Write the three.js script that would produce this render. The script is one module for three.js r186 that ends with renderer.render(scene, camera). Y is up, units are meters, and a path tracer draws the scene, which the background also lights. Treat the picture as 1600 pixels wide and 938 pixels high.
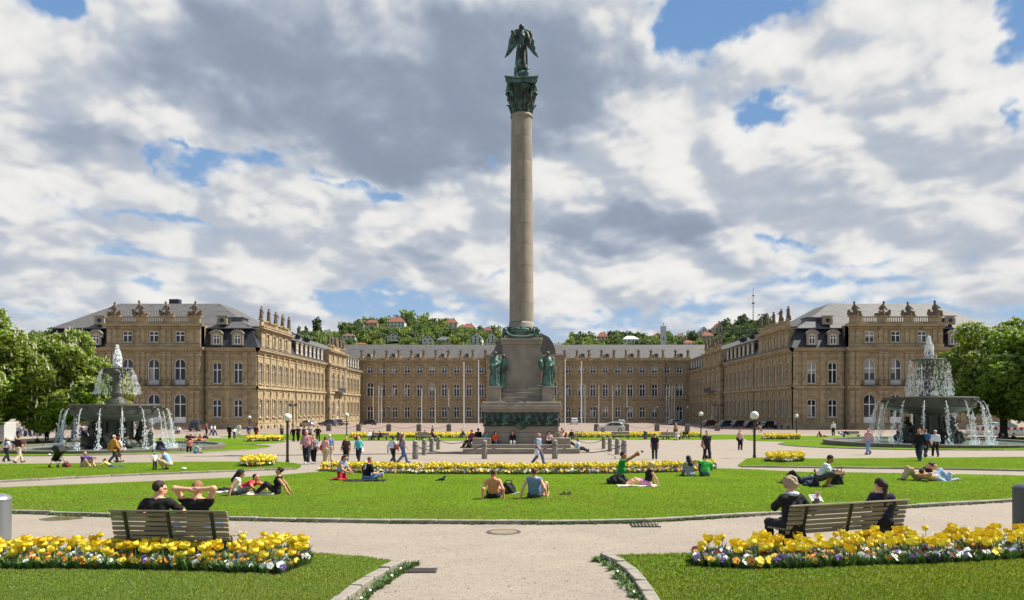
import * as THREE from 'three';
import { mergeGeometries, mergeVertices, toCreasedNormals } from 'three/addons/utils/BufferGeometryUtils.js';
import { RoundedBoxGeometry } from 'three/addons/geometries/RoundedBoxGeometry.js';
import { FontLoader } from 'three/addons/loaders/FontLoader.js';
import { TextGeometry } from 'three/addons/geometries/TextGeometry.js';

// ---------------------------------------------------------------- camera
const W0 = 1600, H0 = 938, FPX = 1150, CX = 820, CY = 638, EYE = 2.2;
const scene = new THREE.Scene();
const camera = new THREE.PerspectiveCamera(2 * Math.atan(H0 / 2 / FPX) * 180 / Math.PI, W0 / H0, 0.1, 4000);
camera.position.set(0, EYE, 0);
camera.setViewOffset(W0, H0, W0 / 2 - CX, H0 / 2 - CY, W0, H0);
const renderer = new THREE.WebGLRenderer({ antialias: true });
renderer.setSize(1024, 600);
renderer.toneMapping = THREE.LinearToneMapping;
renderer.toneMappingExposure = 1.55;
renderer.shadowMap.enabled = true;

// ---------------------------------------------------------------- noise
const P512 = new Uint8Array(512);
{ let s = 12345; const p = [...Array(256).keys()];
  for (let i = 255; i > 0; i--) { s = (s * 1664525 + 1013904223) >>> 0; const j = s % (i + 1); [p[i], p[j]] = [p[j], p[i]]; }
  for (let i = 0; i < 512; i++) P512[i] = p[i & 255]; }
function grad3(h, x, y, z) { h &= 15; const u = h < 8 ? x : y, v = h < 4 ? y : h === 12 || h === 14 ? x : z; return ((h & 1) ? -u : u) + ((h & 2) ? -v : v); }
const fade = (t) => t * t * t * (t * (t * 6 - 15) + 10), mix = (a, b, t) => a + (b - a) * t;
function noise3(x, y, z) {
  const xi = Math.floor(x), yi = Math.floor(y), zi = Math.floor(z); x -= xi; y -= yi; z -= zi;
  const X = xi & 255, Y = yi & 255, Z = zi & 255, u = fade(x), v = fade(y), w = fade(z);
  const A = P512[X] + Y, AA = P512[A] + Z, AB = P512[A + 1] + Z, B = P512[X + 1] + Y, BA = P512[B] + Z, BB = P512[B + 1] + Z;
  return mix(mix(mix(grad3(P512[AA], x, y, z), grad3(P512[BA], x - 1, y, z), u), mix(grad3(P512[AB], x, y - 1, z), grad3(P512[BB], x - 1, y - 1, z), u), v),
    mix(mix(grad3(P512[AA + 1], x, y, z - 1), grad3(P512[BA + 1], x - 1, y, z - 1), u), mix(grad3(P512[AB + 1], x, y - 1, z - 1), grad3(P512[BB + 1], x - 1, y - 1, z - 1), u), v), w);
}
function fbm(x, y, z, oct, gain = 0.5) { let a = 1, s = 0, n = 0; for (let i = 0; i < oct; i++) { s += a * noise3(x, y, z); n += a; a *= gain; x = x * 2.03 + 7.1; y = y * 2.03 + 3.7; z = z * 2.03 + 1.3; } return s / n; }
function billow(x, y, z, oct, gain = 0.5) { let a = 1, s = 0, n = 0; for (let i = 0; i < oct; i++) { s += a * (Math.abs(noise3(x, y, z)) * 3 - .7); n += a; a *= gain; x = x * 2.07 + 5.1; y = y * 2.07 + 2.7; z = z * 2.07 + 9.3; } return s / n; }
const clamp = THREE.MathUtils.clamp, sstep = (a, b, x) => { const t = clamp((x - a) / (b - a), 0, 1); return t * t * (3 - 2 * t); };
function rng(seed) { let s = seed >>> 0; return () => { s = (s + 0x6D2B79F5) >>> 0; let t = s; t = Math.imul(t ^ (t >>> 15), t | 1); t ^= t + Math.imul(t ^ (t >>> 7), t | 61); return ((t ^ (t >>> 14)) >>> 0) / 4294967296; }; }
const slin = (c) => (c /= 255, c <= 0.04045 ? c / 12.92 : Math.pow((c + 0.055) / 1.055, 2.4));

// ---------------------------------------------------------------- sky: air and broken cumulus, all round
// angular placement of the banks, from picture points: [x, y, half width, half height, amount]
const AZ = (px) => Math.atan((px - CX) / FPX) * 57.2958, EL = (px, py) => Math.atan((CY - py) / Math.hypot(FPX, px - CX)) * 57.2958;
const bankAt = ([px, py, rx, ry, k]) => [AZ(px), EL(px, py), rx / FPX * 57.3 * Math.cos(AZ(px) / 57.3) ** 2, ry / FPX * 57.3 * Math.cos(AZ(px) / 57.3) * .95, k];
const GAPS = [[30, -5, 60, 30, 1.2], [85, 18, 36, 24, 1.0], [1060, 20, 42, 60, 1.4], [1100, 60, 40, 24, 1.2], [1130, 20, 60, 40, .9], [1230, 0, 90, 22, 1.3], [1345, 10, 40, 16, .9], [1585, 20, 42, 62, 1.5], [1560, 80, 40, 18, 1.0],
  [1200, 178, 60, 20, 1.3], [1160, 195, 26, 14, .8], [1595, 175, 14, 30, 1.2], [268, 230, 16, 10, 1.0], [320, 252, 70, 15, 1.1], [295, 276, 34, 16, 1.1], [425, 248, 34, 18, 1.2], [232, 262, 12, 20, .9], [500, 270, 26, 8, .8], [590, 300, 66, 11, 1.0], [625, 292, 18, 14, .7], [520, 288, 40, 8, .7], [770, 254, 12, 12, .8], [738, 18, 8, 12, .6],
  [60, 310, 90, 11, .85], [105, 345, 36, 14, .7], [240, 338, 80, 9, .7], [62, 395, 16, 12, .6], [185, 395, 60, 18, .75], [240, 455, 30, 18, 1.0], [560, 482, 60, 24, 1.1], [680, 490, 110, 22, 1.0], [780, 428, 18, 24, .8], [930, 505, 110, 22, .9], [1090, 490, 60, 20, .7], [1315, 440, 110, 30, 1.3], [1235, 378, 40, 12, 1.1], [1420, 478, 140, 14, .9], [1590, 500, 80, 24, .9], [1350, 398, 60, 10, .7], [40, 485, 50, 18, .6], [470, 470, 50, 10, .7]].map(bankAt);
const DARKS = [[330, 95, 100, 60, 0.7], [210, 130, 70, 40, 0.4], [480, 150, 180, 100, 0.62], [640, 200, 170, 70, 0.75], [560, 50, 170, 70, 0.5], [760, 215, 110, 50, 0.6], [890, 120, 110, 70, 0.9], [960, 150, 80, 36, 0.6], [760, 90, 130, 70, 0.62], [90, 225, 120, 46, 0.5], [40, 268, 120, 24, 0.37], [190, 250, 60, 24, 0.24], [700, 395, 110, 22, 0.54], [640, 425, 90, 18, 0.49], [1000, 350, 150, 26, 0.67], [930, 388, 130, 22, 0.62], [1120, 425, 90, 18, 0.45], [1330, 240, 100, 40, 0.26], [1440, 310, 170, 44, 0.34], [1270, 300, 70, 40, 0.19], [1400, 150, 50, 46, 0.15], [350, 400, 90, 16, 0.31], [480, 330, 120, 18, 0.31], [130, 450, 110, 18, 0.31], [60, 365, 60, 16, 0.15], [1530, 400, 120, 26, 0.28], [420, 445, 80, 18, 0.34], [1090, 375, 70, 26, 0.45], [1220, 450, 60, 12, 0.19]].map(bankAt);
const LIGHTS = [[50, 60, 70, 50, .9], [205, 50, 30, 60, .9], [110, 110, 30, 40, .5], [170, 205, 70, 26, .7], [240, 235, 40, 24, .7], [1000, 60, 40, 70, 1.0], [1040, 150, 36, 60, .7], [1150, 110, 110, 60, .8], [1260, 60, 120, 50, .9], [1400, 60, 100, 60, .8], [1060, 230, 110, 40, .6], [1500, 130, 90, 60, .6], [1250, 428, 50, 20, 1.2], [1180, 440, 60, 36, .6], [420, 380, 40, 26, .6], [560, 300, 60, 20, .3], [110, 425, 110, 20, .6], [700, 352, 60, 30, .4], [500, 400, 60, 36, .35], [1080, 320, 50, 22, .4], [900, 300, 70, 60, .4], [460, 497, 60, 12, .7], [1400, 430, 90, 12, .6]].map(bankAt);
function banks(list, az, el) { let s = 0; for (const [a, e, rx, ry, k] of list) { const dx = (az - a) / rx; if (dx > 2.6 || dx < -2.6) continue; const dy = (el - e) / ry, q = dx * dx + dy * dy; if (q < 6.7) s += k * Math.exp(-q * .9); } return s; }
const elev = (el) => .30 * el - .0030 * el * el;
function puffs(az, el, o, g = .45, k = 1) { return billow(az * .105 * k + k, elev(el) * k, 1.7 + k, o, g); }
function skyAt(x, y, z, out, o) {
  const el = Math.asin(clamp(y, -1, 1)) * 57.29578, az = Math.atan2(x, -z) * 57.29578, fine = Math.abs(az) < 52 && el < 46;
  const inView = (1 - sstep(36, 52, Math.abs(az))) * (1 - sstep(33, 46, el));
  const q = 1 / (Math.max(y, 0) + .32), sx = x * q * 2.6, sz = z * q * 2.6, sy = y * 2.2;
  let cov, g, det = 0, relief = 0, fl = .66;
  const low = fbm(sx * .8 + 3, sy, sz * .8, fine ? 3 : 4);
  const outCov = .3 + low * 1.7, outG = .70 - .5 * sstep(-.05, .45, low);
  if (fine) {
    const e = elev(el), w1 = fbm(az * .10, e, 3.1, 5), w2 = fbm(az * .10 + 40, e, 8.7, 5), f1 = fbm(az * .5, e * 4, 1.3, 4), f2 = fbm(az * .5 + 9, e * 4, 6.3, 4);
    const gap = banks(GAPS, az + w1 * 3.2 + f1 * 1.6, el + w2 * 2.2 + f2 * 1.3), dark = banks(DARKS, az + w1 * 6 + f1 * 1.3, el + w2 * 4 + f2 * 1.3), light = banks(LIGHTS, az + w1 * 5, el + w2 * 3);
    const pa = az + w1 * 1.6, pe = el + w2 * 1.2;
    det = puffs(pa, pe, 7, .5);
    const big = puffs(pa, pe, 3), bigS = puffs(pa + 1.3, pe + 1.6, 3), mid = puffs(pa, pe, 5, .5, 2.7), midS = puffs(pa + .42, pe + .5, 5, .5, 2.7);
    relief = clamp((big - bigS) * .95, -.7, .7) + clamp((mid - midS) * .5, -.45, .45);
    const soft = sstep(.2, .75, dark);
    cov = mix(outCov, .60, inView) + det * .55 - gap * .66 * inView + f2 * .30 + (fbm(az * .9, e * 7, 2.2, 4, .6) * .42 + (mid - .15) * .22) * sstep(.08, .5, gap) + dark * .25 * inView;
    g = .83 + relief * mix(.26, .15, soft) + light * .085 - dark * .26 + det * mix(.16, .07, soft) + f1 * mix(.05, .05, soft) + fbm(az * .10, e * .9, 5.5, 3) * mix(.10, .30, soft);
    g = mix(outG + det * .12, g, inView); fl = mix(.66, mix(.805, .665, soft), inView);
  } else { det = billow(sx * 2.2, sy * 2.5, sz * 2.2, 4, .52); cov = outCov + det * .4; g = outG + det * .12; }
  const a = sstep(-.26, .44, cov);
  g += .10 * (1 - sstep(.1, .5, cov));           // thin edges let the light through
  g = g < fl ? fl - .12 * (1 - Math.exp(-(fl - g) / .12)) : g; g = g > .83 ? .83 + .115 * (1 - Math.exp(-(g - .83) / .115)) : g;
  const s = g, t = sstep(.5, .95, s), L = Math.pow(s, 1.9);   // display-like grey to light
  const cr = L * mix(.83, 1.0, t), cg = L * mix(1.0, .99, t), cb = L * mix(1.3, .965, t);
  const h = Math.pow(1 - clamp(y, 0, 1), 4.2), br = mix(.15, .48, h), bg = mix(.31, .65, h), bb = mix(.60, .82, h), hz = sstep(7, -1, el) * .45;
  out[o] = mix(mix(br, cr, a), .62, hz); out[o + 1] = mix(mix(bg, cg, a), .69, hz); out[o + 2] = mix(mix(bb, cb, a), .76, hz); out[o + 3] = 1;
}
{
  const W = 4096, H = 2048, data = new Float32Array(W * H * 4);
  for (let j = 0; j < H; j++) {
    const el = ((j + .5) / H - .5) * Math.PI, y = Math.sin(el), ce = Math.cos(el);
    if (y < -.04) { for (let o = j * W * 4, e = o + W * 4; o < e; o += 4) { data[o] = .34; data[o + 1] = .33; data[o + 2] = .31; data[o + 3] = 1; } continue; }
    for (let i = 0; i < W; i++) {
      const lon = ((i + .5) / W - .5) * 2 * Math.PI, x = ce * Math.cos(lon), z = ce * Math.sin(lon), o = (j * W + i) * 4;
      if (Math.abs(Math.atan2(x, -z)) > .92 || y > .74) { // plain part: every fourth point, spread
        if ((i & 3) || (j & 3)) { const q = ((j & ~3) * W + (i & ~3)) * 4; if (data[q + 3]) { data[o] = data[q]; data[o + 1] = data[q + 1]; data[o + 2] = data[q + 2]; data[o + 3] = 1; continue; } }
      }
      skyAt(x, y, z, data, o);
    }
  }
  const sky = new THREE.DataTexture(data, W, H, THREE.RGBAFormat, THREE.FloatType);
  sky.mapping = THREE.EquirectangularReflectionMapping; sky.magFilter = sky.minFilter = THREE.LinearFilter; sky.needsUpdate = true;
  scene.background = sky; scene.environment = sky; scene.backgroundIntensity = scene.environmentIntensity = 1 / 1.55; // exposed for the sunlit stone
}
// ---------------------------------------------------------------- sun: high, from the right and slightly behind the palace
const SUN_EL = 54 * Math.PI / 180, SUN_AZ = 13 * Math.PI / 180;
const sun = new THREE.DirectionalLight(new THREE.Color(1.0, .945, .85), 5.0);
sun.position.set(Math.cos(SUN_EL) * Math.cos(SUN_AZ), Math.sin(SUN_EL), -Math.cos(SUN_EL) * Math.sin(SUN_AZ)).multiplyScalar(300).add(new THREE.Vector3(0, 0, -90));
sun.target.position.set(0, 0, -90); sun.castShadow = true; sun.shadow.radius = 1;
Object.assign(sun.shadow.camera, { left: -170, right: 170, top: 170, bottom: -170, near: 10, far: 700 }); sun.shadow.mapSize.set(4096, 4096);
scene.add(sun, sun.target);
// ---------------------------------------------------------------- helpers
const V = (x, y, z) => new THREE.Vector3(x, y, z);
const M4 = () => new THREE.Matrix4();
const used = new Map();
function numbered(name) { const n = used.get(name) ?? 0; used.set(name, n + 1); return n ? name + '_' + String(n).padStart(3, '0') : name; }
function tag(o, label, category, group, kind) { if (label) o.userData.label = label; if (category) o.userData.category = category; if (group) o.userData.group = group; if (kind) o.userData.kind = kind; return o; }
function thing(name, label, category, pos = [0, 0, 0], turn = 0, group) { const o = new THREE.Group(); o.name = numbered(name); o.position.set(...pos); o.rotation.y = turn; scene.add(o); return tag(o, label, category, group); }
function shadowed(m) { m.castShadow = m.receiveShadow = true; return m; }
function part(name, geo, mat, parent) { const m = shadowed(new THREE.Mesh(Array.isArray(geo) ? merge(geo) : geo, mat)); m.name = name; parent.add(m); return m; }
function solo(name, geo, mat, label, category, group) { const m = shadowed(new THREE.Mesh(Array.isArray(geo) ? merge(geo) : geo, mat)); m.name = numbered(name); scene.add(m); return tag(m, label, category, group); }
function struct(name, geo, mat) { const m = shadowed(new THREE.Mesh(Array.isArray(geo) ? merge(geo) : geo, mat)); m.name = numbered(name); m.userData.kind = 'structure'; scene.add(m); return m; }
function clean(g) { g = g.index ? g.toNonIndexed() : g; for (const k of Object.keys(g.attributes)) if (!['position', 'normal', 'uv'].includes(k)) g.deleteAttribute(k); if (!g.attributes.normal) g.computeVertexNormals(); if (!g.attributes.uv) boxUV(g); g.morphAttributes = {}; return g; }
function merge(list) { return list.length === 1 ? list[0] : mergeGeometries(list.map(clean), false); }
function boxUV(g, s = 1) {
  if (g.index) g = g.toNonIndexed();
  const p = g.attributes.position, uv = new Float32Array(p.count * 2), a = V(), b = V(), c = V();
  for (let i = 0; i < p.count; i += 3) {
    a.fromBufferAttribute(p, i); b.fromBufferAttribute(p, i + 1).sub(a); c.fromBufferAttribute(p, i + 2).sub(a); b.cross(c);
    const ax = Math.abs(b.x), ay = Math.abs(b.y), az = Math.abs(b.z);
    for (let k = 0; k < 3; k++) { a.fromBufferAttribute(p, i + k); const [u, v] = ay >= ax && ay >= az ? [a.x, a.z] : ax >= az ? [a.z, a.y] : [a.x, a.y]; uv[(i + k) * 2] = u * s; uv[(i + k) * 2 + 1] = v * s; }
  }
  g.setAttribute('uv', new THREE.BufferAttribute(uv, 2)); return g;
}
const box = (w, h, d, x = 0, y = 0, z = 0) => boxUV(new THREE.BoxGeometry(w, h, d).translate(x, y, z));
const rbox = (w, h, d, r, x = 0, y = 0, z = 0, seg = 2) => boxUV(new RoundedBoxGeometry(w, h, d, seg, r).translate(x, y, z));
const cyl = (r1, r2, h, x = 0, y = 0, z = 0, n = 16) => new THREE.CylinderGeometry(r1, r2, h, n).translate(x, y, z);
const ball = (r, x = 0, y = 0, z = 0, n = 12) => new THREE.SphereGeometry(r, n, Math.ceil(n * .7)).translate(x, y, z);
const lathe = (pts, n = 40) => new THREE.LatheGeometry(pts.map(([r, y]) => new THREE.Vector2(r, y)), n);
const tube = (pts, r, n = 16, m = 6) => new THREE.TubeGeometry(new THREE.CatmullRomCurve3(pts.map((p) => V(...p))), n, r, m);
function bar(a, b, r1, r2 = r1, n = 8) { const A = V(...a), B = V(...b), d = B.clone().sub(A), g = new THREE.CylinderGeometry(r2, r1, d.length(), n); g.applyQuaternion(new THREE.Quaternion().setFromUnitVectors(V(0, 1, 0), d.normalize())); return g.translate((a[0] + b[0]) / 2, (a[1] + b[1]) / 2, (a[2] + b[2]) / 2); }
function beam(a, b, w, h) { const A = V(...a), B = V(...b), d = B.clone().sub(A), L = d.length(), g = new THREE.BoxGeometry(w, h, L), m = M4().lookAt(V(), d, V(0, 1, 0)); g.applyMatrix4(m); return boxUV(g.translate((a[0] + b[0]) / 2, (a[1] + b[1]) / 2, (a[2] + b[2]) / 2)); }
function shapeOf(pts) { const s = new THREE.Shape(); pts.forEach(([x, y], i) => i ? s.lineTo(x, y) : s.moveTo(x, y)); return s; }
const extr = (shape, depth, bevel = 0, seg = 1, curve = 10) => new THREE.ExtrudeGeometry(shape, bevel ? { depth: depth - 2 * bevel, bevelEnabled: true, bevelThickness: bevel, bevelSize: bevel, bevelOffset: -bevel, bevelSegments: seg, curveSegments: curve } : { depth, bevelEnabled: false, curveSegments: curve }).translate(0, 0, bevel);

// tileable noise for textures
function tnoise(u, v, f, seed) { // 4-D torus would be dear: blend two shifted fields
  const x = u * f, y = v * f, w = fade(u), h = fade(v), n = (a, b) => noise3(a + seed * 17.3, b - seed * 9.1, seed * 3.7);
  return mix(mix(n(x, y), n(x - f, y), w), mix(n(x, y - f), n(x - f, y - f), w), h);
}
function tfbm(u, v, f, oct, seed, gain = .55) { let a = 1, s = 0, t = 0; for (let i = 0; i < oct; i++) { s += a * tnoise(u, v, f * 2 ** i, seed + i); t += a; a *= gain; } return s / t; }
function tex(size, fn, srgb = true, metres = 1) {
  const d = new Uint8Array(size * size * 4), e = (c) => { c = clamp(c, 0, 1); return Math.round(255 * (srgb ? (c <= .0031308 ? 12.92 * c : 1.055 * Math.pow(c, 1 / 2.4) - .055) : c)); };
  for (let j = 0; j < size; j++) for (let i = 0; i < size; i++) { const c = fn((i + .5) / size, (j + .5) / size, i, j), o = (j * size + i) * 4; d[o] = e(c[0]); d[o + 1] = e(c[1] ?? c[0]); d[o + 2] = e(c[2] ?? c[0]); d[o + 3] = 255; }
  const t = new THREE.DataTexture(d, size, size); t.wrapS = t.wrapT = THREE.RepeatWrapping; t.magFilter = THREE.LinearFilter; t.minFilter = THREE.LinearMipmapLinearFilter; t.generateMipmaps = true;
  if (srgb) t.colorSpace = THREE.SRGBColorSpace; t.repeat.set(1 / metres, 1 / metres); t.needsUpdate = true; return t;
}
function re(t, metres) { const c = t.clone(); c.repeat.set(1 / metres, 1 / metres); c.needsUpdate = true; return c; }
function mat(r, g, b, rough = .9, o = {}) { const { metal, ...rest } = o; const P = ['transmission', 'clearcoat', 'sheen', 'ior', 'thickness'].some((k) => k in rest); const m = new (P ? THREE.MeshPhysicalMaterial : THREE.MeshStandardMaterial)({ roughness: rough, metalness: metal ?? 0, ...rest }); m.color.setRGB(r, g, b); return m; }
const srgbMat = (hex, rough = .9, o = {}) => { const c = new THREE.Color(hex); return mat(c.r, c.g, c.b, rough, o); };

// ground: falls gently away from the camera, and a little to one side
const HT = [[0, 2.2], [8, 2.3], [12, 2.38], [20, 2.55], [30, 2.72], [38, 2.87], [47, 3.1], [57, 3.40], [66, 3.55], [80, 3.7], [100, 3.85], [140, 4.03], [235, 4.65], [400, 5.2], [2500, 5.2]];
function Hd(d) { // smooth (averaged) piecewise line
  const L = (t) => { t = Math.max(t, 0); for (let i = 1; i < HT.length; i++) if (t <= HT[i][0]) { const [a, b] = HT[i - 1], [c, e] = HT[i]; return b + (e - b) * (t - a) / (c - a); } return 5.2; };
  return (L(d - 2) + 2 * L(d) + L(d + 2)) / 4;
}
const gy = (x, z) => EYE - Hd(-z) + .0053 * clamp(x, -60, 60) * (1 - sstep(70, 130, -z));
function at(px, py) { // where the ray through a picture point meets the ground
  const kx = (px - CX) / FPX, ky = (py - CY) / FPX; let a = 3, b = 600;
  for (let i = 0; i < 50; i++) { const d = (a + b) / 2; (EYE - ky * d > gy(kx * d, -d)) ? a = d : b = d; }
  return V(kx * a, gy(kx * a, -a), -a);
}
const PX = (px, d) => (px - CX) / FPX * d, PY = (py, d) => EYE + (CY - py) / FPX * d;
// ---------------------------------------------------------------- fields and their surfaces
// a field is a list of round cones [ax, ay, az, bx, by, bz, ra, rb] or ellipsoids {c, r}; joined by a smooth minimum
function coneD(c, x, y, z) {
  const ex = c[3] - c[0], ey = c[4] - c[1], ez = c[5] - c[2], px = x - c[0], py = y - c[1], pz = z - c[2], l = ex * ex + ey * ey + ez * ez;
  let t = l > 1e-12 ? (px * ex + py * ey + pz * ez) / l : 0; t = t < 0 ? 0 : t > 1 ? 1 : t;
  const dx = px - ex * t, dy = py - ey * t, dz = pz - ez * t; return Math.sqrt(dx * dx + dy * dy + dz * dz) - (c[6] + (c[7] - c[6]) * t);
}
function ellD(e, x, y, z) { let dx = x - e.c[0], dy = y - e.c[1], dz = z - e.c[2]; if (e.m) { const m = e.m, a = dx, b = dy, c = dz; dx = m[0] * a + m[1] * b + m[2] * c; dy = m[3] * a + m[4] * b + m[5] * c; dz = m[6] * a + m[7] * b + m[8] * c; } const a = dx / e.r[0], b = dy / e.r[1], c = dz / e.r[2], k = Math.sqrt(a * a + b * b + c * c); return (k - 1) * Math.min(e.r[0], e.r[1], e.r[2]) * (k > 1 ? 1.15 : 1); }
const primD = (p, x, y, z) => Array.isArray(p) ? coneD(p, x, y, z) : ellD(p, x, y, z);
function fieldOf(prims, k, cut) {
  return (x, y, z) => {
    let d = 1e9; for (const p of prims) { const e = primD(p, x, y, z), h = k > 0 ? Math.max(k - Math.abs(d - e), 0) / k : 0; d = Math.min(d, e) - h * h * k * .25; }
    return cut ? cut(d, x, y, z) : d;
  };
}
function boundsOf(prims, pad) {
  const lo = [1e9, 1e9, 1e9], hi = [-1e9, -1e9, -1e9], add = (c, r) => { for (let i = 0; i < 3; i++) { lo[i] = Math.min(lo[i], c[i] - r); hi[i] = Math.max(hi[i], c[i] + r); } };
  for (const p of prims) if (Array.isArray(p)) { add([p[0], p[1], p[2]], p[6]); add([p[3], p[4], p[5]], p[7]); } else add(p.c, Math.max(...p.r));
  return [lo.map((v) => v - pad), hi.map((v) => v + pad)];
}
// surface nets
function surface(f, [lo, hi], cell) {
  const n = [0, 1, 2].map((i) => Math.max(3, Math.ceil((hi[i] - lo[i]) / cell) + 1)), [nx, ny, nz] = n, val = new Float32Array(nx * ny * nz);
  const B = 5, far = B * cell * 1.15 + .02; // blocks well away from the surface take the value at their middle
  for (let K = 0; K < nz; K += B) for (let J = 0; J < ny; J += B) for (let I = 0; I < nx; I += B) {
    const c = f(lo[0] + (I + B / 2 - .5) * cell, lo[1] + (J + B / 2 - .5) * cell, lo[2] + (K + B / 2 - .5) * cell), skip = Math.abs(c) > far;
    for (let k = K; k < Math.min(K + B, nz); k++) for (let j = J; j < Math.min(J + B, ny); j++) for (let i = I, o = I + nx * (j + ny * k); i < Math.min(I + B, nx); i++, o++) val[o] = skip ? c : f(lo[0] + i * cell, lo[1] + j * cell, lo[2] + k * cell);
  }
  const id = new Int32Array(nx * ny * nz).fill(-1), pos = [], nor = [], idx = [], C = [0, 1, nx, nx + 1, nx * ny, nx * ny + 1, nx * ny + nx, nx * ny + nx + 1], E = [[0, 1], [2, 3], [4, 5], [6, 7], [0, 2], [1, 3], [4, 6], [5, 7], [0, 4], [1, 5], [2, 6], [3, 7]];
  for (let k = 0; k < nz - 1; k++) for (let j = 0; j < ny - 1; j++) for (let i = 0; i < nx - 1; i++) {
    const b = i + nx * (j + ny * k); let m = 0; for (let c = 0; c < 8; c++) if (val[b + C[c]] < 0) m |= 1 << c; if (m === 0 || m === 255) continue;
    let x = 0, y = 0, z = 0, q = 0; for (const [a, d] of E) { const va = val[b + C[a]], vd = val[b + C[d]]; if ((va < 0) === (vd < 0)) continue; const t = va / (va - vd); x += mix(a & 1, d & 1, t); y += mix((a >> 1) & 1, (d >> 1) & 1, t); z += mix(a >> 2, d >> 2, t); q++; }
    id[b] = pos.length / 3; x = lo[0] + (i + x / q) * cell; y = lo[1] + (j + y / q) * cell; z = lo[2] + (k + z / q) * cell;
    const h = cell * .4, gx = f(x + h, y, z) - f(x - h, y, z), gyy = f(x, y + h, z) - f(x, y - h, z), gz = f(x, y, z + h) - f(x, y, z - h), l = Math.hypot(gx, gyy, gz) || 1, d0 = f(x, y, z), s = clamp(d0 / (l / (2 * h)), -cell * .5, cell * .5);
    pos.push(x - gx / l * s, y - gyy / l * s, z - gz / l * s); nor.push(gx / l, gyy / l, gz / l);
  }
  const quad = (a, b, c, d, flip) => { if (a < 0 || b < 0 || c < 0 || d < 0) return; flip ? idx.push(a, c, b, b, c, d) : idx.push(a, b, c, b, d, c); };
  for (let k = 1; k < nz - 1; k++) for (let j = 1; j < ny - 1; j++) for (let i = 1; i < nx - 1; i++) {
    const b = i + nx * (j + ny * k), s = val[b] < 0;
    if (s !== val[b + 1] < 0) quad(id[b - nx - nx * ny], id[b - nx * ny], id[b - nx], id[b], !s);
    if (s !== val[b + nx] < 0) quad(id[b - 1 - nx * ny], id[b - nx * ny], id[b - 1], id[b], s);
    if (s !== val[b + nx * ny] < 0) quad(id[b - 1 - nx], id[b - nx], id[b - 1], id[b], !s);
  }
  const g = new THREE.BufferGeometry(), uv = new Float32Array(pos.length / 3 * 2); for (let i = 0; i < uv.length / 2; i++) { uv[i * 2] = pos[i * 3] + pos[i * 3 + 2] * .3; uv[i * 2 + 1] = pos[i * 3 + 1]; }
  g.setAttribute('position', new THREE.Float32BufferAttribute(pos, 3)); g.setAttribute('normal', new THREE.Float32BufferAttribute(nor, 3)); g.setAttribute('uv', new THREE.BufferAttribute(uv, 2)); g.setIndex(idx); return g;
}
const solid = (prims, k, cell, cut) => surface(fieldOf(prims, k, cut), boundsOf(prims, cell * 2.5 + k * .3), cell);
// folds of cloth on a draped figure: the field is pushed in and out round the axis
const folds = (n, amp, y0, y1, ph = 0) => (d, x, y, z) => y < y0 || y > y1 ? d : d + amp * sstep(y0, y0 + .1, y) * (1 - sstep(y1 - .3, y1, y)) * Math.sin(Math.atan2(z, x) * n + Math.sin(y * 3.1 + ph) * 1.2 + ph);
// ---------------------------------------------------------------- ground, paths, lawns
const gravelT = tex(512, (u, v) => { const n = tfbm(u, v, 6, 4, 1), g = tfbm(u, v, 70, 3, 5, .8), s = tnoise(u, v, 150, 9); const st = sstep(.05, .45, tfbm(u, v, 3, 3, 15)), k = .90 + .22 * n + .24 * g - .10 * st + (s > .42 ? .14 : s < -.44 ? -.18 : 0); return [.318 * k, .267 * k * (1 + .02 * n), .213 * k * (1 - .05 * n)]; }, true, 7);
const gravelB = tex(512, (u, v) => [.5 + .5 * tfbm(u, v, 80, 3, 5, .8)], false, 7);
const grassT = tex(512, (u, v) => { const n = tfbm(u, v, 5, 4, 21), f = tfbm(u, v, 90, 2, 24, .9), y = tnoise(u, v, 17, 27); const k = .95 + .42 * n + .45 * f; return [(.112 + .04 * y) * k, .196 * k, .008 * k]; }, true, 9);
const grassB = tex(512, (u, v) => [.5 + .5 * tfbm(u, v, 64, 2, 24, .9)], false, 3);
const pavingT = tex(512, (u, v) => { const n = tfbm(u, v, 5, 4, 31), g = tfbm(u, v, 60, 3, 35, .8); const k = .9 + .2 * n + .2 * g; return [.29 * k, .215 * k, .175 * k]; }, true, 11);
const MT = {
  gravel: mat(1, 1, 1, .95, { map: gravelT, bumpMap: gravelB, bumpScale: .004 }),
  grass: mat(1, 1, 1, 1, { map: grassT, bumpMap: grassB, bumpScale: .03, ior: 1.12 }),
  paving: mat(1, 1, 1, .92, { map: pavingT }),
  soil: mat(.055, .038, .026, 1),
  kerb: mat(.34, .31, .265, .92, { map: tex(256, (u, v) => { const k = .8 + .35 * tfbm(u, v, 5, 4, 41) + .25 * tfbm(u, v, 40, 2, 43); return [k, k * .985, k * .95]; }, true, 1.3), bumpMap: tex(256, (u, v) => [.5 + .5 * tfbm(u, v, 24, 3, 43)], false, 1), bumpScale: .01 }),
};
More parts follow.
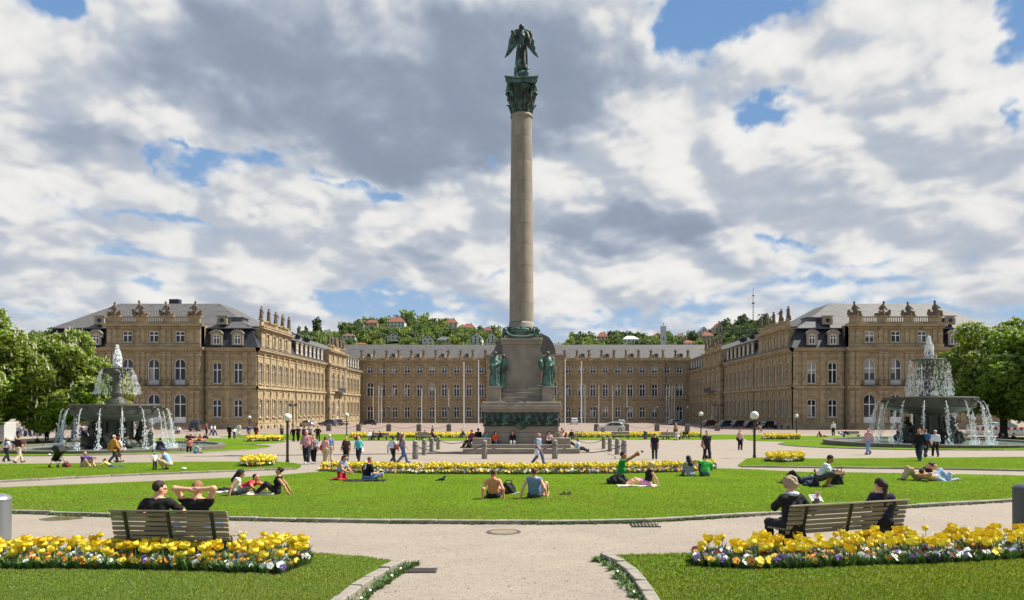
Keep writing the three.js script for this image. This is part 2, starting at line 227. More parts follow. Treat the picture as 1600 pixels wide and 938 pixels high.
function terrainStrip(xs, zs, lift) {
  const pos = [], uv = [], idx = [];
  zs.forEach((z) => xs.forEach((x) => { pos.push(x, gy(x, z) + lift, z); uv.push(x, z); }));
  for (let j = 0; j < zs.length - 1; j++) for (let i = 0; i < xs.length - 1; i++) { const a = j * xs.length + i, b = a + 1, c = a + xs.length, d = c + 1; idx.push(a, b, c, b, d, c); }
  const g = new THREE.BufferGeometry(); g.setAttribute('position', new THREE.Float32BufferAttribute(pos, 3)); g.setAttribute('uv', new THREE.Float32BufferAttribute(uv, 2)); g.setIndex(idx); g.computeVertexNormals();
  if (g.attributes.normal.getY(0) < 0) { for (let k = 0; k < idx.length; k += 3) [idx[k + 1], idx[k + 2]] = [idx[k + 2], idx[k + 1]]; g.setIndex(idx); g.computeVertexNormals(); }
  return g;
}
const range = (a, b, s) => { const r = []; for (let x = a; s > 0 ? x < b : x > b; x += s) r.push(x); r.push(b); return r; };
struct('ground', terrainStrip([-2500, -1000, -400, -200, -100, -60, 60, 100, 200, 400, 1000, 2500], [30, 10, ...range(4, -150, -2), -160, -180, -200, -220, -240, -260, -300, -400, -700, -1500, -2600], 0), MT.gravel);
// a sheet draped over the ground from an outline in plan, with a skirt
function clipZ(poly, z0, z1) { // keeps z1 <= z <= z0
  const cut = (pts, f) => { const out = []; for (let i = 0; i < pts.length; i++) { const a = pts[i], b = pts[(i + 1) % pts.length], fa = f(a), fb = f(b); if (fa >= 0) out.push(a); if (fa * fb < 0) { const t = fa / (fa - fb); out.push([mix(a[0], b[0], t), mix(a[1], b[1], t)]); } } return out; };
  return cut(cut(poly, (p) => z0 - p[1]), (p) => p[1] - z1);
}
function drape(poly, lift, step = 2) {
  const zs = poly.map((p) => p[1]), zTop = Math.max(...zs), zBot = Math.min(...zs), pos = [], uv = [];
  const put = (x, z, y) => { pos.push(x, y, z); uv.push(x, z); };
  for (let z = zTop; z > zBot; z -= step) {
    const c = clipZ(poly, z, Math.max(z - step, zBot)); if (c.length < 3) continue;
    const v2 = c.map(([x, y]) => new THREE.Vector2(x, y));
    for (const t of THREE.ShapeUtils.triangulateShape(v2, [])) {
      const [a, b, d] = t.map((k) => c[k]), cr = (b[0] - a[0]) * (d[1] - a[1]) - (b[1] - a[1]) * (d[0] - a[0]); if (Math.abs(cr) < 1e-9) continue;
      for (const p of cr > 0 ? [a, d, b] : [a, b, d]) put(p[0], p[1], gy(p[0], p[1]) + lift);
    }
  }
  for (let i = 0; i < poly.length; i++) { const a = poly[i], b = poly[(i + 1) % poly.length], ya = gy(...a), yb = gy(...b); put(a[0], a[1], ya + lift); put(b[0], b[1], yb + lift); put(a[0], a[1], ya - .05); put(b[0], b[1], yb + lift); put(b[0], b[1], yb - .05); put(a[0], a[1], ya - .05); }
  const g = new THREE.BufferGeometry(); g.setAttribute('position', new THREE.Float32BufferAttribute(pos, 3)); g.setAttribute('uv', new THREE.Float32BufferAttribute(uv, 2)); g.computeVertexNormals(); return g;
}
const ground2 = (pts) => pts.map(([x, y]) => { const p = at(x, y); return [p.x, p.z]; });
function smooth2(pts, n = 6, closed = false) { const c = new THREE.CatmullRomCurve3(pts.map(([x, z]) => V(x, 0, z)), closed, 'centripetal'); return c.getPoints(pts.length * n).map((p) => [p.x, p.z]); }
const inside = (poly, x, z) => { let c = false; for (let i = 0, j = poly.length - 1; i < poly.length; j = i++) { const [xi, zi] = poly[i], [xj, zj] = poly[j]; if ((zi > z) !== (zj > z) && x < (xj - xi) * (z - zi) / (zj - zi) + xi) c = !c; } return c; };

// the reddish cobbled court before the palace
struct('plaza_paving', terrainStrip([-220, -100, -60, 0, 60, 100, 220], [...range(-112, -150, -2), -170, -190, -210, -232], .004), MT.paving);
const LAWN = {};
const mainFront = smooth2(ground2([[-60, 797], [0, 801], [70, 804], [180, 808], [358, 813], [560, 817], [700, 818.5], [853, 819], [989, 817], [1100, 811], [1219, 804], [1414, 794], [1600, 783], [1700, 777]]));
const mainBack = smooth2(ground2([[1700, 751], [1600, 745], [1350, 740], [1250, 738.5], [1165, 734.5], [1100, 733], [960, 732], [818, 732], [660, 732], [520, 737], [468, 741], [417, 745], [200, 755], [0, 763.5], [-60, 766]]));
LAWN.main = [...mainFront, ...mainBack];
const LFf = smooth2(ground2([[-90, 758], [0, 754.5], [120, 748], [200, 744], [330, 739], [400, 736], [462, 734]])), LRf = smooth2(ground2([[1700, 739], [1600, 737], [1480, 734.5], [1350, 732.8], [1250, 731.6], [1160, 730.5]]));
LAWN.sideA = [...LFf, ...smooth2(ground2([[470, 730], [468, 727], [440, 723], [400, 722.5], [340, 722.5], [200, 724], [60, 725.5], [-90, 727]]))];
LAWN.sideB = [...LRf, ...smooth2(ground2([[1153, 728.5], [1160, 723], [1182, 716.5], [1252, 717.5], [1400, 716.8], [1600, 715], [1700, 714.5]]))];
const FOUNT = [at(183, 703.3), at(1452, 695.6)]; // pool centres
const RING = FOUNT.map((c) => [...Array(72).keys()].map((k) => [c.x + 13 * Math.cos(k / 36 * Math.PI), c.z + 13 * Math.sin(k / 36 * Math.PI)]));
LAWN.ringA = RING[0]; LAWN.ringB = RING[1];
LAWN.backA = smooth2(ground2([[-80, 701], [60, 698], [200, 696.5], [340, 695.5], [420, 693.5], [446, 690.5], [425, 687], [340, 685.5], [200, 686], [60, 690], [-80, 692]]), 6, true);
LAWN.backB = smooth2(ground2([[1168, 688], [1200, 690], [1300, 690], [1420, 690.5], [1560, 690.8], [1700, 691], [1700, 684], [1560, 683.2], [1400, 682.5], [1260, 681.8], [1190, 683]]), 6, true);
LAWN.bandA = ground2([[344, 682.5], [420, 687.5], [520, 688.8], [640, 689], [748, 689], [748, 680.5], [560, 679], [400, 679]]);
LAWN.bandB = ground2([[880, 688.4], [1000, 687.4], [1100, 687.6], [1160, 686.5], [1240, 683], [1240, 680], [1080, 679.4], [880, 680.5]]);
const nearAKerb = ground2([[628, 882.5], [614, 889], [595, 900], [575, 913], [553, 928], [533, 943], [505, 966], [480, 990]]), nearBKerb = ground2([[945, 873.5], [960, 880], [975, 889], [990, 903], [1004, 921], [1016, 940], [1034, 970], [1048, 998]]);
LAWN.nearA = [...nearAKerb, [-12, at(480, 990).z], ...ground2([[-120, 872], [0, 871], [200, 868], [430, 868], [500, 868.5], [570, 874]])];
LAWN.nearB = [...nearBKerb, [13, at(1048, 998).z], ...ground2([[1760, 846], [1600, 852], [1400, 860], [1250, 866], [1085, 868.5], [1000, 870], [960, 871.5]])];
for (const k of Object.keys(LAWN)) struct('lawn', drape(LAWN[k], .035), MT.grass);

// ---------------------------------------------------------------- kerbs, stone by stone
const kerbG = [1, 2, 3].map((s) => { const g = new RoundedBoxGeometry(1, .17, .13, 2, .018), p = g.attributes.position, n = s * 31; for (let i = 0; i < p.count; i++) { const x = p.getX(i), y = p.getY(i), z = p.getZ(i); p.setXYZ(i, x + .006 * noise3(x * 5 + n, y * 9, z * 9), y + .012 * noise3(x * 4, y * 9 + n, z * 8), z + .010 * noise3(x * 4, y * 9, z * 8 + n)); } g.computeVertexNormals(); return boxUV(g); });
function kerb(line, label, len = 1, gap = .015, wide = 1, tall = 0) {
  const r = rng(line.length * 977 + Math.round(line[0][0] * 10)), k = thing('kerb', label, 'kerb'), c = new THREE.CatmullRomCurve3(line.map(([x, z]) => V(x, 0, z)), false, 'centripetal'), L = c.getLength();
  for (let s = 0; s < L - .1;) {
    const l = Math.min(len * (.82 + .36 * r()), L - s), a = c.getPointAt(s / L), b = c.getPointAt(Math.min(1, (s + l - gap) / L)), m = part('kerbstone', kerbG[Math.floor(r() * 3)], MT.kerb, k);
    m.position.set((a.x + b.x) / 2, (gy(a.x, a.z) + gy(b.x, b.z)) / 2 - .012 + tall + .014 * r(), (a.z + b.z) / 2);
    m.scale.set(a.distanceTo(b), 1, wide); m.rotation.set((r() - .5) * .07, Math.atan2(-(b.z - a.z), b.x - a.x), Math.atan2(gy(b.x, b.z) - gy(a.x, a.z), a.distanceTo(b)) + (r() - .5) * .012);
    s += l;
  }
  return k;
}
kerb(mainFront, 'long curved stone kerb along the near edge of the central lawn', 1.1);
kerb(LFf, 'pale stone kerb before the left side lawn with the stroller', 1.3);
kerb(LRf, 'grey stone kerb before the right side lawn with the reclining couple behind the path', 1.3);
kerb(nearAKerb, 'angled row of pale kerb stones beside the left flower bed lawn', .62, .02, 1.25, .015);
kerb(nearBKerb, 'angled row of pale kerb stones beside the right flower bed lawn', .62, .02, 1.25, .015);
kerb(RING[0].concat([RING[0][0]]), 'thin stone edging round the lawn of the left fountain', 1.4, .01, .8);
kerb(RING[1].concat([RING[1][0]]), 'thin stone edging round the lawn of the right fountain', 1.4, .01, .8);
// ---------------------------------------------------------------- the palace
const stoneT = tex(512, (u, v) => { // sandstone: courses of ashlar with weathering, 8 m square
  const row = Math.floor(v * 16), x = u * 7 + (row % 2) * .5 + .3 * Math.sin(row * 2.3), col = Math.floor(x), fx = x - col, fy = v * 16 - row;
  const tone = noise3((col % 7) * 3.7 + 7, (row % 16) * 5.1, 2.5), n = tfbm(u, v, 4, 5, 51), st = tfbm(u, v, 3, 3, 57), g = tfbm(u, v, 50, 2, 53, .8);
  const so = sstep(.08, .5, tfbm(u, v, 3, 4, 59)); let k = .98 + .36 * tone + .3 * n + .14 * g - .36 * so; if (fx < .03 || fy < .06) k *= .8;
  const s = .10 * tone + .12 * st; return [.36 * k * (1 + .2 * s), .28 * k, .162 * k * (1 - s)];
}, true, 8);
const slateT = tex(512, (u, v) => { const row = Math.floor(v * 20), x = u * 14 + (row % 2) * .5, c = Math.floor(x), t = noise3((c % 14) * 2.3, (row % 20) * 3.1, 4.5), n = tfbm(u, v, 4, 4, 61); let k = .9 + .4 * t + .35 * n; if (x - c < .06 || v * 20 - row < .1) k *= .72; return [k, k, k * 1.02]; }, true, 6);
const MP = {
  stone: mat(1, 1, 1, .93, { map: stoneT }), trim: mat(1.1, 1.1, 1.12, .9, { map: re(stoneT, 8) }),
  slate: mat(.035, .037, .044, .5, { map: re(slateT, 4) }), roof: mat(.125, .118, .11, .62, { map: re(slateT, 7) }), lead: mat(.12, .135, .155, .45, { metal: .2 }),
  white: mat(.84, .84, .82, .5), glass: mat(.018, .022, .027, .06), glassB: mat(.045, .05, .052, .08), blind: mat(.34, .33, .31, .6),
  dark: mat(.012, .011, .01, .9), copper: mat(.05, .06, .06, .6), iron: mat(.02, .02, .022, .6), pale: mat(.33, .28, .20, .8), statue: mat(.16, .122, .085, .95),
};
const rP = rng(7);
function opening(w, h, arch) { // outline, origin at the middle of its sill
  const s = new THREE.Shape(); s.moveTo(-w / 2, 0); s.lineTo(w / 2, 0);
  if (arch === 'round') { s.lineTo(w / 2, h - w / 2); s.absarc(0, h - w / 2, w / 2, 0, Math.PI, false); }
  else if (arch === 'seg') { const k = w * .16, r = (w * w / 4 + k * k) / (2 * k), t = Math.asin(w / 2 / r); s.lineTo(w / 2, h - k); s.absarc(0, h - r, r, Math.PI / 2 - t, Math.PI / 2 + t, false); }
  else { s.lineTo(w / 2, h); s.lineTo(-w / 2, h); }
  s.lineTo(-w / 2, 0); return s;
}
const winCache = new Map();
function windowGeo(w, h, arch, kind) {
  const key = [w, h, arch, kind].join(); if (winCache.has(key)) return winCache.get(key);
  const ring = (o, i, d) => { const s = opening(w + 2 * o, h + o, arch), hole = opening(w - 2 * i, h - i - (kind ? 0 : i), arch); const pts = hole.getPoints(8).map((p) => new THREE.Vector2(p.x, p.y + (kind ? .02 : Math.max(i, .004)))); s.holes.push(new THREE.Path(pts.reverse())); return boxUV(extr(s, d, 0, 1, 8)); };
  const t = .155, bars = [ring(0, t, .12), box(t, h - .12, .1, 0, h / 2, .06), box(w - .1, t, .1, 0, h * .64, .062)];
  if (kind === 'door') bars.push(box(w - .1, h * .2, .1, 0, h * .1 + .02, .058));
  const frame = merge(bars), pane = boxUV(extr(opening(w - .05, h - .03, arch), .02, 0, 1, 8).translate(0, .01, .02));
  const sur = [ring(.24, -.005, .14).translate(0, 0, 0)];
  if (arch !== 'flat') { sur.push(box(.42, .62, .2, 0, h + .22, .1)); if (arch === 'seg') { const c = opening(w + .7, .5, 'seg'); sur.push(boxUV(extr(c, .16, 0, 1, 6).translate(0, h + .02, 0))); } else { const s = new THREE.Shape(); s.absarc(0, 0, w / 2 + .52, 0, Math.PI, false); s.absarc(0, 0, w / 2 + .26, Math.PI, 0, true); sur.push(boxUV(extr(s, .1, 0, 1, 10).translate(0, h - w / 2, 0))); } }
  const g = { frame, pane, surround: merge(sur), sill: boxUV(new THREE.BoxGeometry(w + .6, .2, .32).translate(0, -.1, .1)) };
  winCache.set(key, g); return g;
}
// one facade: u runs along it, v up, w outwards. openings: {u, v, w, h, arch, kind}
function facade(parent, F, poly, list, depth = .5) {
  const s = shapeOf(poly);
  for (const o of list) s.holes.push(new THREE.Path(opening(o.w, o.h, o.arch).getPoints(6).map((p) => new THREE.Vector2(p.x + o.u, p.y + o.v)).reverse()));
  const wall = part('wall', boxUV(extr(s, depth).translate(0, 0, -depth)), MP.stone, parent); wall.applyMatrix4(F);
  for (const o of list) {
    const g = windowGeo(o.w, o.h, o.arch, o.kind ?? ''), wi = part(o.kind === 'door' ? 'door' : 'window', g.frame, MP.white, parent);
    wi.applyMatrix4(M4().multiplyMatrices(F, M4().makeTranslation(o.u, o.v, -.3)));
    const pick = rP(), p = part('pane', g.pane, pick < .7 ? MP.glass : MP.glassB, wi);
    if (pick > .62) { const b = part('blind', boxUV(new THREE.BoxGeometry(o.w * (pick > .85 ? .8 : .36), o.h * .5, .012).translate(pick > .85 ? 0 : -o.w * .2, o.h * (pick > .8 ? .7 : .36), .046)), MP.blind, wi); b.visible = true; }
    const su = part('surround', g.surround, MP.trim, wi); su.position.z = .303;
    if (o.kind !== 'door') { const si = part('sill', g.sill, MP.trim, wi); si.position.z = .3; }
  }
}
function put(name, geo, m, parent, F) { const p = part(name, geo, m, parent); p.applyMatrix4(F); return p; }
// horizontal mouldings: list of [y0, y1, proud] over a run u0..u1
const moulding = (u0, u1, rows, ends = true) => merge(rows.map(([a, b, d]) => box(u1 - u0 + (ends ? 2 * d : 0), b - a, d, (u0 + u1) / 2, (a + b) / 2, d / 2)));
const dentils = (u0, u1, y, d, step = .55) => { const l = []; for (let u = u0 + step / 2; u < u1; u += step) l.push(new THREE.BoxGeometry(.26, .26, .2).translate(u, y, d + .1)); return merge(l); };
const pilasterCache = new Map();
function pilasterGeo(h, w) { const k = h + ',' + w; if (!pilasterCache.has(k)) pilasterCache.set(k, merge([box(w, h, .16, 0, h / 2, .08), box(w + .16, .5, .26, 0, .25, .13), box(w + .1, .22, .24, 0, h - .62, .12), box(w + .22, .34, .3, 0, h - .2, .15)])); return pilasterCache.get(k); }
function pilaster(parent, F, u, v, h, w = .72) { put('pilaster', pilasterGeo(h, w), MP.trim, parent, M4().multiplyMatrices(F, M4().makeTranslation(u, v, 0))); }
function balustrade(parent, F, u0, u1, v, d = .2, solid = []) {
  const l = [box(u1 - u0, .22, .42, (u0 + u1) / 2, v + .11, -d), box(u1 - u0, .2, .46, (u0 + u1) / 2, v + 1.12, -d)], bal = new THREE.CylinderGeometry(.075, .1, .82, 6);
  for (let u = u0 + .2; u < u1; u += .42) l.push(bal.clone().translate(u, v + .62, -d));
  for (const [a, b] of solid) l.push(box(b - a, .82, .36, (a + b) / 2, v + .62, -d));
  put('balustrade', merge(l), MP.trim, parent, F);
}
const LV = { base: -1.9, g0: .42, string: 6.2, f1: 6.85, cornice: 13.45, attic: 17.9, top: 19.5 };
const dormerGeo = (() => { const s = new THREE.Shape(); s.moveTo(-1.05, 0); s.lineTo(1.05, 0); s.lineTo(1.05, 2.25); s.absarc(0, 1.55, 1.26, .58, Math.PI - .58, false); s.lineTo(-1.05, 0); const h = opening(1.25, 1.95, 'seg'); s.holes.push(new THREE.Path(h.getPoints(6).map((p) => new THREE.Vector2(p.x, p.y + .16)).reverse()));
  const hood = new THREE.Shape(); hood.absarc(0, 1.5, 1.5, .5, Math.PI - .5, false); hood.absarc(0, 1.5, 1.26, Math.PI - .5, .5, true);
  return { front: merge([boxUV(extr(s, .3)), boxUV(extr(hood, .45))]), cheek: boxUV(extr(shapeOf([[-1, 0], [1, 0], [1, 2.2], [0, 2.62], [-1, 2.2]]), 1.9).translate(0, 0, -1.92)) }; })();
function dormer(parent, F, u, v, w) {
  const d = put('dormer', dormerGeo.front, MP.pale, parent, M4().multiplyMatrices(F, M4().makeTranslation(u, v, w)));
  const g = windowGeo(1.25, 1.95, 'seg', ''); const f = part('window_frame', g.frame, MP.white, d); f.position.set(0, .16, .06); const p = part('pane', g.pane, MP.glassB, d); p.position.set(0, .16, .06);
  part('dormer_cheek', dormerGeo.cheek, MP.slate, d);
}
// plain slim dormer of the long sides: white framed box on the slate
const slimGeo = (() => { const s = shapeOf([[-.85, 0], [.85, 0], [.85, 2.5], [-.85, 2.5], [-.85, 0]]), h = opening(1.1, 1.9, 'flat'); s.holes.push(new THREE.Path(h.getPoints().map((p) => new THREE.Vector2(p.x, p.y + .22)).reverse())); return { front: merge([boxUV(extr(s, .2)), box(2.1, .22, .5, 0, 2.61, .05)]), cheek: box(1.64, 2.48, 1.6, 0, 1.25, -.82) }; })();
function slimDormer(parent, F, u, v, w) {
  const d = put('dormer', slimGeo.front, MP.pale, parent, M4().multiplyMatrices(F, M4().makeTranslation(u, v, w)));
  const g = windowGeo(1.1, 1.9, 'flat', ''); const f = part('window_frame', g.frame, MP.white, d); f.position.set(0, .22, .02); const p = part('pane', g.pane, MP.glass, d); p.position.set(0, .22, .02); part('dormer_cheek', slimGeo.cheek, MP.slate, d);
}
function quadGeo(quads) { // planar polygons with given corners
  const pos = []; for (const q of quads) for (let i = 1; i < q.length - 1; i++) pos.push(...q[0], ...q[i], ...q[i + 1]);
  const g = new THREE.BufferGeometry(); g.setAttribute('position', new THREE.Float32BufferAttribute(pos, 3)); g.computeVertexNormals(); return roofUV(g);
}
function roofUV(g) { const p = g.attributes.position, uv = [], a = V(), b = V(), c = V(), n = V(), t = V(), s = V(); for (let i = 0; i < p.count; i += 3) { a.fromBufferAttribute(p, i); b.fromBufferAttribute(p, i + 1); c.fromBufferAttribute(p, i + 2); n.copy(b).sub(a).cross(s.copy(c).sub(a)).normalize(); t.set(-n.z, 0, n.x); if (t.lengthSq() < 1e-4) t.set(1, 0, 0); t.normalize(); s.copy(n).cross(t); for (const q of [a, b, c]) uv.push(q.dot(t), q.dot(s)); } g.setAttribute('uv', new THREE.Float32BufferAttribute(uv, 2)); return g; }
const shift = (u, n, step, o) => [...Array(n).keys()].map((k) => ({ u: u + k * step, ...o }));
const FR = (ox, oz, dx, dz) => { const m = M4(); m.makeBasis(V(dx, 0, dz), V(0, 1, 0), V(-dz, 0, dx)); m.setPosition(ox, 0, oz); return m; }; // u along (dx,dz), outwards (-dz,dx)
const lowWin = { v: LV.g0, w: 1.75, h: 3.5, arch: 'seg' }, highWin = { v: LV.f1, w: 1.75, h: 4.1, arch: 'seg' };
const mouldAll = (parent, F, u0, u1, top = true) => {
  put('plinth', moulding(u0, u1, [[LV.base - .8, -.75, .14], [-.75, -.6, .2]]), MP.trim, parent, F);
  put('string_course', moulding(u0, u1, [[5.55, 5.75, .1], [5.95, 6.25, .34], [6.25, 6.42, .26]]), MP.trim, parent, F);
  put('cornice', merge([moulding(u0, u1, [[12.1, 12.3, .1], [13.0, 13.25, .34], [13.25, 13.55, .62], [13.55, 13.68, .7]]), dentils(u0, u1, 12.86, .1)]), MP.trim, parent, F);
};
const pipes = (parent, F, us, y1) => us.forEach((u) => put('downpipe', new THREE.CylinderGeometry(.075, .075, y1 + 2, 8).translate(u, y1 / 2 - 1, .2), MP.iron, parent, F));

const STATUES = [];   // places for the figures on the roofs: [x, y, z, turn, kind]
function wing(m, label) { // m = -1: lit wing, x from -92.5 to -51; m = 1: the opposite one
  const B = thing('palace_wing', label, 'palace wing', [0, 0, 0], 0, undefined);
  const xo = m * 92.5, xi = m * 51, zf = -140, zb = -228, x0 = Math.min(xo, xi), x1 = Math.max(xo, xi), cx = m * 70, W = 41.5;
  // ---- front, towards the square
  const F = FR(x0, zf, 1, 0), uc = cx - x0, px0 = uc - 8.85, px1 = uc + 8.85;
  const outer = [-15.4, -11.4, 11.5, 15.4].map((d) => uc - m * -1 * d * 1).concat([]);
  const side = []; for (const u of outer) { side.push({ u, ...lowWin }, { u, ...highWin }); }
  facade(B, F, [[0, LV.base - 1], [px0, LV.base - 1], [px0, 13.6], [0, 13.6]], side.filter((o) => o.u < px0));
  facade(B, F, [[px1, LV.base - 1], [W, LV.base - 1], [W, 13.6], [px1, 13.6]], side.filter((o) => o.u > px1));
  const FP = FR(x0, zf + 1.3, 1, 0), mid = [];
  for (const k of [-1, 0, 1]) { const u = uc + k * 4.95; mid.push({ u, v: -.6, w: 2.4, h: 5.5, arch: 'round', kind: 'door' }, { u, v: 6.55, w: 2.2, h: 5.0, arch: 'round', kind: 'door' }, { u, v: 14.6, w: 1.8, h: 2.1, arch: 'flat' }); }
  facade(B, FP, [[px0, LV.base - 1], [px1, LV.base - 1], [px1, 18], [px0, 18]], mid, 1.8);
  mouldAll(B, F, 0, px0 - .7); mouldAll(B, F, px1 + .7, W);
  mouldAll(B, FP, px0, px1);
  put('attic_cornice', moulding(px0, px1, [[13.68, 14.3, .12], [17.3, 17.5, .2], [17.6, 17.95, .6], [17.95, 18.12, .7], [18.12, 18.3, .2]]), MP.trim, B, FP);
  const pil = [px0 + .55, px0 + 1.6, uc - 2.95, uc - 1.98, uc + 1.98, uc + 2.95, px1 - 1.6, px1 - .55];
  for (const u of pil) { pilaster(B, FP, u, 6.5, 6.4); pilaster(B, FP, u, -.6, 6.1); put('attic_panel', box(.7, 2.6, .12, u, 15.8, .06), MP.trim, B, FP); }
  for (const u of [.5, 2.2, W - 2.2, W - .5, px0 - 1.3, px1 + 1.3, (uc - 13.4), (uc + 13.4)]) { pilaster(B, F, u, 6.5, 6.4, u < 1 || u > W - 1 ? .9 : .8); put('ground_strip', box(.9, 6.2, .12, u, 2.45, .06), MP.trim, B, F); }
  balustrade(B, FP, px0 + .2, px1 - .2, 18.3, .3, [[px0 + .2, px0 + 2.6], [uc - 3.4, uc - 1.6], [uc + 1.6, uc + 3.4], [px1 - 2.6, px1 - .2]]);
  const balc = []; for (const k of [-1, 0, 1]) balc.push(box(3.6, .16, .6, uc + k * 4.95, 6.5, .4), box(3.5, .06, .06, uc + k * 4.95, 7.45, .66)); // balcony rails
  for (let u = uc - 6.7; u < uc + 6.7; u += .22) balc.push(new THREE.BoxGeometry(.035, .9, .035).translate(u, 7.0, .66));
  put('balcony_rail', merge([box(13.4, .06, .06, uc, 7.47, .664), ...balc]), MP.iron, B, FP);
  put('porch_steps', merge([1, 2, 3, 4].map((k) => box(15 + k * .5, .24, .5 * k, uc, -.72 - k * .24, .25 * k + .2))), MP.trim, B, FP);
  pipes(B, F, [px0 - .35, px1 + .35], 13);
  for (const d of [-5.9, -1.98 - .4, 2.4, 5.9].map((v, i) => [-7.6, -2.5, 2.5, 7.6][i])) STATUES.push([cx + d, 19.52, zf + 1.0, 0, 'group']);
  // ---- the long side, towards the court
  const G = m < 0 ? FR(xi, zf, 0, -1) : FR(xi, zb, 0, 1), L = zf - zb, U = m < 0 ? (d) => d - 140 : (d) => L - (d - 140), lst = [];
  const row = (d0, n, st) => { for (let k = 0; k < n; k++) { const u = U(d0 + k * st); lst.push({ u, ...lowWin, w: 1.5 }, { u, ...highWin, w: 1.5 }); } };
  row(141.9, 6, 3.8); row(166.6, 6, 3.62); row(207.9, 5, 4.1);
  const GP = m < 0 ? FR(xi + .9, zf, 0, -1) : FR(xi - .9, zb, 0, 1), c0 = Math.min(U(188.2), U(206)), c1 = Math.max(U(188.2), U(206)), cm = (c0 + c1) / 2;
  const a0 = Math.min(U(142.6), U(160.6)), a1 = Math.max(U(142.6), U(160.6));
  const inC = (u) => u > c0 && u < c1, yb = LV.base - 1.4;
  facade(B, G, [[0, yb], [c0, yb], [c0, 13.6], [0, 13.6]], lst.filter((o) => o.u < c0)); facade(B, G, [[c1, yb], [L, yb], [L, 13.6], [c1, 13.6]], lst.filter((o) => o.u > c1));
  const mid2 = []; for (const k of [-1, 0, 1]) { const u = cm + k * 5; mid2.push({ u, v: k ? .3 : -1.2, w: k ? 1.75 : 2.6, h: k ? 3.7 : 5.6, arch: 'round', kind: k ? undefined : 'door' }, { u, v: 6.85, w: 1.9, h: 4.6, arch: 'round' }, { u, v: 14.4, w: 1.5, h: 2.1, arch: 'flat' }); }
  facade(B, GP, [[c0, yb], [c1, yb], [c1, 17], [c0, 17]], mid2, 1.4);
  const att = []; for (const d of [145.7, 149.5, 153.2, 156.9]) att.push({ u: U(d), v: 14.5, w: 1.5, h: 2.2, arch: 'flat' });
  facade(B, G, [[a0, 13.65], [a1, 13.65], [a1, 18], [a0, 18]], att);
  mouldAll(B, G, 0, c0 - .3); mouldAll(B, G, c1 + .3, L); mouldAll(B, GP, c0, c1);
  put('attic_cornice', moulding(a0, a1, [[13.68, 14.2, .12], [17.3, 17.5, .2], [17.6, 17.95, .6], [17.95, 18.12, .7]]), MP.trim, B, G);
  put('attic_cornice', moulding(c0, c1, [[13.68, 14.2, .12], [16.5, 16.7, .2], [16.75, 17.05, .6], [17.05, 17.2, .7]]), MP.trim, B, GP);
  balustrade(B, G, a0 + .2, a1 - .2, 18.12, .3, [[a0 + .2, a0 + 1.6], [a1 - 1.6, a1 - .2], [(a0 + a1) / 2 - .6, (a0 + a1) / 2 + .6]]);
  balustrade(B, GP, c0 + .2, c1 - .2, 17.2, .3, [[cm - 3, cm + 3]]);
  const all = lst.filter((o) => o.v > 5).map((o) => o.u).sort((p, q) => p - q);
  for (let i = 0; i <= all.length; i++) { const lo = all[i - 1] ?? all[0] - 3.4, hi = all[i] ?? all[all.length - 1] + 3.6, gap = hi - lo; if (gap > 9) { for (const u of [lo + 1.9, hi - 1.9]) { if (!inC(u)) { pilaster(B, G, u, 6.5, 6.4, .6); pilaster(B, G, u, -1.8, 7.3, .6); } } continue; } const u = (lo + hi) / 2; if (u < .3 || u > L - .3) continue; pilaster(B, G, u, 6.5, 6.4, .6); pilaster(B, G, u, -1.8, 7.3, .6); }
  for (const u of [c0 + .5, c0 + 1.5, cm - 3, cm - 2.1, cm + 2.1, cm + 3, c1 - 1.5, c1 - .5]) { pilaster(B, GP, u, 6.5, 6.4, .7); pilaster(B, GP, u, -1.8, 7.3, .7); }
  put('balcony', merge([box(8, .3, 1.2, cm, 6.5, .7), box(7.9, .1, .1, cm, 7.5, 1.22), ...[...Array(28).keys()].map((k) => new THREE.BoxGeometry(.05, .9, .05).translate(cm - 3.9 + k * .289, 7.08, 1.22))]), MP.lead, B, GP);
  put('cellar_window', merge(lst.filter((o) => o.v < 5).map((o) => boxUV(extr(opening(.8, .6, 'round'), .1, 0, 1, 6).translate(o.u, -1.75, .1)))), MP.dark, B, G);
  pipes(B, G, [c0 - .3, c1 + .3, U(163.6)], 13);
  for (const d of [143.2, 147.4, 151.6, 155.8, 160]) STATUES.push([xi - m * -.3, 19.4, -d, m < 0 ? Math.PI / 2 : -Math.PI / 2, 'figure']);
  const toX = m < 0 ? Math.PI / 2 : -Math.PI / 2; for (const d of [189.5, 192.5, 197, 201, 204.5]) STATUES.push([xi + m * -.6, 18.5, -d, toX, d === 197 ? 'shield' : 'figure']);
  // ---- roofs: steep slate skirt, then the flatter hipped roof
  const y0 = 13.7, y1 = 17.5, y2 = 24, ins = 1.9, ex = .3, zB = -166; // front block
  const oX = xo + m * ex, iX = xi - m * ex, q = (x, y, z) => [x, y, z];
  const skirt = [[q(oX, y0, zf + ex), q(iX, y0, zf + ex), q(iX - m * -ins, y1, zf - ins), q(oX - m * ins, y1, zf - ins)],
    [q(iX, y0, zf + ex), q(iX, y0, zb), q(iX + m * ins, y1, zb), q(iX + m * ins, y1, zf - ins)], [q(oX, y0, zf + ex), q(oX, y0, zB), q(oX - m * ins, y1, zB), q(oX - m * ins, y1, zf - ins)]];
  put('mansard', quadGeo(skirt), MP.slate, B, M4());
  const eo = xo - m * 1.2, ei = xi + m * 1.2, ro = m * 84.5, ri = m * 63.6, ez = zf - 1.2, rz = zf - 13.5;
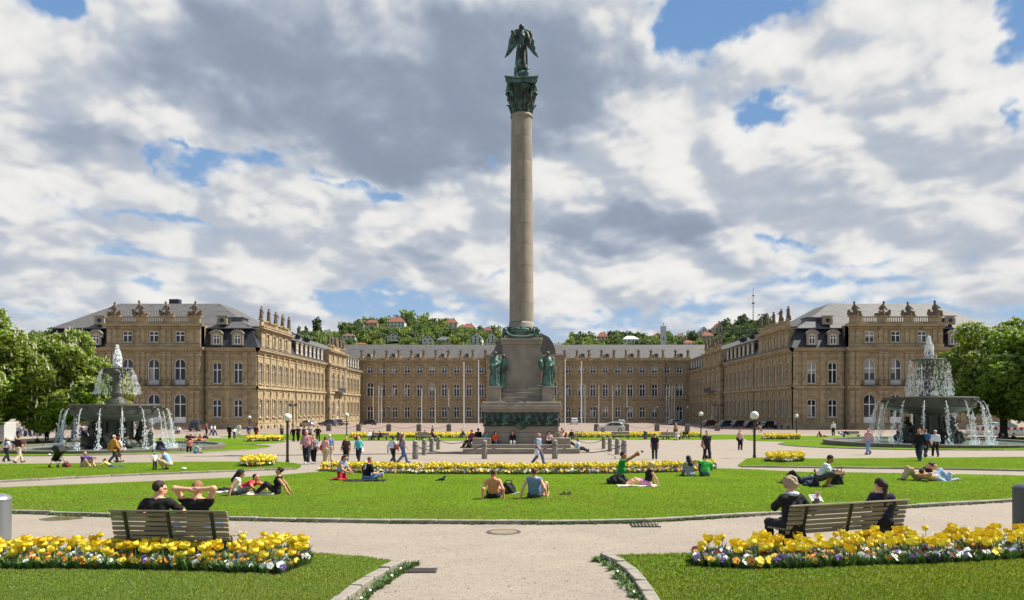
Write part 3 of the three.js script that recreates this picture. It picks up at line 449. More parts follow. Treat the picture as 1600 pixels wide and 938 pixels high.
  put('roof', quadGeo([[q(eo, y1, ez), q(ei, y1, ez), q(ri, y2, rz), q(ro, y2, rz)], [q(ei, y1, ez), q(ei, y1, zB), q(ri, y2, zB + 4), q(ri, y2, rz)], [q(eo, y1, ez), q(ro, y2, rz), q(ro, y2, zB + 4), q(eo, y1, zB)], [q(ro, y2, rz), q(ri, y2, rz), q(ri, y2, zB + 4), q(ro, y2, zB + 4)], [q(ro, y2, zB + 4), q(ri, y2, zB + 4), q(ei, y1, zB), q(eo, y1, zB)]]), MP.roof, B, M4());
  const lr = m * 61.5, lb = m * 72; put('roof', quadGeo([[q(ei, 17.5, zB + 6), q(ei, 17.5, zb - 4), q(lr, 21.6, zb - 4), q(lr, 21.6, zB + 2)], [q(lr, 21.6, zB + 2), q(lr, 21.6, zb - 4), q(lb, 17.5, zb - 4), q(lb, 17.5, zB + 2)]]), MP.roof, B, M4());
  put('gutter', merge([box(W - 1.8, .16, .3, x0 + W / 2, y1, ez + .1), box(.3, .16, 84, ei - m * .1, y1 - .01, -184)]), MP.lead, B, M4());
  // roof of the risalits behind their parapets
  put('attic_roof', merge([box(17.3, .2, 9, cx, 18.0, zf - 4.1), box(17.2, 4.4, .5, cx, 15.8, zf - 8), box(9, .18, 17.6, xi + m * 4.9, 17.98, zf - 11.6), box(.5, 4.2, 17.4, xi + m * 9, 15.8, zf - 11.7), box(9, .18, 17.2, xi + m * 4.2, 17.05, -197.1), box(.5, 3.4, 17, xi + m * 8.4, 15.3, -197.1)]), MP.lead, B, M4());
  put('wall', merge([box(.5, 4.4, 8.9, cx - 8.6, 15.8, zf - 3.4), box(.5, 4.4, 8.9, cx + 8.6, 15.8, zf - 3.4), box(9, 4.3, .5, xi + m * 4.78, 15.75, -160.3), box(8.6, 4.2, .5, xi + m * 4.4, 15.7, -142.95), box(8.6, 3.3, .5, xi + m * 4.1, 15.3, -188.5), box(8.6, 3.3, .5, xi + m * 4.1, 15.3, -205.7)]), MP.stone, B, M4());
  put('wall', merge([box(.6, 17, 26, xo - m * .3, 5.2, zf - 13.6), box(.6, 17, 62, lb, 5.2, -197), box(W - 2, 17, .6, x0 + W / 2, 5.2, zB)]), MP.stone, B, M4());
  for (const u of outer) dormer(B, F, u, 14.15, .02);
  const GD = m < 0 ? 164.5 : 164.5; for (let k = 0; k < 7; k++) slimDormer(B, G, U(GD + k * 3.35), 14.2, -.05);
  for (let k = 0; k < 6; k++) slimDormer(B, G, U(209 + k * 3.1), 14.2, -.05);
  const oeil = merge([boxUV(extr(shapeOf([[-.95, 0], [.95, 0], [.95, 1.1], [.6, 1.6], [-.6, 1.6], [-.95, 1.1]]), .4)), box(2.3, .16, .6, 0, 1.62, .2)]);
  for (const d of [-11.7, 11.9]) { const o = put('round_dormer', oeil, MP.pale, B, M4().makeTranslation(cx - m * d * -1, 18.3, zf - 1.9)); part('pane', cyl(.42, .42, .06, 0, 0, 0, 16).rotateX(Math.PI / 2).translate(0, .8, .41), MP.glass, o); part('dormer_cheek', box(1.8, 1.4, 3, 0, .7, -1.55), MP.slate, o); }
  for (const d of [170, 178, 186, 213, 221]) { const o = put('box_dormer', merge([box(1.5, .18, 3.6, 0, 1.35, 0), box(.5, .9, 3.2, m * .55, .8, 0)]), MP.lead, B, M4().makeTranslation(xi + m * 4, 18.5, -d)); part('pane', box(.04, .7, 3.0, -m * .2, .8, 0), MP.dark, o); }
  put('box_dormer', merge([box(4, .18, 3, 0, 1.4, 0), box(3.6, 1.2, 2.8, 0, .7, 0)]), MP.lead, B, M4().makeTranslation(xi + m * 6.2, 18.6, -146));
  if (m < 0) put('chimney', box(2, 1.2, 1.4, -73.4, 24.4, rz - 1), MP.slate, B, M4());
  return B;
}
wing(-1, 'sandstone palace wing on the left with its sunlit long side and slate mansard roof');
wing(1, 'sandstone palace wing on the right with its long side in shade');

// ---- the main building at the end of the court
{
  const B = thing('palace', 'sandstone main building of the palace closing the court between both wings', 'palace'), zf = -230, F = FR(-52, zf, 1, 0), W = 104, yb = -4.5;
  const up = (x) => x + 52, lst = [];
  for (const s of [-1, 1]) for (let k = 0; k < 10; k++) { const u = up(s * (13.6 + 3.86 * k)), big = k === 9; lst.push({ u, v: big ? -1.6 : -.85, w: big ? 2.0 : 1.75, h: big ? 4.6 : 3.6, arch: big ? 'round' : 'seg' }, { u, v: 5.75, w: big ? 2.2 : 1.8, h: big ? 4.6 : 4.0, arch: big ? 'round' : 'seg' }, { u, v: 13.0, w: 1.75, h: 2.15, arch: 'flat' }); }
  facade(B, F, [[0, yb], [up(-11), yb], [up(-11), 17], [0, 17]], lst.filter((o) => o.u < 52)); facade(B, F, [[up(11), yb], [W, yb], [W, 17], [up(11), 17]], lst.filter((o) => o.u > 52));
  const rows = [[yb, -1.7, .14], [4.4, 4.6, .1], [4.9, 5.25, .35], [5.25, 5.4, .25], [11.6, 11.8, .1], [12.1, 12.4, .3], [16.2, 16.5, .2], [16.7, 17.1, .65], [17.1, 17.25, .75]];
  for (const [a, b] of [[0, up(-11) - .5], [up(11) + .5, W]]) { put('cornice', moulding(a, b, rows), MP.trim, B, F); put('dentil_band', dentils(a, b, 16.58, .05, .7), MP.trim, B, F); }
  for (const s of [-1, 1]) for (let k = 0; k <= 9; k++) { const u = up(s * (15.53 + 3.86 * k)); if (u > .5 && u < W - .5) { pilaster(B, F, u, 5.4, 6.2, .55); put('wall_strip', box(.55, 4.2, .1, u, 14.3, .05), MP.trim, B, F); put('wall_strip', box(.6, 6, .1, u, 1.4, .05), MP.trim, B, F); } }
  pipes(B, F, [up(-44), up(44), up(-12.2), up(12.2)], 16.5);
  // parapet, plinths under the statues
  for (const s of [-1, 1]) { const a = s < 0 ? 0 : up(11), b = s < 0 ? up(-11) : W; put('parapet', box(b - a, .7, .5, (a + b) / 2, 17.6, -.3), MP.trim, B, F); for (let k = 0; k < 11; k++) { const x = s * (12.4 + 3.86 * k); put('statue_plinth', box(1.1, 1.0, .8, up(x), 17.76, -.3), MP.trim, B, F); STATUES.push([x, 18.28, zf - .3, 0, 'small']); if (k % 2) { const o = put('round_dormer', oeilSmall(), MP.pale, B, M4().makeTranslation(x + s * 1.9, 18.0, zf - 1.6)); part('pane', cyl(.42, .42, .06, 0, 0, 0, 14).rotateX(Math.PI / 2).translate(0, .8, .41), MP.glass, o); } } }
  put('roof', quadGeo([[[-60, 17.2, zf - 1], [60, 17.2, zf - 1], [60, 22.7, zf - 8], [-60, 22.7, zf - 8]], [[-60, 22.7, zf - 8], [60, 22.7, zf - 8], [60, 17.2, zf - 15], [-60, 17.2, zf - 15]]]), MP.roof, B, M4());
  put('wall', merge([box(120, 21, .6, 0, 6.6, zf - 15), box(8, 21, .6, -56, 6.6, zf - .4), box(8, 21, .6, 56, 6.6, zf - .4)]), MP.stone, B, M4());
  // centre pavilion with its curved slate dome, mostly behind the monument
  const P = FR(-12, zf + 3, 1, 0), cl = []; for (let k = 0; k < 5; k++) { const u = 12 + (k - 2) * 4.4; cl.push({ u, v: -2, w: 2.2, h: 5.4, arch: 'round', kind: 'door' }, { u, v: 5.8, w: 2.2, h: 4.8, arch: 'round' }, { u, v: 13.2, w: 1.8, h: 2.4, arch: 'flat' }); }
  facade(B, P, [[0, yb], [24, yb], [24, 18.6], [0, 18.6]], cl, 3.4);
  put('cornice', moulding(0, 24, [...rows.slice(0, 6), [17.6, 17.9, .2], [18.1, 18.5, .7], [18.5, 18.7, .8]]), MP.trim, B, P);
  for (let k = 0; k <= 5; k++) { pilaster(B, P, 12 + (k - 2.5) * 4.4, 5.4, 12.2, .9); pilaster(B, P, 12 + (k - 2.5) * 4.4, -2.6, 7.2, .9); }
  const prof = [[-9.6, 18.7], [-9.4, 20.4], [-8.7, 22.4], [-7.4, 24.2], [-5, 25.4], [5, 25.4], [7.4, 24.2], [8.7, 22.4], [9.4, 20.4], [9.6, 18.7]];
  put('dome', boxUV(extr(shapeOf(prof), 12)), MP.roof, B, M4().makeTranslation(0, 0, zf - 9.5));
}
function oeilSmall() { return merge([boxUV(extr(shapeOf([[-.75, 0], [.75, 0], [.75, 1], [.45, 1.4], [-.45, 1.4], [-.75, 1]]), .4)), box(1.5, 1.2, 2.2, 0, .6, -1.1)]); }
// ---------------------------------------------------------------- the column in the middle of the square
const granT = tex(512, (u, v) => { const n = tfbm(u, v, 4, 5, 71), g = tfbm(u, v, 60, 2, 73, .9), s = tfbm(u * 1, v, 3, 3, 79); const k = .88 + .5 * n + .22 * g; return [.305 * k * (1 + .1 * s), .262 * k, .208 * k * (1 - .08 * s)]; }, true, 3);
const bronzeT = tex(512, (u, v) => { const n = sstep(-.18, .32, tfbm(u, v, 5, 5, 81)), g = tfbm(u, v, 30, 3, 85); const a = [.02, .022, .017], b = [.085, .20, .155]; return a.map((c, i) => mix(c, b[i], clamp(n + .3 * g, 0, 1))); }, true, 1.6);
const bronzeG = tex(512, (u, v) => { const n = sstep(-.32, .30, tfbm(u, v, 5, 5, 91)), g = tfbm(u, v, 30, 3, 95); const a = [.03, .045, .036], b = [.105, .225, .175]; return a.map((c, i) => mix(c, b[i], clamp(n + .3 * g, 0, 1))); }, true, 1.4);
const MM = { stone: mat(1, 1, 1, .85, { map: granT }), dark: mat(1, 1, 1, .55, { map: bronzeT, metal: .25 }), green: mat(1, 1, 1, .5, { map: bronzeG, metal: .15 }) };
const MX = -.25, MZ = -56.2;
{
  const B = thing('column_monument', 'tall stone victory column on a stepped pedestal with bronze reliefs', 'monument', [MX, 0, MZ]);
  const P = (n, g, m = MM.stone) => part(n, g, m, B), lay = (w, y0, y1, b = .03, d = w) => rbox(w, y1 - y0, d, b, 0, (y0 + y1) / 2, 0);
  P('step', rbox(8.3, .7, 8.3, .04, 0, -1.02, 0)); P('step', rbox(7.1, .3, 7.1, .04, 0, -.54, 0));
  for (const s of [-1, 1]) for (const t of [-1, 1]) P('bench_block', rbox(1.35, .46, 1.0, .05, s * 2.85, -.17, t * 2.95));
  P('plinth', [lay(5.75, -.4, .05), lay(5.6, .05, .4)]);
  P('base_block', lay(5.42, .4, 1.95, .02)); P('base_cornice', [lay(5.6, 1.9, 2.08), lay(5.85, 2.08, 2.42), lay(5.7, 2.42, 2.66, .06)]);
  // bronze relief bands with marching figures, one per side
  const rr = rng(40);
  let reliefG; for (let s = 0; s < 4; s++) {
    const pr = [], W = 5.2; for (let k = 0; k < 34; k++) { const x = (k + .5) / 34 * W - W / 2 + (rr() - .5) * .08, h = .52 + rr() * .18, a = (rr() - .5) * .2, big = Math.abs(x) > .5 ? 1 : .8; pr.push([x, -.36, .03, x + a * .4, -.36 + h * .5, .07, .035, .06], [x + a * .4, -.36 + h * .5, .07, x + a, -.36 + h * .8 * big, .06, .065, .05], { c: [x + a, -.36 + h * .95 * big, .07], r: [.045, .055, .05] }, [x + a * .8, -.36 + h * .72, .07, x + a + (rr() - .5) * .3, -.3 + h * .6, .1, .03, .02]); if (k % 5 === 2) pr.push([x - .15, -.1, .08, x + .2, -.06, .1, .1, .12], [x + .2, -.05, .1, x + .32, .12, .1, .07, .05], [x - .1, -.12, .06, x - .14, -.4, .05, .03, .02], [x + .15, -.12, .06, x + .18, -.4, .05, .03, .02]); }
    const m = P('relief', reliefG ??= merge([box(5.3, .96, .1, 0, 0, 0), rbox(5.42, .07, .16, .02, 0, .47, .02), rbox(5.42, .07, .16, .02, 0, -.47, .02), solid(pr, .02, .035)]), MM.dark);
    m.position.set([0, 2.72, 0, -2.72][s], 1.38, [2.72, 0, -2.72, 0][s]); m.rotation.y = s * Math.PI / 2;
  }
  P('boss', [solid([{ c: [0, 1.0, 2.85], r: [.5, .22, .16] }, { c: [0, 1.22, 2.9], r: [.2, .2, .16] }, [-.3, 1.2, 2.85, .3, .85, 2.9, .09, .05], [.3, 1.2, 2.85, -.3, .85, 2.9, .09, .05], { c: [0, .8, 2.82], r: [.3, .16, .12] }], .05, .04)], MM.dark);
  P('pedestal_step', lay(4.05, 2.66, 3.02)); P('pedestal_step', lay(3.7, 3.02, 3.36)); P('pedestal_step', lay(3.35, 3.36, 3.68));
  { const g = boxUV(new THREE.CylinderGeometry(1.98, 2.09, 3.15, 4, 1).rotateY(Math.PI / 4).translate(0, 5.25, 0)); g.computeVertexNormals(); P('pedestal', [lay(3.1, 3.68, 3.9), g]); }
  P('pedestal_cornice', [lay(2.86, 6.8, 6.95), lay(3.0, 6.95, 7.2), lay(3.12, 7.2, 7.42, .05), lay(2.5, 7.42, 7.62)]);
  P('pedestal_panel', [-1, 1].map((s) => box(2.5, .03, .03, 0, 4.1 + (s + 1) * 1.1, 1.46 - (s + 1) * .036)));
  for (const sx of [-1, 1]) for (const sz of [-1, 1]) P('side_pedestal', [rbox(.92, 1.1, .92, .03, sx * 1.98, 3.2, sz * 1.98), rbox(1.0, .12, 1.0, .03, sx * 1.98, 3.72, sz * 1.98), rbox(1.0, .14, 1.0, .03, sx * 1.98, 2.73, sz * 1.98)]);
  // wreath: a torus of leaves with a hanging garland
  const lv = [], leaf = new THREE.SphereGeometry(.16, 6, 4).scale(.5, 1, .3); for (let k = 0; k < 220; k++) { const a = rr() * 6.283, t = rr() * 6.283, q = leaf.clone(); q.rotateX(rr() * 3).rotateY(rr() * 6).rotateZ(1.2 + rr()); q.translate(0, 0, 0); const R = 1.12 + .24 * Math.cos(t); q.translate(R * Math.cos(a), 8.0 + .28 * Math.sin(t), R * Math.sin(a)); lv.push(q); }
  P('wreath', [new THREE.TorusGeometry(1.12, .24, 8, 40).rotateX(Math.PI / 2).translate(0, 8.02, 0), ...lv], MM.green);
  for (let s = 0; s < 4; s++) { const g = tube([[-1.25, 7.95, 1.2], [-.8, 7.6, 1.42], [0, 7.5, 1.5], [.8, 7.6, 1.42], [1.25, 7.95, 1.2]], .11, 20, 8).rotateY(s * Math.PI / 2); P('garland', [g, solid([{ c: [-1.25, 8.0, 1.2], r: [.2, .24, .2] }, [-1.25, 8, 1.2, -1.4, 7.7, 1.35, .12, .08]], .03, .05).rotateY(s * Math.PI / 2)], MM.green); }
  P('column_base', lathe([[0, 7.6], [1.22, 7.6], [1.25, 7.75], [1.2, 7.95], [1.08, 8.1], [1.05, 8.3], [1.0, 8.45], [.95, 8.6], [.93, 8.75], [0, 8.75]], 48));
  // drums of the shaft, each with a narrow joint
  const ys = [8.75, 10.2, 11.65, 13.0, 14.6, 16.2, 17.9, 19.4, 21, 22.8, 24.35], rad = (y) => mix(.925, .785, ((y - 8.75) / 15.6) ** 1.15);
  for (let k = 0; k < ys.length - 1; k++) { const a = ys[k], b = ys[k + 1], g = lathe([[rad(a) - .010, a + .003], [rad(a), a + .016], [rad((a + b) / 2), (a + b) / 2], [rad(b), b - .016], [rad(b) - .010, b - .003]], 56); const uv = g.attributes.uv; for (let i = 0; i < uv.count; i++) uv.setXY(i, uv.getX(i) * 5.5 + k * 1.7, a + uv.getY(i) * (b - a)); P('drum', g); }
  P('shaft_ring', lathe([[0, 24.3], [.8, 24.3], [.86, 24.36], [.87, 24.44], [.82, 24.52], [.8, 24.6], [0, 24.6]], 48));
  // capital: bell, two rows of leaves, volutes, abacus
  P('capital', lathe([[.76, 24.6], [.78, 25.2], [.86, 25.9], [1.06, 26.5], [1.14, 26.62], [0, 26.62]], 40), MM.dark);
  const acan = (w, h, out) => { const s = new THREE.Shape(); s.moveTo(-w * .35, 0); s.quadraticCurveTo(-w * .62, h * .55, -w * .3, h * .9); s.quadraticCurveTo(0, h * 1.12, w * .3, h * .9); s.quadraticCurveTo(w * .62, h * .55, w * .35, 0); const g = new THREE.ExtrudeGeometry(s, { depth: .05, bevelEnabled: true, bevelSize: .02, bevelThickness: .03, bevelSegments: 2, curveSegments: 6, steps: 1 }); const t = g, p = t.attributes.position; for (let i = 0; i < p.count; i++) { const y = p.getY(i) / h; p.setZ(i, p.getZ(i) + out * Math.pow(Math.max(y, 0), 2.4) + .04 * Math.cos(p.getX(i) / w * 9)); } t.computeVertexNormals(); return t; };
  for (let k = 0; k < 8; k++) { const a = acan(.5, .72, .26).translate(0, 24.62, .78).rotateY(k * Math.PI / 4); P('capital_leaf', a, MM.dark); const b = acan(.52, 1.15, .34).translate(0, 24.75, .76).rotateY((k + .5) * Math.PI / 4); P('capital_leaf', b, MM.dark); }
  for (let k = 0; k < 4; k++) { const a = Math.PI / 4 + k * Math.PI / 2; P('volute', [new THREE.TorusGeometry(.17, .085, 8, 16).rotateY(Math.PI / 2 - .0).translate(0, 26.3, 1.32).rotateY(a), new THREE.SphereGeometry(.12, 8, 6).translate(0, 26.3, 1.32).rotateY(a), tube([[0, 25.4, .9], [0, 25.95, .98], [0, 26.35, 1.15], [0, 26.48, 1.35]], .09, 10, 6).rotateY(a)], MM.dark); P('volute', [ball(.16, 0, 26.2, 1.08), bar([0, 25.5, .92], [0, 26.2, 1.06], .06)].map((g) => g.rotateY(k * Math.PI / 2)), MM.dark); }
  { const s = new THREE.Shape(), r = 1.2; s.moveTo(-r, -r); s.quadraticCurveTo(0, -r * .74, r, -r); s.quadraticCurveTo(r * .74, 0, r, r); s.quadraticCurveTo(0, r * .74, -r, r); s.quadraticCurveTo(-r * .74, 0, -r, -r); P('abacus', [extr(s, .3, .04).rotateX(-Math.PI / 2).translate(0, 26.62, 0), extr(s, .14, .03).scale(1.06, 1.06, 1).rotateX(-Math.PI / 2).translate(0, 26.92, 0)], MM.green); }
}
// ---- figures: a draped standing figure from cones; g: {h height, arms, robe, wings...}
function drapedFigure({ h = 1, left = [.2, .58, .12], right = [-.2, .62, .14], lean = 0, head = 0, wide = 1, n = 9, seed = 1, extra = [], cell = .03 }) {
  const s = (v) => v, w = wide, x = lean, P = [
    [0, .03, 0, x * .4, .48, 0, .135 * w, .095 * w], [.07 * w, .02, .03, .05, .46, .02, .07, .06], [-.06 * w, .02, .06, -.04, .46, .03, .075, .06], [x * .4, .48, 0, x * .8, .72, 0, .095 * w, .10 * w], [x * .8, .72, 0, x, .80, -.005, .10 * w, .06],
    [x - .10 * w, .79, 0, x + .10 * w, .79, 0, .05, .05], [x, .80, 0, x + head * .3, .88, .01, .04, .035], { c: [x + head * .4, .925, .015], r: [.05, .062, .06] }, { c: [x + head * .4, .935, -.01], r: [.058, .06, .062] },
    [x + .125 * w, .78, 0, mix(x + .13 * w, left[0], .5) + .03, mix(.78, left[1], .55) - .02, left[2] * .3, .05, .042], [mix(x + .13 * w, left[0], .5) + .03, mix(.78, left[1], .55) - .02, left[2] * .3, left[0], left[1], left[2], .04, .028],
    [x - .125 * w, .78, 0, mix(x - .13 * w, right[0], .5) - .03, mix(.78, right[1], .55) - .02, right[2] * .3, .05, .042], [mix(x - .13 * w, right[0], .5) - .03, mix(.78, right[1], .55) - .02, right[2] * .3, right[0], right[1], right[2], .04, .028], ...extra];
  const fo = folds(n, .013, .02, .7, seed), f2 = folds(n * 2 + 1, .006, .02, .62, seed + 2);
  return solid(P, .035, cell, (d, X, Y, Z) => f2(fo(d, X, Y, Z), X, Y, Z)).scale(h, h, h);
}
{
  const A = thing('angel_statue', 'green bronze winged angel standing on top of the column', 'statue', [MX, 27.05, MZ]);
  const base = [{ c: [0, .5, 0], r: [.5, .5, .5] }]; for (let k = 0; k < 4; k++) { const a = k * Math.PI / 2 + Math.PI / 4, c = Math.cos(a) * .58, q = Math.sin(a) * .58; base.push([c, .1, q, c * 1.05, .62, q * 1.05, .17, .14], { c: [c * 1.05, .86, q * 1.05], r: [.14, .16, .14] }, [c, .55, q, c * .4 - q * .4, .75, q * .4 + c * .4, .09, .07], [c, .2, q, c * 1.25, .05, q * 1.25, .12, .1]); }
  part('putti_globe', [solid(base, .08, .055), rbox(1.75, .12, 1.75, .04, 0, .05, 0)], MM.green, A);
  const body = drapedFigure({ h: 3.5, left: [.16, .52, .1], right: [-.16, .68, .17], wide: .9, n: 8, seed: 3, cell: .016, extra: [[-.16, .68, .17, -.19, .73, .2, .03, .042], [.16, .52, .1, .2, .72, .13, .02, .012], [.2, .72, .13, .19, .84, .13, .03, .006]] }).translate(0, .98, 0);
  part('body', body, MM.dark, A);
  const wing = (m) => { const s = new THREE.Shape(); s.moveTo(0, 2.55); s.quadraticCurveTo(m * .25, 2.95, m * .62, 2.72); s.quadraticCurveTo(m * .95, 2.3, m * 1.02, 1.6); s.quadraticCurveTo(m * 1.1, 1.1, m * 1.32, .62); s.quadraticCurveTo(m * .9, .85, m * .62, 1.25); s.quadraticCurveTo(m * .3, 1.6, m * .1, 2.0); s.lineTo(0, 2.55); const g = extr(s, .16, .05, 2), p = g.attributes.position; for (let i = 0; i < p.count; i++) { const x = Math.abs(p.getX(i)); p.setZ(i, p.getZ(i) - .35 - x * .35 + .18 * x * x + .025 * Math.sin(p.getY(i) * 14 + x * 6)); } g.computeVertexNormals(); return g.translate(0, 1.5, 0); };
  for (const m of [-1, 1]) part('wing', wing(m), MM.green, A);
}
{
  const spec = [[-1.98, 1.98, 'bronze double figure of a draped woman with crossed arms, front left of the pedestal', { left: [.02, .60, .16], right: [-.02, .57, .17], lean: .02, wide: 1.12, n: 8, seed: 1, extra: [[.2, .03, -.1, .24, .5, -.1, .11, .08], [.24, .5, -.1, .25, .76, -.1, .085, .075], { c: [.25, .86, -.08], r: [.055, .065, .06] }, [.32, .7, -.1, .36, .45, -.02, .045, .03]] }],
    [1.98, 1.98, 'bronze draped figure with raised staff, front right of the pedestal', { left: [.04, .56, .17], right: [-.2, .68, .12], lean: -.01, wide: 1.2, n: 10, seed: 5, extra: [[-.2, .44, .12, -.21, .94, .1, .018, .015], [-.2, .52, .1, -.22, .68, .12, .07, .07], [.1, .6, 0, .14, .3, -.02, .08, .07]] }],
    [-1.98, -1.98, 'bronze draped figure on the rear left corner of the pedestal', { seed: 8 }], [1.98, -1.98, 'bronze draped figure on the rear right corner of the pedestal', { seed: 11, left: [.2, .7, .1] }]];
  for (const [x, z, label, o] of spec) { const t = thing('bronze_statue', label, 'statue', [MX + x, 3.78, MZ + z], z < 0 ? Math.PI : 0); part('body', drapedFigure({ h: 2.62, cell: z > 0 ? .018 : .03, ...o }), MM.green, t); part('pedestal_plate', rbox(.9, .09, .9, .02, 0, .045, 0), MM.green, t); }
}
// ---- stone figures along the palace roofs
{
  const fig = [1, 2, 3].map((s) => drapedFigure({ h: 2.7, seed: s * 2.7, cell: .045, wide: 1.15, lean: (s - 2) * .03, left: s === 1 ? [.24, .9, .06] : [.2, .5, .14], right: s === 2 ? [-.28, .72, .08] : [-.15, .6, .18], head: (s - 2) * .08, extra: [[.1, .02, -.08, .18, .3, -.06, .09, .05]] }));
  const grp = [1, 2, 3].map((s) => { const q = s % 2 ? 1 : -1; return solid([[0, .3, 0, .05 * q, 1.1, 0, .5, .36], [.05 * q, 1.1, 0, -.1 * q, 1.85, .1, .4, .3], [-.1 * q, 1.85, .1, -.2 * q, 2.25, .15, .2, .16], { c: [-.24 * q, 2.52, .2], r: [.19, .24, .2] }, [.2 * q, 1.8, .1, .75 * q, 1.35, .3, .15, .1], [-.45 * q, 1.75, .1, -.75 * q, 1.1, .35, .15, .1], [.1, .9, .2, .7 * q, .75, .6, .26, .2], [.7 * q, .75, .6, .75 * q, .1, .6, .18, .14], { c: [-1.0 * q, .5, .1], r: [.5, .42, .4] }, { c: [-1.25 * q, .95, .25], r: [.24, .28, .24] }, [-1.0 * q, .3, .1, -.9 * q, .1, .5, .2, .12], { c: [.95 * q, .35, -.1], r: [.4, .3, .35] }], .12, .085, (d, x, y, z) => d + .03 * Math.sin(x * 13 + y * 9) * Math.sin(z * 11 + y * 5)); });
  const shield = solid([{ c: [0, 1.1, 0], r: [.8, 1.0, .35] }, [-.7, .3, 0, -1.2, 1.5, 0, .35, .25], [.7, .3, 0, 1.2, 1.5, 0, .35, .25], { c: [-1.25, 1.9, .05], r: [.25, .3, .25] }, { c: [1.25, 1.9, .05], r: [.25, .3, .25] }, [-.4, 2.0, 0, .4, 2.0, 0, .25, .25], { c: [0, 2.4, 0], r: [.3, .3, .25] }], .1, .1);
  let gi = 0; const ord = ['first', 'second', 'third', 'fourth', 'fifth', 'sixth', 'seventh', 'eighth', 'ninth', 'tenth', 'eleventh'], counts = new Map();
  for (const [x, y, z, turn, kind] of STATUES) {
    gi++; const where = kind === 'group' ? (x < 0 ? 'the front balustrade of the left palace wing' : 'the front balustrade of the right palace wing') : kind === 'small' ? 'the roof parapet of the main palace building' : (x < 0 ? 'the long side parapet of the sunlit palace wing' : 'the long side parapet of the shaded palace wing');
    const what = kind === 'group' ? 'weathered stone statue group seated on ' : kind === 'shield' ? 'stone coat of arms with supporters on ' : 'small stone statue standing on ';
    const set = kind + where + (x < 0) + (kind === 'figure' && z < -180), no = counts.get(set) ?? 0; counts.set(set, no + 1);
    const label = kind === 'shield' ? what + where : kind === 'small' ? 'small stone statue, ' + ord[no] + ' from the column on the ' + (x < 0 ? 'left' : 'right') + ' half of the parapet' : kind === 'group' ? 'weathered stone statue group, ' + ord[no] + ' from the left on ' + (x < 0 ? 'the left wing balustrade' : 'the right wing balustrade') : 'small stone statue, ' + ord[no] + (z < -180 ? ' beside the coat of arms on the ' : ' nearest of five on the ') + (x < 0 ? 'sunlit wing parapet' : 'shaded wing parapet');
    const t = thing('roof_statue', label, 'statue', [x, y, z], turn + (kind === 'group' ? 0 : ((gi * 37) % 7 - 3) * .12), kind === 'shield' ? undefined : (kind === 'group' ? 'statue groups on ' : 'roof statues on ') + where);
    const g = kind === 'group' ? grp[gi % 3] : kind === 'shield' ? shield : fig[gi % 3]; const b = part('figure', g, MP.statue, t); const k = kind === 'group' ? [1.06, 1.0, 1.1, 1.04][gi % 4] : kind === 'small' ? .9 : 1; b.scale.set(k, k, k);
    part('plinth', rbox(kind === 'group' ? 2.6 : .95, .24, .9, .03, 0, .06, 0), MP.trim, t);
  }
}
// ---------------------------------------------------------------- the two fountains
const MF = {
  rim: mat(.17, .145, .12, .8, { map: tex(256, (u, v) => { const k = .9 + .5 * tfbm(u, v, 4, 4, 101); return [k, k, k]; }, true, 2.5) }),
  iron: mat(1, 1, 1, .6, { map: tex(256, (u, v) => { const n = clamp(.5 + 1.1 * tfbm(u, v, 4, 4, 111), 0, 1), m = clamp(.4 + 1.3 * tfbm(u, v, 3, 3, 117), 0, 1); return [mix(.022, .085, n), mix(.021, .075, n) + .008 * m, mix(.017, .055, n)]; }, true, 2) }),
  pool: mat(.36, .50, .47, .12, { clearcoat: .6, clearcoatRoughness: .05, bumpMap: tex(256, (u, v) => [.5 + .5 * tfbm(u, v, 8, 3, 121)], false, 2.2), bumpScale: .05 }),
  water: mat(.86, .87, .87, .25, { transmission: .5, thickness: 0, ior: 1.33, side: THREE.DoubleSide }),
  foam: mat(.92, .94, .95, .5, { transmission: .2, thickness: 0, ior: 1.33 }),
};
function waterJet(pts, r, seed, spread, drops) { // a broken stream: wavering strands plus loose drops
  const rr = rng(seed), L = [], c = new THREE.CatmullRomCurve3(pts.map((p) => V(...p)));
  for (let k = 0; k < 4; k++) { const q = [], ph = rr() * 9; for (let i = 0; i <= 14; i++) { const t = i / 14, p = c.getPoint(t), w = spread * (.15 + t * t); q.push([p.x + w * noise3(t * 3 + ph, k, 1), p.y, p.z + w * noise3(t * 3 + ph, k, 7)]); } const g = new THREE.TubeGeometry(new THREE.CatmullRomCurve3(q.map((p) => V(...p))), 26, 1, 5); const pos = g.attributes.position, n = g.attributes.normal; for (let i = 0; i < pos.count; i++) { const t = Math.floor(i / 6) / 26, rad = r * Math.max(.12, (.8 + .9 * noise3(t * 11 + ph, i % 6, k)) * (1 - .55 * t)); pos.setXYZ(i, pos.getX(i) - n.getX(i) * (1 - rad), pos.getY(i) - n.getY(i) * (1 - rad), pos.getZ(i) - n.getZ(i) * (1 - rad)); } L.push(g); }
  const ico = new THREE.IcosahedronGeometry(1, 0); for (let k = 0; k < drops; k++) { const t = .25 + .75 * Math.sqrt(rr()), p = c.getPoint(t), w = spread * (.3 + t) * .9, s = .012 + .03 * rr(); L.push(ico.clone().scale(s, s * (1.2 + 2 * rr()), s).translate(p.x + (rr() - .5) * w, p.y + (rr() - .5) * .2, p.z + (rr() - .5) * w)); }
  return merge(L);
}
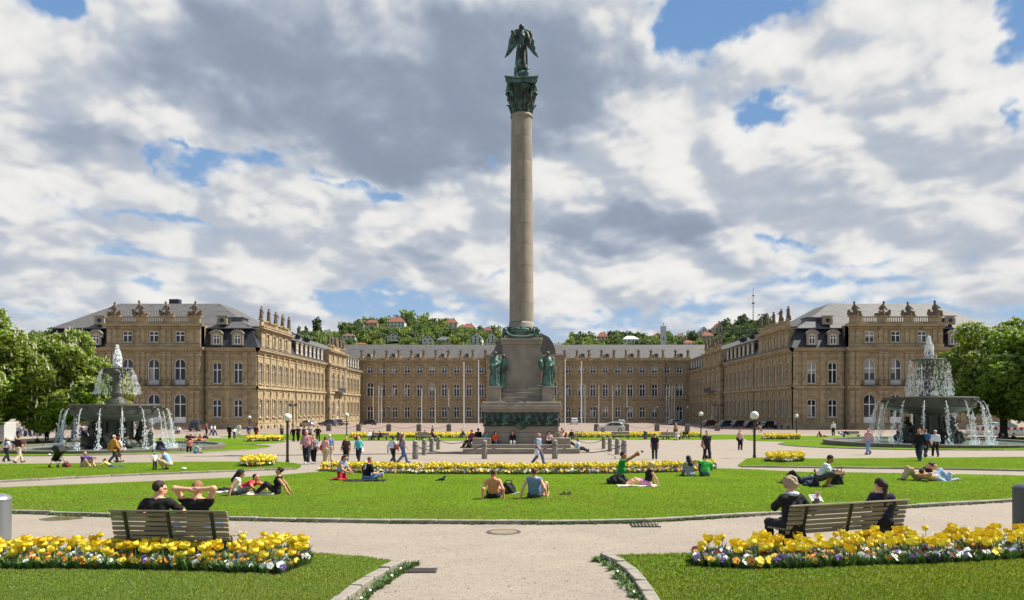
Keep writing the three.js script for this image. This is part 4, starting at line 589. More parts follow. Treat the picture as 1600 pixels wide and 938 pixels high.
const fountainCherub = (() => { const b = solid([[0, .35, 0, .05, .75, .05, .24, .2], [.05, .75, .05, .08, 1.0, .1, .17, .1], { c: [.1, 1.2, .14], r: [.14, .16, .15] }, [-.1, .9, .05, -.4, .7, .3, .08, .06], [.2, .9, .05, .45, 1.05, .3, .08, .06], [-.1, .35, .1, -.22, .3, .6, .14, .1], [-.22, .3, .6, -.2, -.1, .65, .1, .07], [.15, .35, .1, .3, .4, .55, .14, .1], [.3, .4, .55, .35, 0, .7, .1, .07], { c: [0, 0, 0], r: [.75, .4, .6] }, [-.5, .1, .3, -.7, .5, .5, .22, .16], [-.7, .5, .5, -.4, .8, .6, .16, .05], { c: [.55, .05, .4], r: [.35, .25, .3] }], .1, .055, (d, x, y, z) => d + .02 * Math.sin(x * 19) * Math.sin(y * 17 + z * 15)); return b.scale(1.5, 1.5, 1.5); })();
function fountain(c, label, o) {
  const F = thing('fountain', label, 'fountain', [c.x, gy(c.x, c.z), c.z]), P = (n, g, m = MF.iron) => part(n, g, m, F), rr = rng(o.seed);
  for (let k = 0; k < 24; k++) { const a0 = k / 24 * 6.2832 + .004, a1 = (k + 1) / 24 * 6.2832 - .004, s = new THREE.Shape(); s.absarc(0, 0, 9.0, a0, a1, false); s.absarc(0, 0, 8.35, a1, a0, true); P('rim_stone', boxUV(extr(s, .62, .035, 2, 8).rotateX(-Math.PI / 2).translate(0, -.2, 0)), MF.rim); }
  P('pool_water', new THREE.CircleGeometry(8.4, 64).rotateX(-Math.PI / 2).translate(0, .24, 0), MF.pool);
  P('pedestal', [lathe([[0, 0], [2.0, 0], [2.0, .5], [1.7, .65], [1.45, .8], [1.3, 1.3], [1.1, 2.2], [1.15, 2.6], [1.5, 2.9], [1.6, 3.1], [0, 3.1]], 8), ...[...Array(8).keys()].map((k) => rbox(.32, 2.2, .2, .04, 0, 1.7, 1.2).rotateY(k * Math.PI / 4 + .39))]);
  for (let k = 0; k < 4; k++) { const m = P('cherub', fountainCherub); m.position.set(1.75 * Math.sin(k * 1.5708 + .6), .55, 1.75 * Math.cos(k * 1.5708 + .6)); m.rotation.y = k * 1.5708 + .6; }
  const B = o.bowl, R = o.R; // rim height and radius of the big bowl
  P('bowl', [lathe([[0, B - 1.5], [1.2, B - 1.55], [1.6, B - 1.5], [2.2, B - 1.36], [3.0, B - 1.16], [R - .3, B - .98], [R - .12, B - .88], [R - .16, B - .8], [R - .08, B - .5], [R - .08, B - .24], [R + .05, B - .16], [R + .08, B], [R - .12, B + .02], [R - .2, B - .12], [0, B - .25]], 64)]);
  P('bowl_water', new THREE.CircleGeometry(R - .17, 48).rotateX(-Math.PI / 2).translate(0, B - .09, 0), MF.pool);
  const N = 16, lion = [[new THREE.SphereGeometry(.2, 10, 8).scale(1, 1.1, .8)], [new THREE.TorusGeometry(.19, .07, 6, 12)], [box(.16, .14, .22, 0, -.06, .14)], [bar([0, -.08, .2], [0, -.06, .34], .05, .06)]].flat();
  const lionG = merge(lion);
  for (let k = 0; k < N; k++) {
    const a = (k + .5) / N * 6.2832, m = P('lion_head', lionG); m.position.set(Math.sin(a) * (R - .05), B - .3, Math.cos(a) * (R - .05)); m.rotation.y = a;
    const r0 = R + .3, dx = Math.sin(a), dz = Math.cos(a), pts = []; for (let i = 0; i <= 6; i++) { const t = i / 6, h = (B - .36) * (1 - t * t) + .25 * t * t, r = r0 + o.reach * t; pts.push([dx * r, h, dz * r]); }
    P('water_jet', waterJet(pts, .028, o.seed * 100 + k, .42, 90), MF.water);
    const sp = []; for (let i = 0; i < 22; i++) { const q = rr() * 6.283, s = .02 + .05 * rr() * rr(), d = .32 * Math.sqrt(rr()); sp.push(new THREE.IcosahedronGeometry(s, 0).scale(1, 1.4, 1).translate(dx * (r0 + o.reach) + Math.cos(q) * d, .26 + .5 * rr() * rr(), dz * (r0 + o.reach) + Math.sin(q) * d)); } P('splash', sp, MF.foam);
  }
  // upper column, small bowl, crown jet
  const T = o.top, r2 = o.r2; P('upper_column', lathe([[0, B - .2], [.95, B - .2], [.95, B + .1], [.8, B + .2], [.72, B + .45], [.5, B + .6], [.45, B + .8], [.58, B + .95], [.5, B + 1.1], [.4, B + 1.3], [.36, B + (T - B) * .62], [.42, B + (T - B) * .78], [.5, T - .6], [.55, T - .5], [0, T - .5]], 28));
  P('small_bowl', lathe([[.3, T - .55], [.55, T - .5], [.9, T - .3], [r2 - .12, T - .14], [r2, T - .08], [r2, T], [r2 - .12, T + .02], [r2 - .2, T - .06], [0, T - .1]], 40));
  if (o.shells) for (let k = 0; k < 4; k++) P('shell', [solid([{ c: [0, T - .3, r2 - .15], r: [.32, .22, .35] }, [0, T - .3, r2 - .4, 0, T - .7, .45, .12, .1]], .08, .06).rotateY(k * 1.5708 + .4)]);
  P('nozzle', lathe([[0, T], [.16, T], [.12, T + .5], [.2, T + .6], [.1, T + .75], [0, T + .8]], 12));
  // rising foam: a ragged spindle made of many drops
  const top = [], J = o.jet; for (let k = 0; k < 560; k++) { const t = Math.pow(rr(), 1.2), w = (.10 + .34 * Math.sin(Math.PI * Math.min(1, .2 + t * .8)) * (1 - .45 * t)) * Math.sqrt(rr()), a = rr() * 6.283, s = (.025 + .065 * rr()) * (1.15 - .5 * t); top.push(new THREE.IcosahedronGeometry(s, 0).scale(.8, 1.5, .8).translate(Math.cos(a) * w, T + .15 + J * t, Math.sin(a) * w)); }
  P('water_spout', top, MF.foam);
  // curtain falling from the small bowl
  const cur = []; for (let k = 0; k < o.curtain; k++) { const a = o.arc ? (rr() - .5) * o.arc + (rr() < .5 ? Math.PI / 2 : -Math.PI / 2) : rr() * 6.283, t = Math.pow(rr(), .7), h = T - .05 - t * (T - B - .2) * (o.drop ?? 1), R2 = r2 + .05 + .45 * Math.sqrt(t) * (o.fan ?? 1) + (rr() - .5) * .5 * (.2 + t), s = .012 + .024 * rr(); { const thin = .5 + .5 * Math.sin(a * 23) + noise3(a * 9, h * 1.3, 2); if (thin < .25 && rr() < .8) continue; cur.push(new THREE.OctahedronGeometry(s, 0).scale(.8, 1.5 + 4 * rr(), .8).translate(Math.sin(a) * R2, h, Math.cos(a) * R2)); } }
  P('water_curtain', cur, MF.water); return F;
}
fountain(FOUNT[0], 'left cast iron fountain with two bowls, shell basin and arching water jets', { bowl: 4.05, R: 3.75, top: 7.3, r2: 1.05, reach: .62, jet: 1.9, curtain: 1500, arc: 1.9, drop: .75, fan: 1.3, shells: true, seed: 3 });
fountain(FOUNT[1], 'right cast iron fountain with two bowls and a dense curtain of falling water', { bowl: 4.35, R: 3.85, top: 7.8, r2: 1.42, reach: .85, jet: 2.0, curtain: 2700, drop: 1, fan: .75, seed: 5 });
// ---------------------------------------------------------------- chestnut trees beside the fountains
const leafM = [[.075, .155, .014], [.06, .13, .014], [.10, .19, .02]].map(([r, g, b]) => mat(r, g, b, .6, { transmission: .0 , side: THREE.DoubleSide }));
const MN = { bark: mat(.055, .042, .032, .95), leaf: mat(1, 1, 1, .7, { side: THREE.DoubleSide, transmission: .5, thickness: 0 }), blossom: mat(.80, .74, .58, .8) };
const clump = (() => { // a spray of palmate leaves, about 0.6 m across
  const L = [], rr = rng(77); for (let k = 0; k < 3; k++) for (let i = 0; i < 5; i++) { const s = shapeOf([[0, 0], [.05, .1], [.075, .2], [.04, .28], [0, .32], [-.04, .28], [-.075, .2], [-.05, .1]]); const g = new THREE.ShapeGeometry(s); g.rotateX(-1.0 - .35 * rr()); g.rotateY((i - 2) * .75 + rr() * .2); g.rotateZ((rr() - .5) * .8); g.rotateX((rr() - .5) * .8); g.translate((rr() - .5) * .34, (rr() - .5) * .2, (rr() - .5) * .34); L.push(g); } return merge(L); })();
const candle = merge([...Array(6).keys()].map((k) => new THREE.OctahedronGeometry(.055 - k * .006, 0).scale(1, .9, 1).translate(.02 * Math.sin(k * 2.4), .04 + k * .06, .02 * Math.cos(k * 2.4))));
function copies(name, g, m, parent, list, colors) { const o = new THREE.InstancedMesh(g, m, list.length); o.name = name; list.forEach((x, i) => o.setMatrixAt(i, x)); if (colors) colors.forEach((c, i) => o.setColorAt(i, c)); o.userData.kind = 'stuff'; o.castShadow = o.receiveShadow = true; parent.add(o); return o; }
const QQ = new THREE.Quaternion(), EU = new THREE.Euler();
function chestnut(label, x, z, H, R, seed, { n = 9000, flowers = 700, low = .12, hue = 0, group } = {}) {
  const t = thing('chestnut_tree', label, 'tree', [x, gy(x, z), z]), r = rng(seed), lobes = [];
  const ch = H * (1 - low), cy = H * low + ch * .5; // crown: egg of lobes, wider below
  for (let k = 0; k < 95; k++) { const u = r() * 2 - 1, a = r() * 6.283, w = Math.sqrt(1 - u * u) * (u < 0 ? 1.06 : 1 - .12 * u), d = .62 + .36 * r(), q = 1 + .2 * noise3(Math.cos(a) * 1.4 + seed, u * 1.6, Math.sin(a) * 1.4); lobes.push([Math.cos(a) * w * R * d * q, cy + u * ch * .5 * d * q * .97, Math.sin(a) * w * R * d * q, R * (.17 + .11 * r())]); }
  // trunk and limbs
  part('trunk', [tube([[0, -.3, 0], [.05, H * .12, 0], [-.08, H * .3, .05], [0, H * .6, 0]], .42, 10, 10), cyl(.46, .62, 1, 0, .1, 0, 12)], MN.bark, t);
  for (let k = 0; k < 7; k++) { const l = lobes[k * 9]; part('limb', tube([[0, H * (.14 + .05 * k), 0], [l[0] * .4, mix(H * .22, l[1], .55), l[2] * .4], [l[0] * .9, l[1], l[2] * .9]], .15, 8, 6), MN.bark, t); }
  const ms = [], cs = [], fl = [], C = new THREE.Color();
  for (let k = 0; k < n; k++) { const l = lobes[Math.floor(r() * lobes.length)], u = r() * 2 - 1, a = r() * 6.283, w = Math.sqrt(1 - u * u), d = l[3] * (.72 + .36 * Math.pow(r(), .5)), X = l[0] + Math.cos(a) * w * d, Y = l[1] + u * d * .85, Z = l[2] + Math.sin(a) * w * d; if (Y < H * low * .9 + .6 * noise3(X, 3, Z)) continue;
    EU.set((r() - .5) * 1.2, r() * 6.28, (r() - .5) * 1.2); const s = .75 + .6 * r(); ms.push(M4().compose(V(X, Y, Z), QQ.setFromEuler(EU), V(s, s, s))); const v = .75 + .5 * r(), y = r() * .35 + hue; cs.push(C.clone().setRGB((.265 + .13 * y) * v, (.375 + .05 * y) * v, .03 * v)); }
  for (let k = 0; k < flowers; k++) { const l = lobes[Math.floor(r() * lobes.length)], u = -.25 + 1.2 * r(), a = r() * 6.283, w = Math.sqrt(Math.max(0, 1 - u * u)), d = l[3] * 1.06, X = l[0] + Math.cos(a) * w * d, Y = l[1] + Math.min(u, 1) * d * .88, Z = l[2] + Math.sin(a) * w * d; if (Math.hypot(X / R, (Y - cy) / (ch * .5), Z / R) < .72 || Y < H * .2) continue; EU.set((r() - .5) * .5, r() * 6, (r() - .5) * .5); const s = 1.0 + .6 * r(); fl.push(M4().compose(V(X, Y, Z), QQ.setFromEuler(EU), V(s, s, s))); }
  copies('crown', clump, MN.leaf, t, ms, cs); if (fl.length) copies('blossom', candle, MN.blossom, t, fl); return t;
}
chestnut('big flowering chestnut tree at the left picture edge behind the fountain', -61, -80, 15.2, 7.0, 11, { n: 15000, flowers: 1900 });
chestnut('flowering chestnut tree with a dark trunk just left of the left fountain', PX(92, 86), -86, 12.9, 5.9, 12, { n: 12000, flowers: 1400 });
chestnut('smaller pale green tree seen through the spray of the left fountain', PX(148, 97), -97, 9.6, 4.0, 13, { n: 6000, flowers: 60, hue: .9, low: .2 });
chestnut('flowering chestnut tree right of the right fountain with light falling on its top', PX(1568, 88), -88, 13.9, 6.3, 14, { n: 12000, flowers: 1000, low: .14 });
chestnut('dark dense chestnut tree at the right picture edge', PX(1640, 80), -80, 12.6, 6.2, 15, { n: 11000, flowers: 160, low: .16, hue: -.2 });
chestnut('chestnut tree behind the right edge tree and the white tents', PX(1640, 104), -104, 14.5, 6.5, 16, { n: 8000, flowers: 200, low: .16 });
// ---------------------------------------------------------------- wooded hills beyond the palace
const SKY = [[-700, 560], [-200, 540], [0, 528], [130, 513], [200, 520], [420, 522], [480, 526], [520, 522], [545, 514], [580, 508], [640, 506], [700, 509], [735, 517], [770, 520], [800, 530], [850, 543], [880, 541], [900, 533], [960, 529], [1000, 530], [1060, 527], [1100, 522], [1140, 512], [1180, 509], [1230, 516], [1300, 522], [1500, 530], [1590, 516], [1640, 512], [1900, 520], [2600, 545]];
function hillTop(px) { for (let i = 1; i < SKY.length; i++) if (px <= SKY[i][0]) { const [a, b] = SKY[i - 1], [c, d] = SKY[i]; return mix(b, d, fade(clamp((px - a) / (c - a), 0, 1))); } return 545; }
const D0 = 330, D1 = 800;
function hillY(x, z) { const d = -z, px = CX + x / d * FPX, top = PY(hillTop(px) + 5, D1), t = clamp((d - D0) / (D1 - D0), 0, 1), base = -4; const h = d > D1 ? top - (d - D1) * .12 : mix(base, top, Math.pow(t, 1.15)); return h + 3.5 * noise3(x * .012, z * .012, 4) * t; }
{
  const pos = [], idx = [], nu = 110, nv = 34; for (let j = 0; j <= nv; j++) { const d = 300 + (j / nv) * 900; for (let i = 0; i <= nu; i++) { const x = (-1.25 + 2.4 * i / nu) * d; pos.push(x, d < D0 ? -5.5 : hillY(x, -d), -d); } }
  for (let j = 0; j < nv; j++) for (let i = 0; i < nu; i++) { const a = j * (nu + 1) + i; idx.push(a, a + 1, a + nu + 1, a + 1, a + nu + 2, a + nu + 1); }
  const g = new THREE.BufferGeometry(); g.setAttribute('position', new THREE.Float32BufferAttribute(pos, 3)); g.setIndex(idx); g.computeVertexNormals(); boxUV(g); struct('hills', g, mat(.05, .085, .022, .95));
}
const hit = (px, py) => { for (let d = 300; d < 1100; d += 2) { const x = PX(px, d); if (PY(py, d) <= hillY(x, -d)) return V(x, hillY(x, -d), -d); } const d = D1; return V(PX(px, d), hillY(PX(px, d), -d), -d); };
// leafy crowns for far trees: a few kinds, each a lumpy body of leaf faces
const farLeaf = (() => { const L = [], r = rng(5); for (let k = 0; k < 5; k++) L.push(new THREE.CircleGeometry(.5, 5).rotateX((r() - .5) * 2.4).rotateY(r() * 6).translate((r() - .5) * 1.1, (r() - .5) * .8, (r() - .5) * 1.1)); return merge(L); })();
function farCrown(seed, n, kind) { const r = rng(seed), L = [], lobes = [...Array(kind === 'poplar' ? 12 : 16).keys()].map((k) => { if (kind === 'poplar') return [(r() - .5) * .5, 1 + k * .82, (r() - .5) * .5, .8 + .5 * Math.sin(k / 11 * 3.1)]; if (kind === 'conifer') { const t = k / 15; return [(r() - .5) * (1 - t), 1 + t * 8, (r() - .5) * (1 - t), 2.0 * (1 - t) + .35]; } const a = r() * 6.28, u = r() * 2 - .8, d = 2.6 * Math.sqrt(r()); return [Math.cos(a) * d, 4.4 + u * 2.1, Math.sin(a) * d, 1.3 + .9 * r()]; });
  for (let k = 0; k < n; k++) { const l = lobes[k % lobes.length], u = r() * 2 - 1, a = r() * 6.28, w = Math.sqrt(1 - u * u), g = farLeaf.clone(), s = .55 + .5 * r(); g.rotateY(r() * 6).scale(s, s, s).translate(l[0] + Math.cos(a) * w * l[3], l[1] + u * l[3], l[2] + Math.sin(a) * w * l[3]); L.push(g); } return merge(L); }
const farKinds = ['round', 'round', 'round', 'round', 'conifer', 'poplar'].map((k, i) => farCrown(200 + i, k === 'poplar' ? 110 : 170, k));
const farTone = [[.24, .34, .05], [.18, .265, .05], [.09, .135, .04], [.32, .38, .06], [.14, .19, .055], [.09, .06, .04]].map(([r, g, b]) => mat(r, g, b, .85, { side: THREE.DoubleSide, transmission: .4, thickness: 0 }));
const farTrunk = cyl(.18, .3, 4, 0, 2, 0, 6);
// ---- villas on the slopes, a church tower, a mast
const MH = { tile: mat(.24, .088, .055, .85), brown: mat(.15, .085, .06, .85), grey: mat(.12, .125, .135, .7), white: mat(.62, .59, .52, .85), cream: mat(.50, .40, .28, .85), win: mat(.03, .035, .045, .15), steel: mat(.22, .22, .24, .5), concrete: mat(.50, .50, .48, .8) };
const VILLAS = [];
function villa(px, py, w, h, roof, wall, label, turn = 0, kind = 'hip') {
  VILLAS.push([px, py, w, h, -hit(px, py).z]);
  const p = hit(px, py), k = -p.z / FPX, W = w * k, Hh = h * k, D = W * .8, t = thing('villa', label, 'house', [p.x, p.y + .5, p.z + 4], turn), rh = Hh * .5, wh = Hh * .5 + 1;
  part('wall', box(W, wh, D, 0, wh / 2, 0), wall, t);
  const e = .5, a = W / 2 + e, b = D / 2 + e, y = wh, rid = kind === 'hip' ? W * .22 : kind === 'gable' ? W / 2 + e : 0;
  if (kind === 'cross') part('roof', quadGeo([[[-a, y, b], [0, y + rh * 1.25, b], [0, y + rh * 1.25, -b], [-a, y, -b]], [[a, y, b], [a, y, -b], [0, y + rh * 1.25, -b], [0, y + rh * 1.25, b]]]), roof, t), part('gable', quadGeo([[[-a + e, y, b - e], [a - e, y, b - e], [0, y + rh * 1.1, b - e]]]), wall, t);
  else part('roof', quadGeo([[[-a, y, b], [a, y, b], [rid, y + rh, 0], [-rid, y + rh, 0]], [[a, y, b], [a, y, -b], [rid, y + rh, 0]], [[a, y, -b], [-a, y, -b], [-rid, y + rh, 0], [rid, y + rh, 0]], [[-a, y, -b], [-a, y, b], [-rid, y + rh, 0]]]), roof, t);
  const n = Math.max(2, Math.round(W / 4)), rows = Math.max(1, Math.round(wh / 3.6)); for (let j = 0; j < rows; j++) for (let i = 0; i < n; i++) part('window', box(1.3, 1.6, .16, -W / 2 + (i + .5) * W / n, 1.6 + (j + .35) * (wh - 1) / rows, D / 2 + .03), MH.win, t);
  if (kind === 'cross') part('window', box(1.4, 1.5, .16, 0, y + rh * .4, D / 2 + .03), MH.win, t);
  part('chimney', box(.9, 2.4, .9, W * .18, y + rh * .9, 0), MH.brown, t); return t;
}
villa(583, 514, 18, 11, MH.tile, MH.cream, 'villa with a low red roof among trees on the left hill crest');
villa(621, 516, 27, 17, MH.tile, MH.white, 'large white villa with a wide bright red roof on the hill');
villa(706, 516, 20, 15, MH.tile, MH.white, 'white villa with a red mansard roof near the hill top');
villa(733, 518, 20, 14, MH.tile, MH.cream, 'cream villa with a red roof right below the hill crest');
villa(762, 522, 14, 12, MH.tile, MH.cream, 'narrow house with an orange red roof beside a dark tree');
villa(615, 536, 18, 11, MH.brown, MH.white, 'house with brown gable roof half hidden by trees', .2, 'cross');
villa(548, 534, 20, 9, MH.brown, MH.white, 'pale house with a flat brown roof low on the left hill');
villa(567, 546, 16, 7, MH.tile, MH.cream, 'small house with orange roof just above the palace ridge on the left');
villa(669, 540, 17, 12, MH.grey, MH.white, 'house with a blue grey steep roof below the villas', .1, 'cross');
villa(694, 541, 20, 11, MH.grey, MH.cream, 'timbered house with a dark grey roof low on the hill');
villa(745, 541, 19, 15, MH.grey, MH.white, 'white gabled house with tall windows left of the column', -.15, 'cross');
villa(769, 541, 18, 15, MH.tile, MH.white, 'white gabled house with red roof just left of the column', .15, 'cross');
villa(513, 521, 16, 10, MH.grey, MH.white, 'pale house with blue glazed roof on the skyline above the wing');
villa(941, 536, 16, 15, MH.tile, MH.cream, 'square villa with a red hipped roof right of the column');
villa(984, 540, 25, 12, MH.white, MH.white, 'long white apartment house with rows of windows on the right hill');
villa(1025, 526, 16, 12, MH.tile, MH.cream, 'red roofed villa left of the white church tower');
villa(1074, 545, 18, 10, MH.tile, MH.white, 'villa with a red hipped roof right of the church tower');
villa(1097, 526, 17, 13, MH.grey, MH.white, 'grey roofed house high on the right hill', 0, 'cross');
villa(1103, 535, 18, 13, MH.tile, MH.cream, 'house with a bright orange roof in the trees on the right hill');
villa(1121, 524, 17, 14, MH.tile, MH.cream, 'cream villa with red gable below the mast hill', .2, 'cross');
villa(1062, 528, 15, 10, MH.brown, MH.cream, 'brown roofed house behind the church tower');
villa(867, 545, 30, 8, MH.grey, MH.concrete, 'low modern white building with bands of windows beside the pedestal', 0, 'gable');
villa(1076, 549, 44, 6, MH.grey, MH.concrete, 'long low grey building above the palace roof on the right', 0, 'gable');
// a tree is left out where it would stand right in front of a house that the picture shows
function hides(p, s) { const d = -p.z, px = CX + p.x / d * FPX, k = FPX / d, y1 = CY - (p.y + 7.5 * s - EYE) * k, y0 = CY - (p.y - EYE) * k, w = 3.6 * s * k; return VILLAS.some(([vx, vy, vw, vh, vd]) => d < vd + 6 && Math.abs(px - vx) < vw * .42 + w * .75 && y1 < vy - vh * .25 && y0 > vy - vh * .8); }
{
  const r = rng(91), lawnLabel = ['bright green round tree on the wooded hillside', 'mid green round tree on the wooded hillside', 'dark green round tree on the wooded hillside', 'yellowish green round tree on the wooded hillside', 'greyish green round tree on the wooded hillside', 'dark reddish brown tree on the wooded hillside'];
  let made = 0; const tree = (px, py, size, kind, tone, label, group) => { const p = hit(px, py); if (kind < 5 && hides(p, size)) return; const t = thing('hillside_tree', label ?? lawnLabel[tone], 'tree', [p.x, p.y - .6, p.z], r() * 6, group ?? 'trees of one tone on the hill: ' + tone); part('crown', farKinds[kind], farTone[tone], t); part('trunk', farTrunk, MN.bark, t); t.scale.setScalar(size); made++; };
  // rows from far to near along the visible slopes
  for (const [a, b, n] of [[470, 800, 130], [838, 1245, 170], [118, 190, 14], [1580, 1640, 6]]) for (let k = 0; k < n; k++) { const px = a + (b - a) * (k + r()) / n, top = hillTop(px), py = top + 3 + (k % 5) * 6.5 + r() * 6; if (py > 556) continue; const q = r(); tree(px, py, 1.05 + r() * .75, Math.floor(r() * 4.15), px > 1120 && q < .6 ? 2 : q < .3 ? 0 : q < .58 ? 1 : q < .72 ? 3 : q < .86 ? 4 : 2); }
  for (const [px, py, s] of [[497, 518, 2.3], [478, 522, 1.5], [467, 522, 1.5], [492, 520, 2.1]]) tree(px, py, s, 5, 2, 'slender dark poplar on the skyline above the sunlit wing', 'poplars on the skyline');
  for (const [px, py, s, k] of [[637, 508, 2.0, 0], [602, 512, 1.5, 1], [665, 516, 1.4, 2], [560, 512, 1.4, 3], [745, 516, 1.6, 0], [1132, 513, 1.7, 1], [1160, 512, 1.9, 2], [1195, 512, 1.8, 3], [910, 538, 1.7, 1], [993, 528, 1.5, 0], [955, 530, 1.6, 2]]) tree(px, py, s, k, px === 955 ? 5 : px > 900 ? 2 : px === 745 ? 2 : 0, px === 955 ? 'round dark reddish tree on the hill right of the column' : undefined, px === 955 ? 'dark red tree' : undefined);
  // the wood between them, one mass
  const ms = [], cs = [], C = new THREE.Color(); for (let k = 0; k < 4600; k++) { const d = 380 + 480 * r(), px = -300 + 2300 * r(), x = PX(px, d), s = .8 + .5 * r(), a = r() * 6.28; if (hides(V(x, hillY(x, -d) - 1.5, -d), s)) continue; ms.push(M4().compose(V(x, hillY(x, -d) - 1.5, -d), new THREE.Quaternion().setFromAxisAngle(V(0, 1, 0), a), V(s, s * (.8 + .4 * r()), s))); const q = r(), v = .7 + .5 * r(); cs.push(C.clone().setRGB(mix(.14, .29, q) * v, mix(.22, .37, q) * v, .045 * v)); }
  const w = copies('woodland', farKinds[1], mat(1, 1, 1, .85, { side: THREE.DoubleSide, transmission: .4, thickness: 0 }), scene, ms, cs); tag(w, 'mixed green wood covering the hills behind the palace', 'wood');
}
{
  const d = 420, x = PX(1036.5, d), y0 = PY(560, d), y1 = PY(511, d), k = d / FPX, t = thing('church_tower', 'plain white church tower with a cross on its top', 'tower', [x, y0, -d]);
  part('shaft', [box(7.6 * k, y1 - y0, 7.6 * k, 0, (y1 - y0) / 2, 0), box(7.9 * k, .3, 7.9 * k, 0, y1 - y0 + .1, 0)], MH.concrete, t); part('belfry_opening', box(1.4 * k, 5 * k, .2, 0, (y1 - y0) * .62, 3.8 * k + .02), MH.win, t);
  part('cross', [box(.25, 2.2, .25, 0, y1 - y0 + 1.2, 0), box(1.1, .24, .24, 0, y1 - y0 + 1.6, 0)], MH.steel, t);
  const D = 790, mx = PX(1177, D), my = hillY(mx, -D), top = PY(449, D), m = thing('radio_mast', 'thin grey lattice radio mast on the hill above the shaded wing', 'mast', [mx, my, -D]), hh = top - my;
  part('pole', [bar([0, 0, 0], [0, hh, 0], .5, .22), ...[...Array(14).keys()].map((i) => box(1.7 - i * .08, .25, 1.7 - i * .08, 0, hh * (i + 1) / 15, 0))], MH.steel, m); part('aerial', [box(2.4, 1.2, 2.4, 0, hh * .62, 0), box(2, 1, 2, 0, hh * .8, 0)], MH.steel, m);
}
// ---------------------------------------------------------------- street furniture
const woodT = tex(256, (u, v) => { const k = .85 + .35 * tfbm(u * .999, v, 3, 3, 131) + .22 * tnoise(u, v * .999, 40, 133); return [k, k * .97, k * .9]; }, true, .5);
const MS = {
  slat: mat(.36, .32, .235, .75, { map: woodT }), slatB: mat(.29, .26, .19, .75, { map: woodT }), frame: mat(.022, .030, .028, .5), globe: mat(.70, .69, .66, .35, { clearcoat: .4 }), pole: mat(.035, .03, .028, .5), steel: mat(.33, .35, .37, .38, { metal: .7 }), darkSteel: mat(.085, .095, .1, .45, { metal: .4 }),
  granite: mat(.30, .275, .245, .9, { map: re(MT.kerb.map, 1) }), chain: mat(.10, .09, .08, .6, { metal: .5 }), white: mat(.78, .78, .76, .5), dark: mat(.015, .015, .016, .8), rubber: mat(.02, .02, .02, .8), iron: mat(.075, .065, .055, .8), tyre: mat(.015, .015, .015, .9), cover: mat(.80, .74, .62, .85, { map: re(gravelT, 3) }),
};
const slatG = [1, 2, 3].map((s) => { const g = new RoundedBoxGeometry(1, .062, .03, 2, .008), p = g.attributes.position; for (let i = 0; i < p.count; i++) { const x = p.getX(i); p.setXYZ(i, x, p.getY(i) + .003 * noise3(x * 3, s * 5, 1), p.getZ(i) + .004 * noise3(x * 2.5, s * 7, 4)); } return boxUV(g); });
function parkBench(a, b, label, z = 0) { // a, b: ends of the seat back on the ground, seen from behind: seat goes away from the camera
  const L = Math.hypot(b[0] - a[0], b[1] - a[1]), x = (a[0] + b[0]) / 2, zz = (a[1] + b[1]) / 2, t = thing('park_bench', label, 'bench', [x, gy(x, zz), zz], Math.atan2(-(b[1] - a[1]), b[0] - a[0]));
  t.rotation.z = Math.atan2(gy(...b) - gy(...a), L);
  const r = rng(Math.round(x * 100)); const sl = (y, z2, tilt, flat) => { const m = part('slat', slatG[Math.floor(r() * 3)], r() < .5 ? MS.slat : MS.slatB, t); m.position.set((r() - .5) * .012, y, z2); m.scale.set(L + (r() - .5) * .014, flat ? .95 : .94, 1); m.rotation.x = tilt; };
  for (let k = 0; k < 6; k++) sl(.385 + k * .075, -.048 + k * .0175, .23); sl(.815, .062, 1.35); // back, top rail
  for (let k = 0; k < 6; k++) sl(.415 + (k === 5 ? .0 : .0) - .004 * k + .012, -.11 - k * .072, 1.57, true);
  for (const u of [-.37, 0, .37].map((k) => k * L)) { part('bracket', [beam([u, .34, -.055], [u, .83, .07], .05, .035), beam([u, .375, -.02], [u, .385, -.5], .05, .045)], MS.frame, t); }
  for (const u of [-.40, .40].map((k) => k * L)) part('leg', [rbox(.09, .36, .34, .02, u, .18, -.22), rbox(.11, .05, .5, .015, u, .0, -.22)], MS.frame, t);
  return t;
}
parkBench([-6.42, -11.45], [-4.5, -11.2], 'slatted wooden bench on the left where two young men in black sit');
parkBench([4.13, -11.55], [6.42, -12.4], 'slatted wooden bench on the right where a grey haired reader sits');
function litterBin(px, d, m, label, r = .21, h = .82) { const x = PX(px, d), t = thing('litter_bin', label, 'bin', [x, gy(x, -d), -d]); part('drum', lathe([[0, .06], [r - .02, .06], [r, .1], [r, h - .04], [r - .004, h]], 36), m, t); part('lid', lathe([[r + .004, h - .03], [r + .012, h], [r - .03, h + .05], [r * .5, h + .085], [0, h + .095]], 36), m, t); part('foot', cyl(.05, .08, .1, 0, .05, 0), MS.frame, t); part('opening', box(.2, .1, .03, .05, h - .17, r - .012), MS.dark, t); return t; }
litterBin(-4, 13.3, MS.steel, 'round light steel litter bin cut by the left picture edge');
litterBin(1606, 13.6, MS.darkSteel, 'round dark grey litter bin cut by the right picture edge', .24, .88);
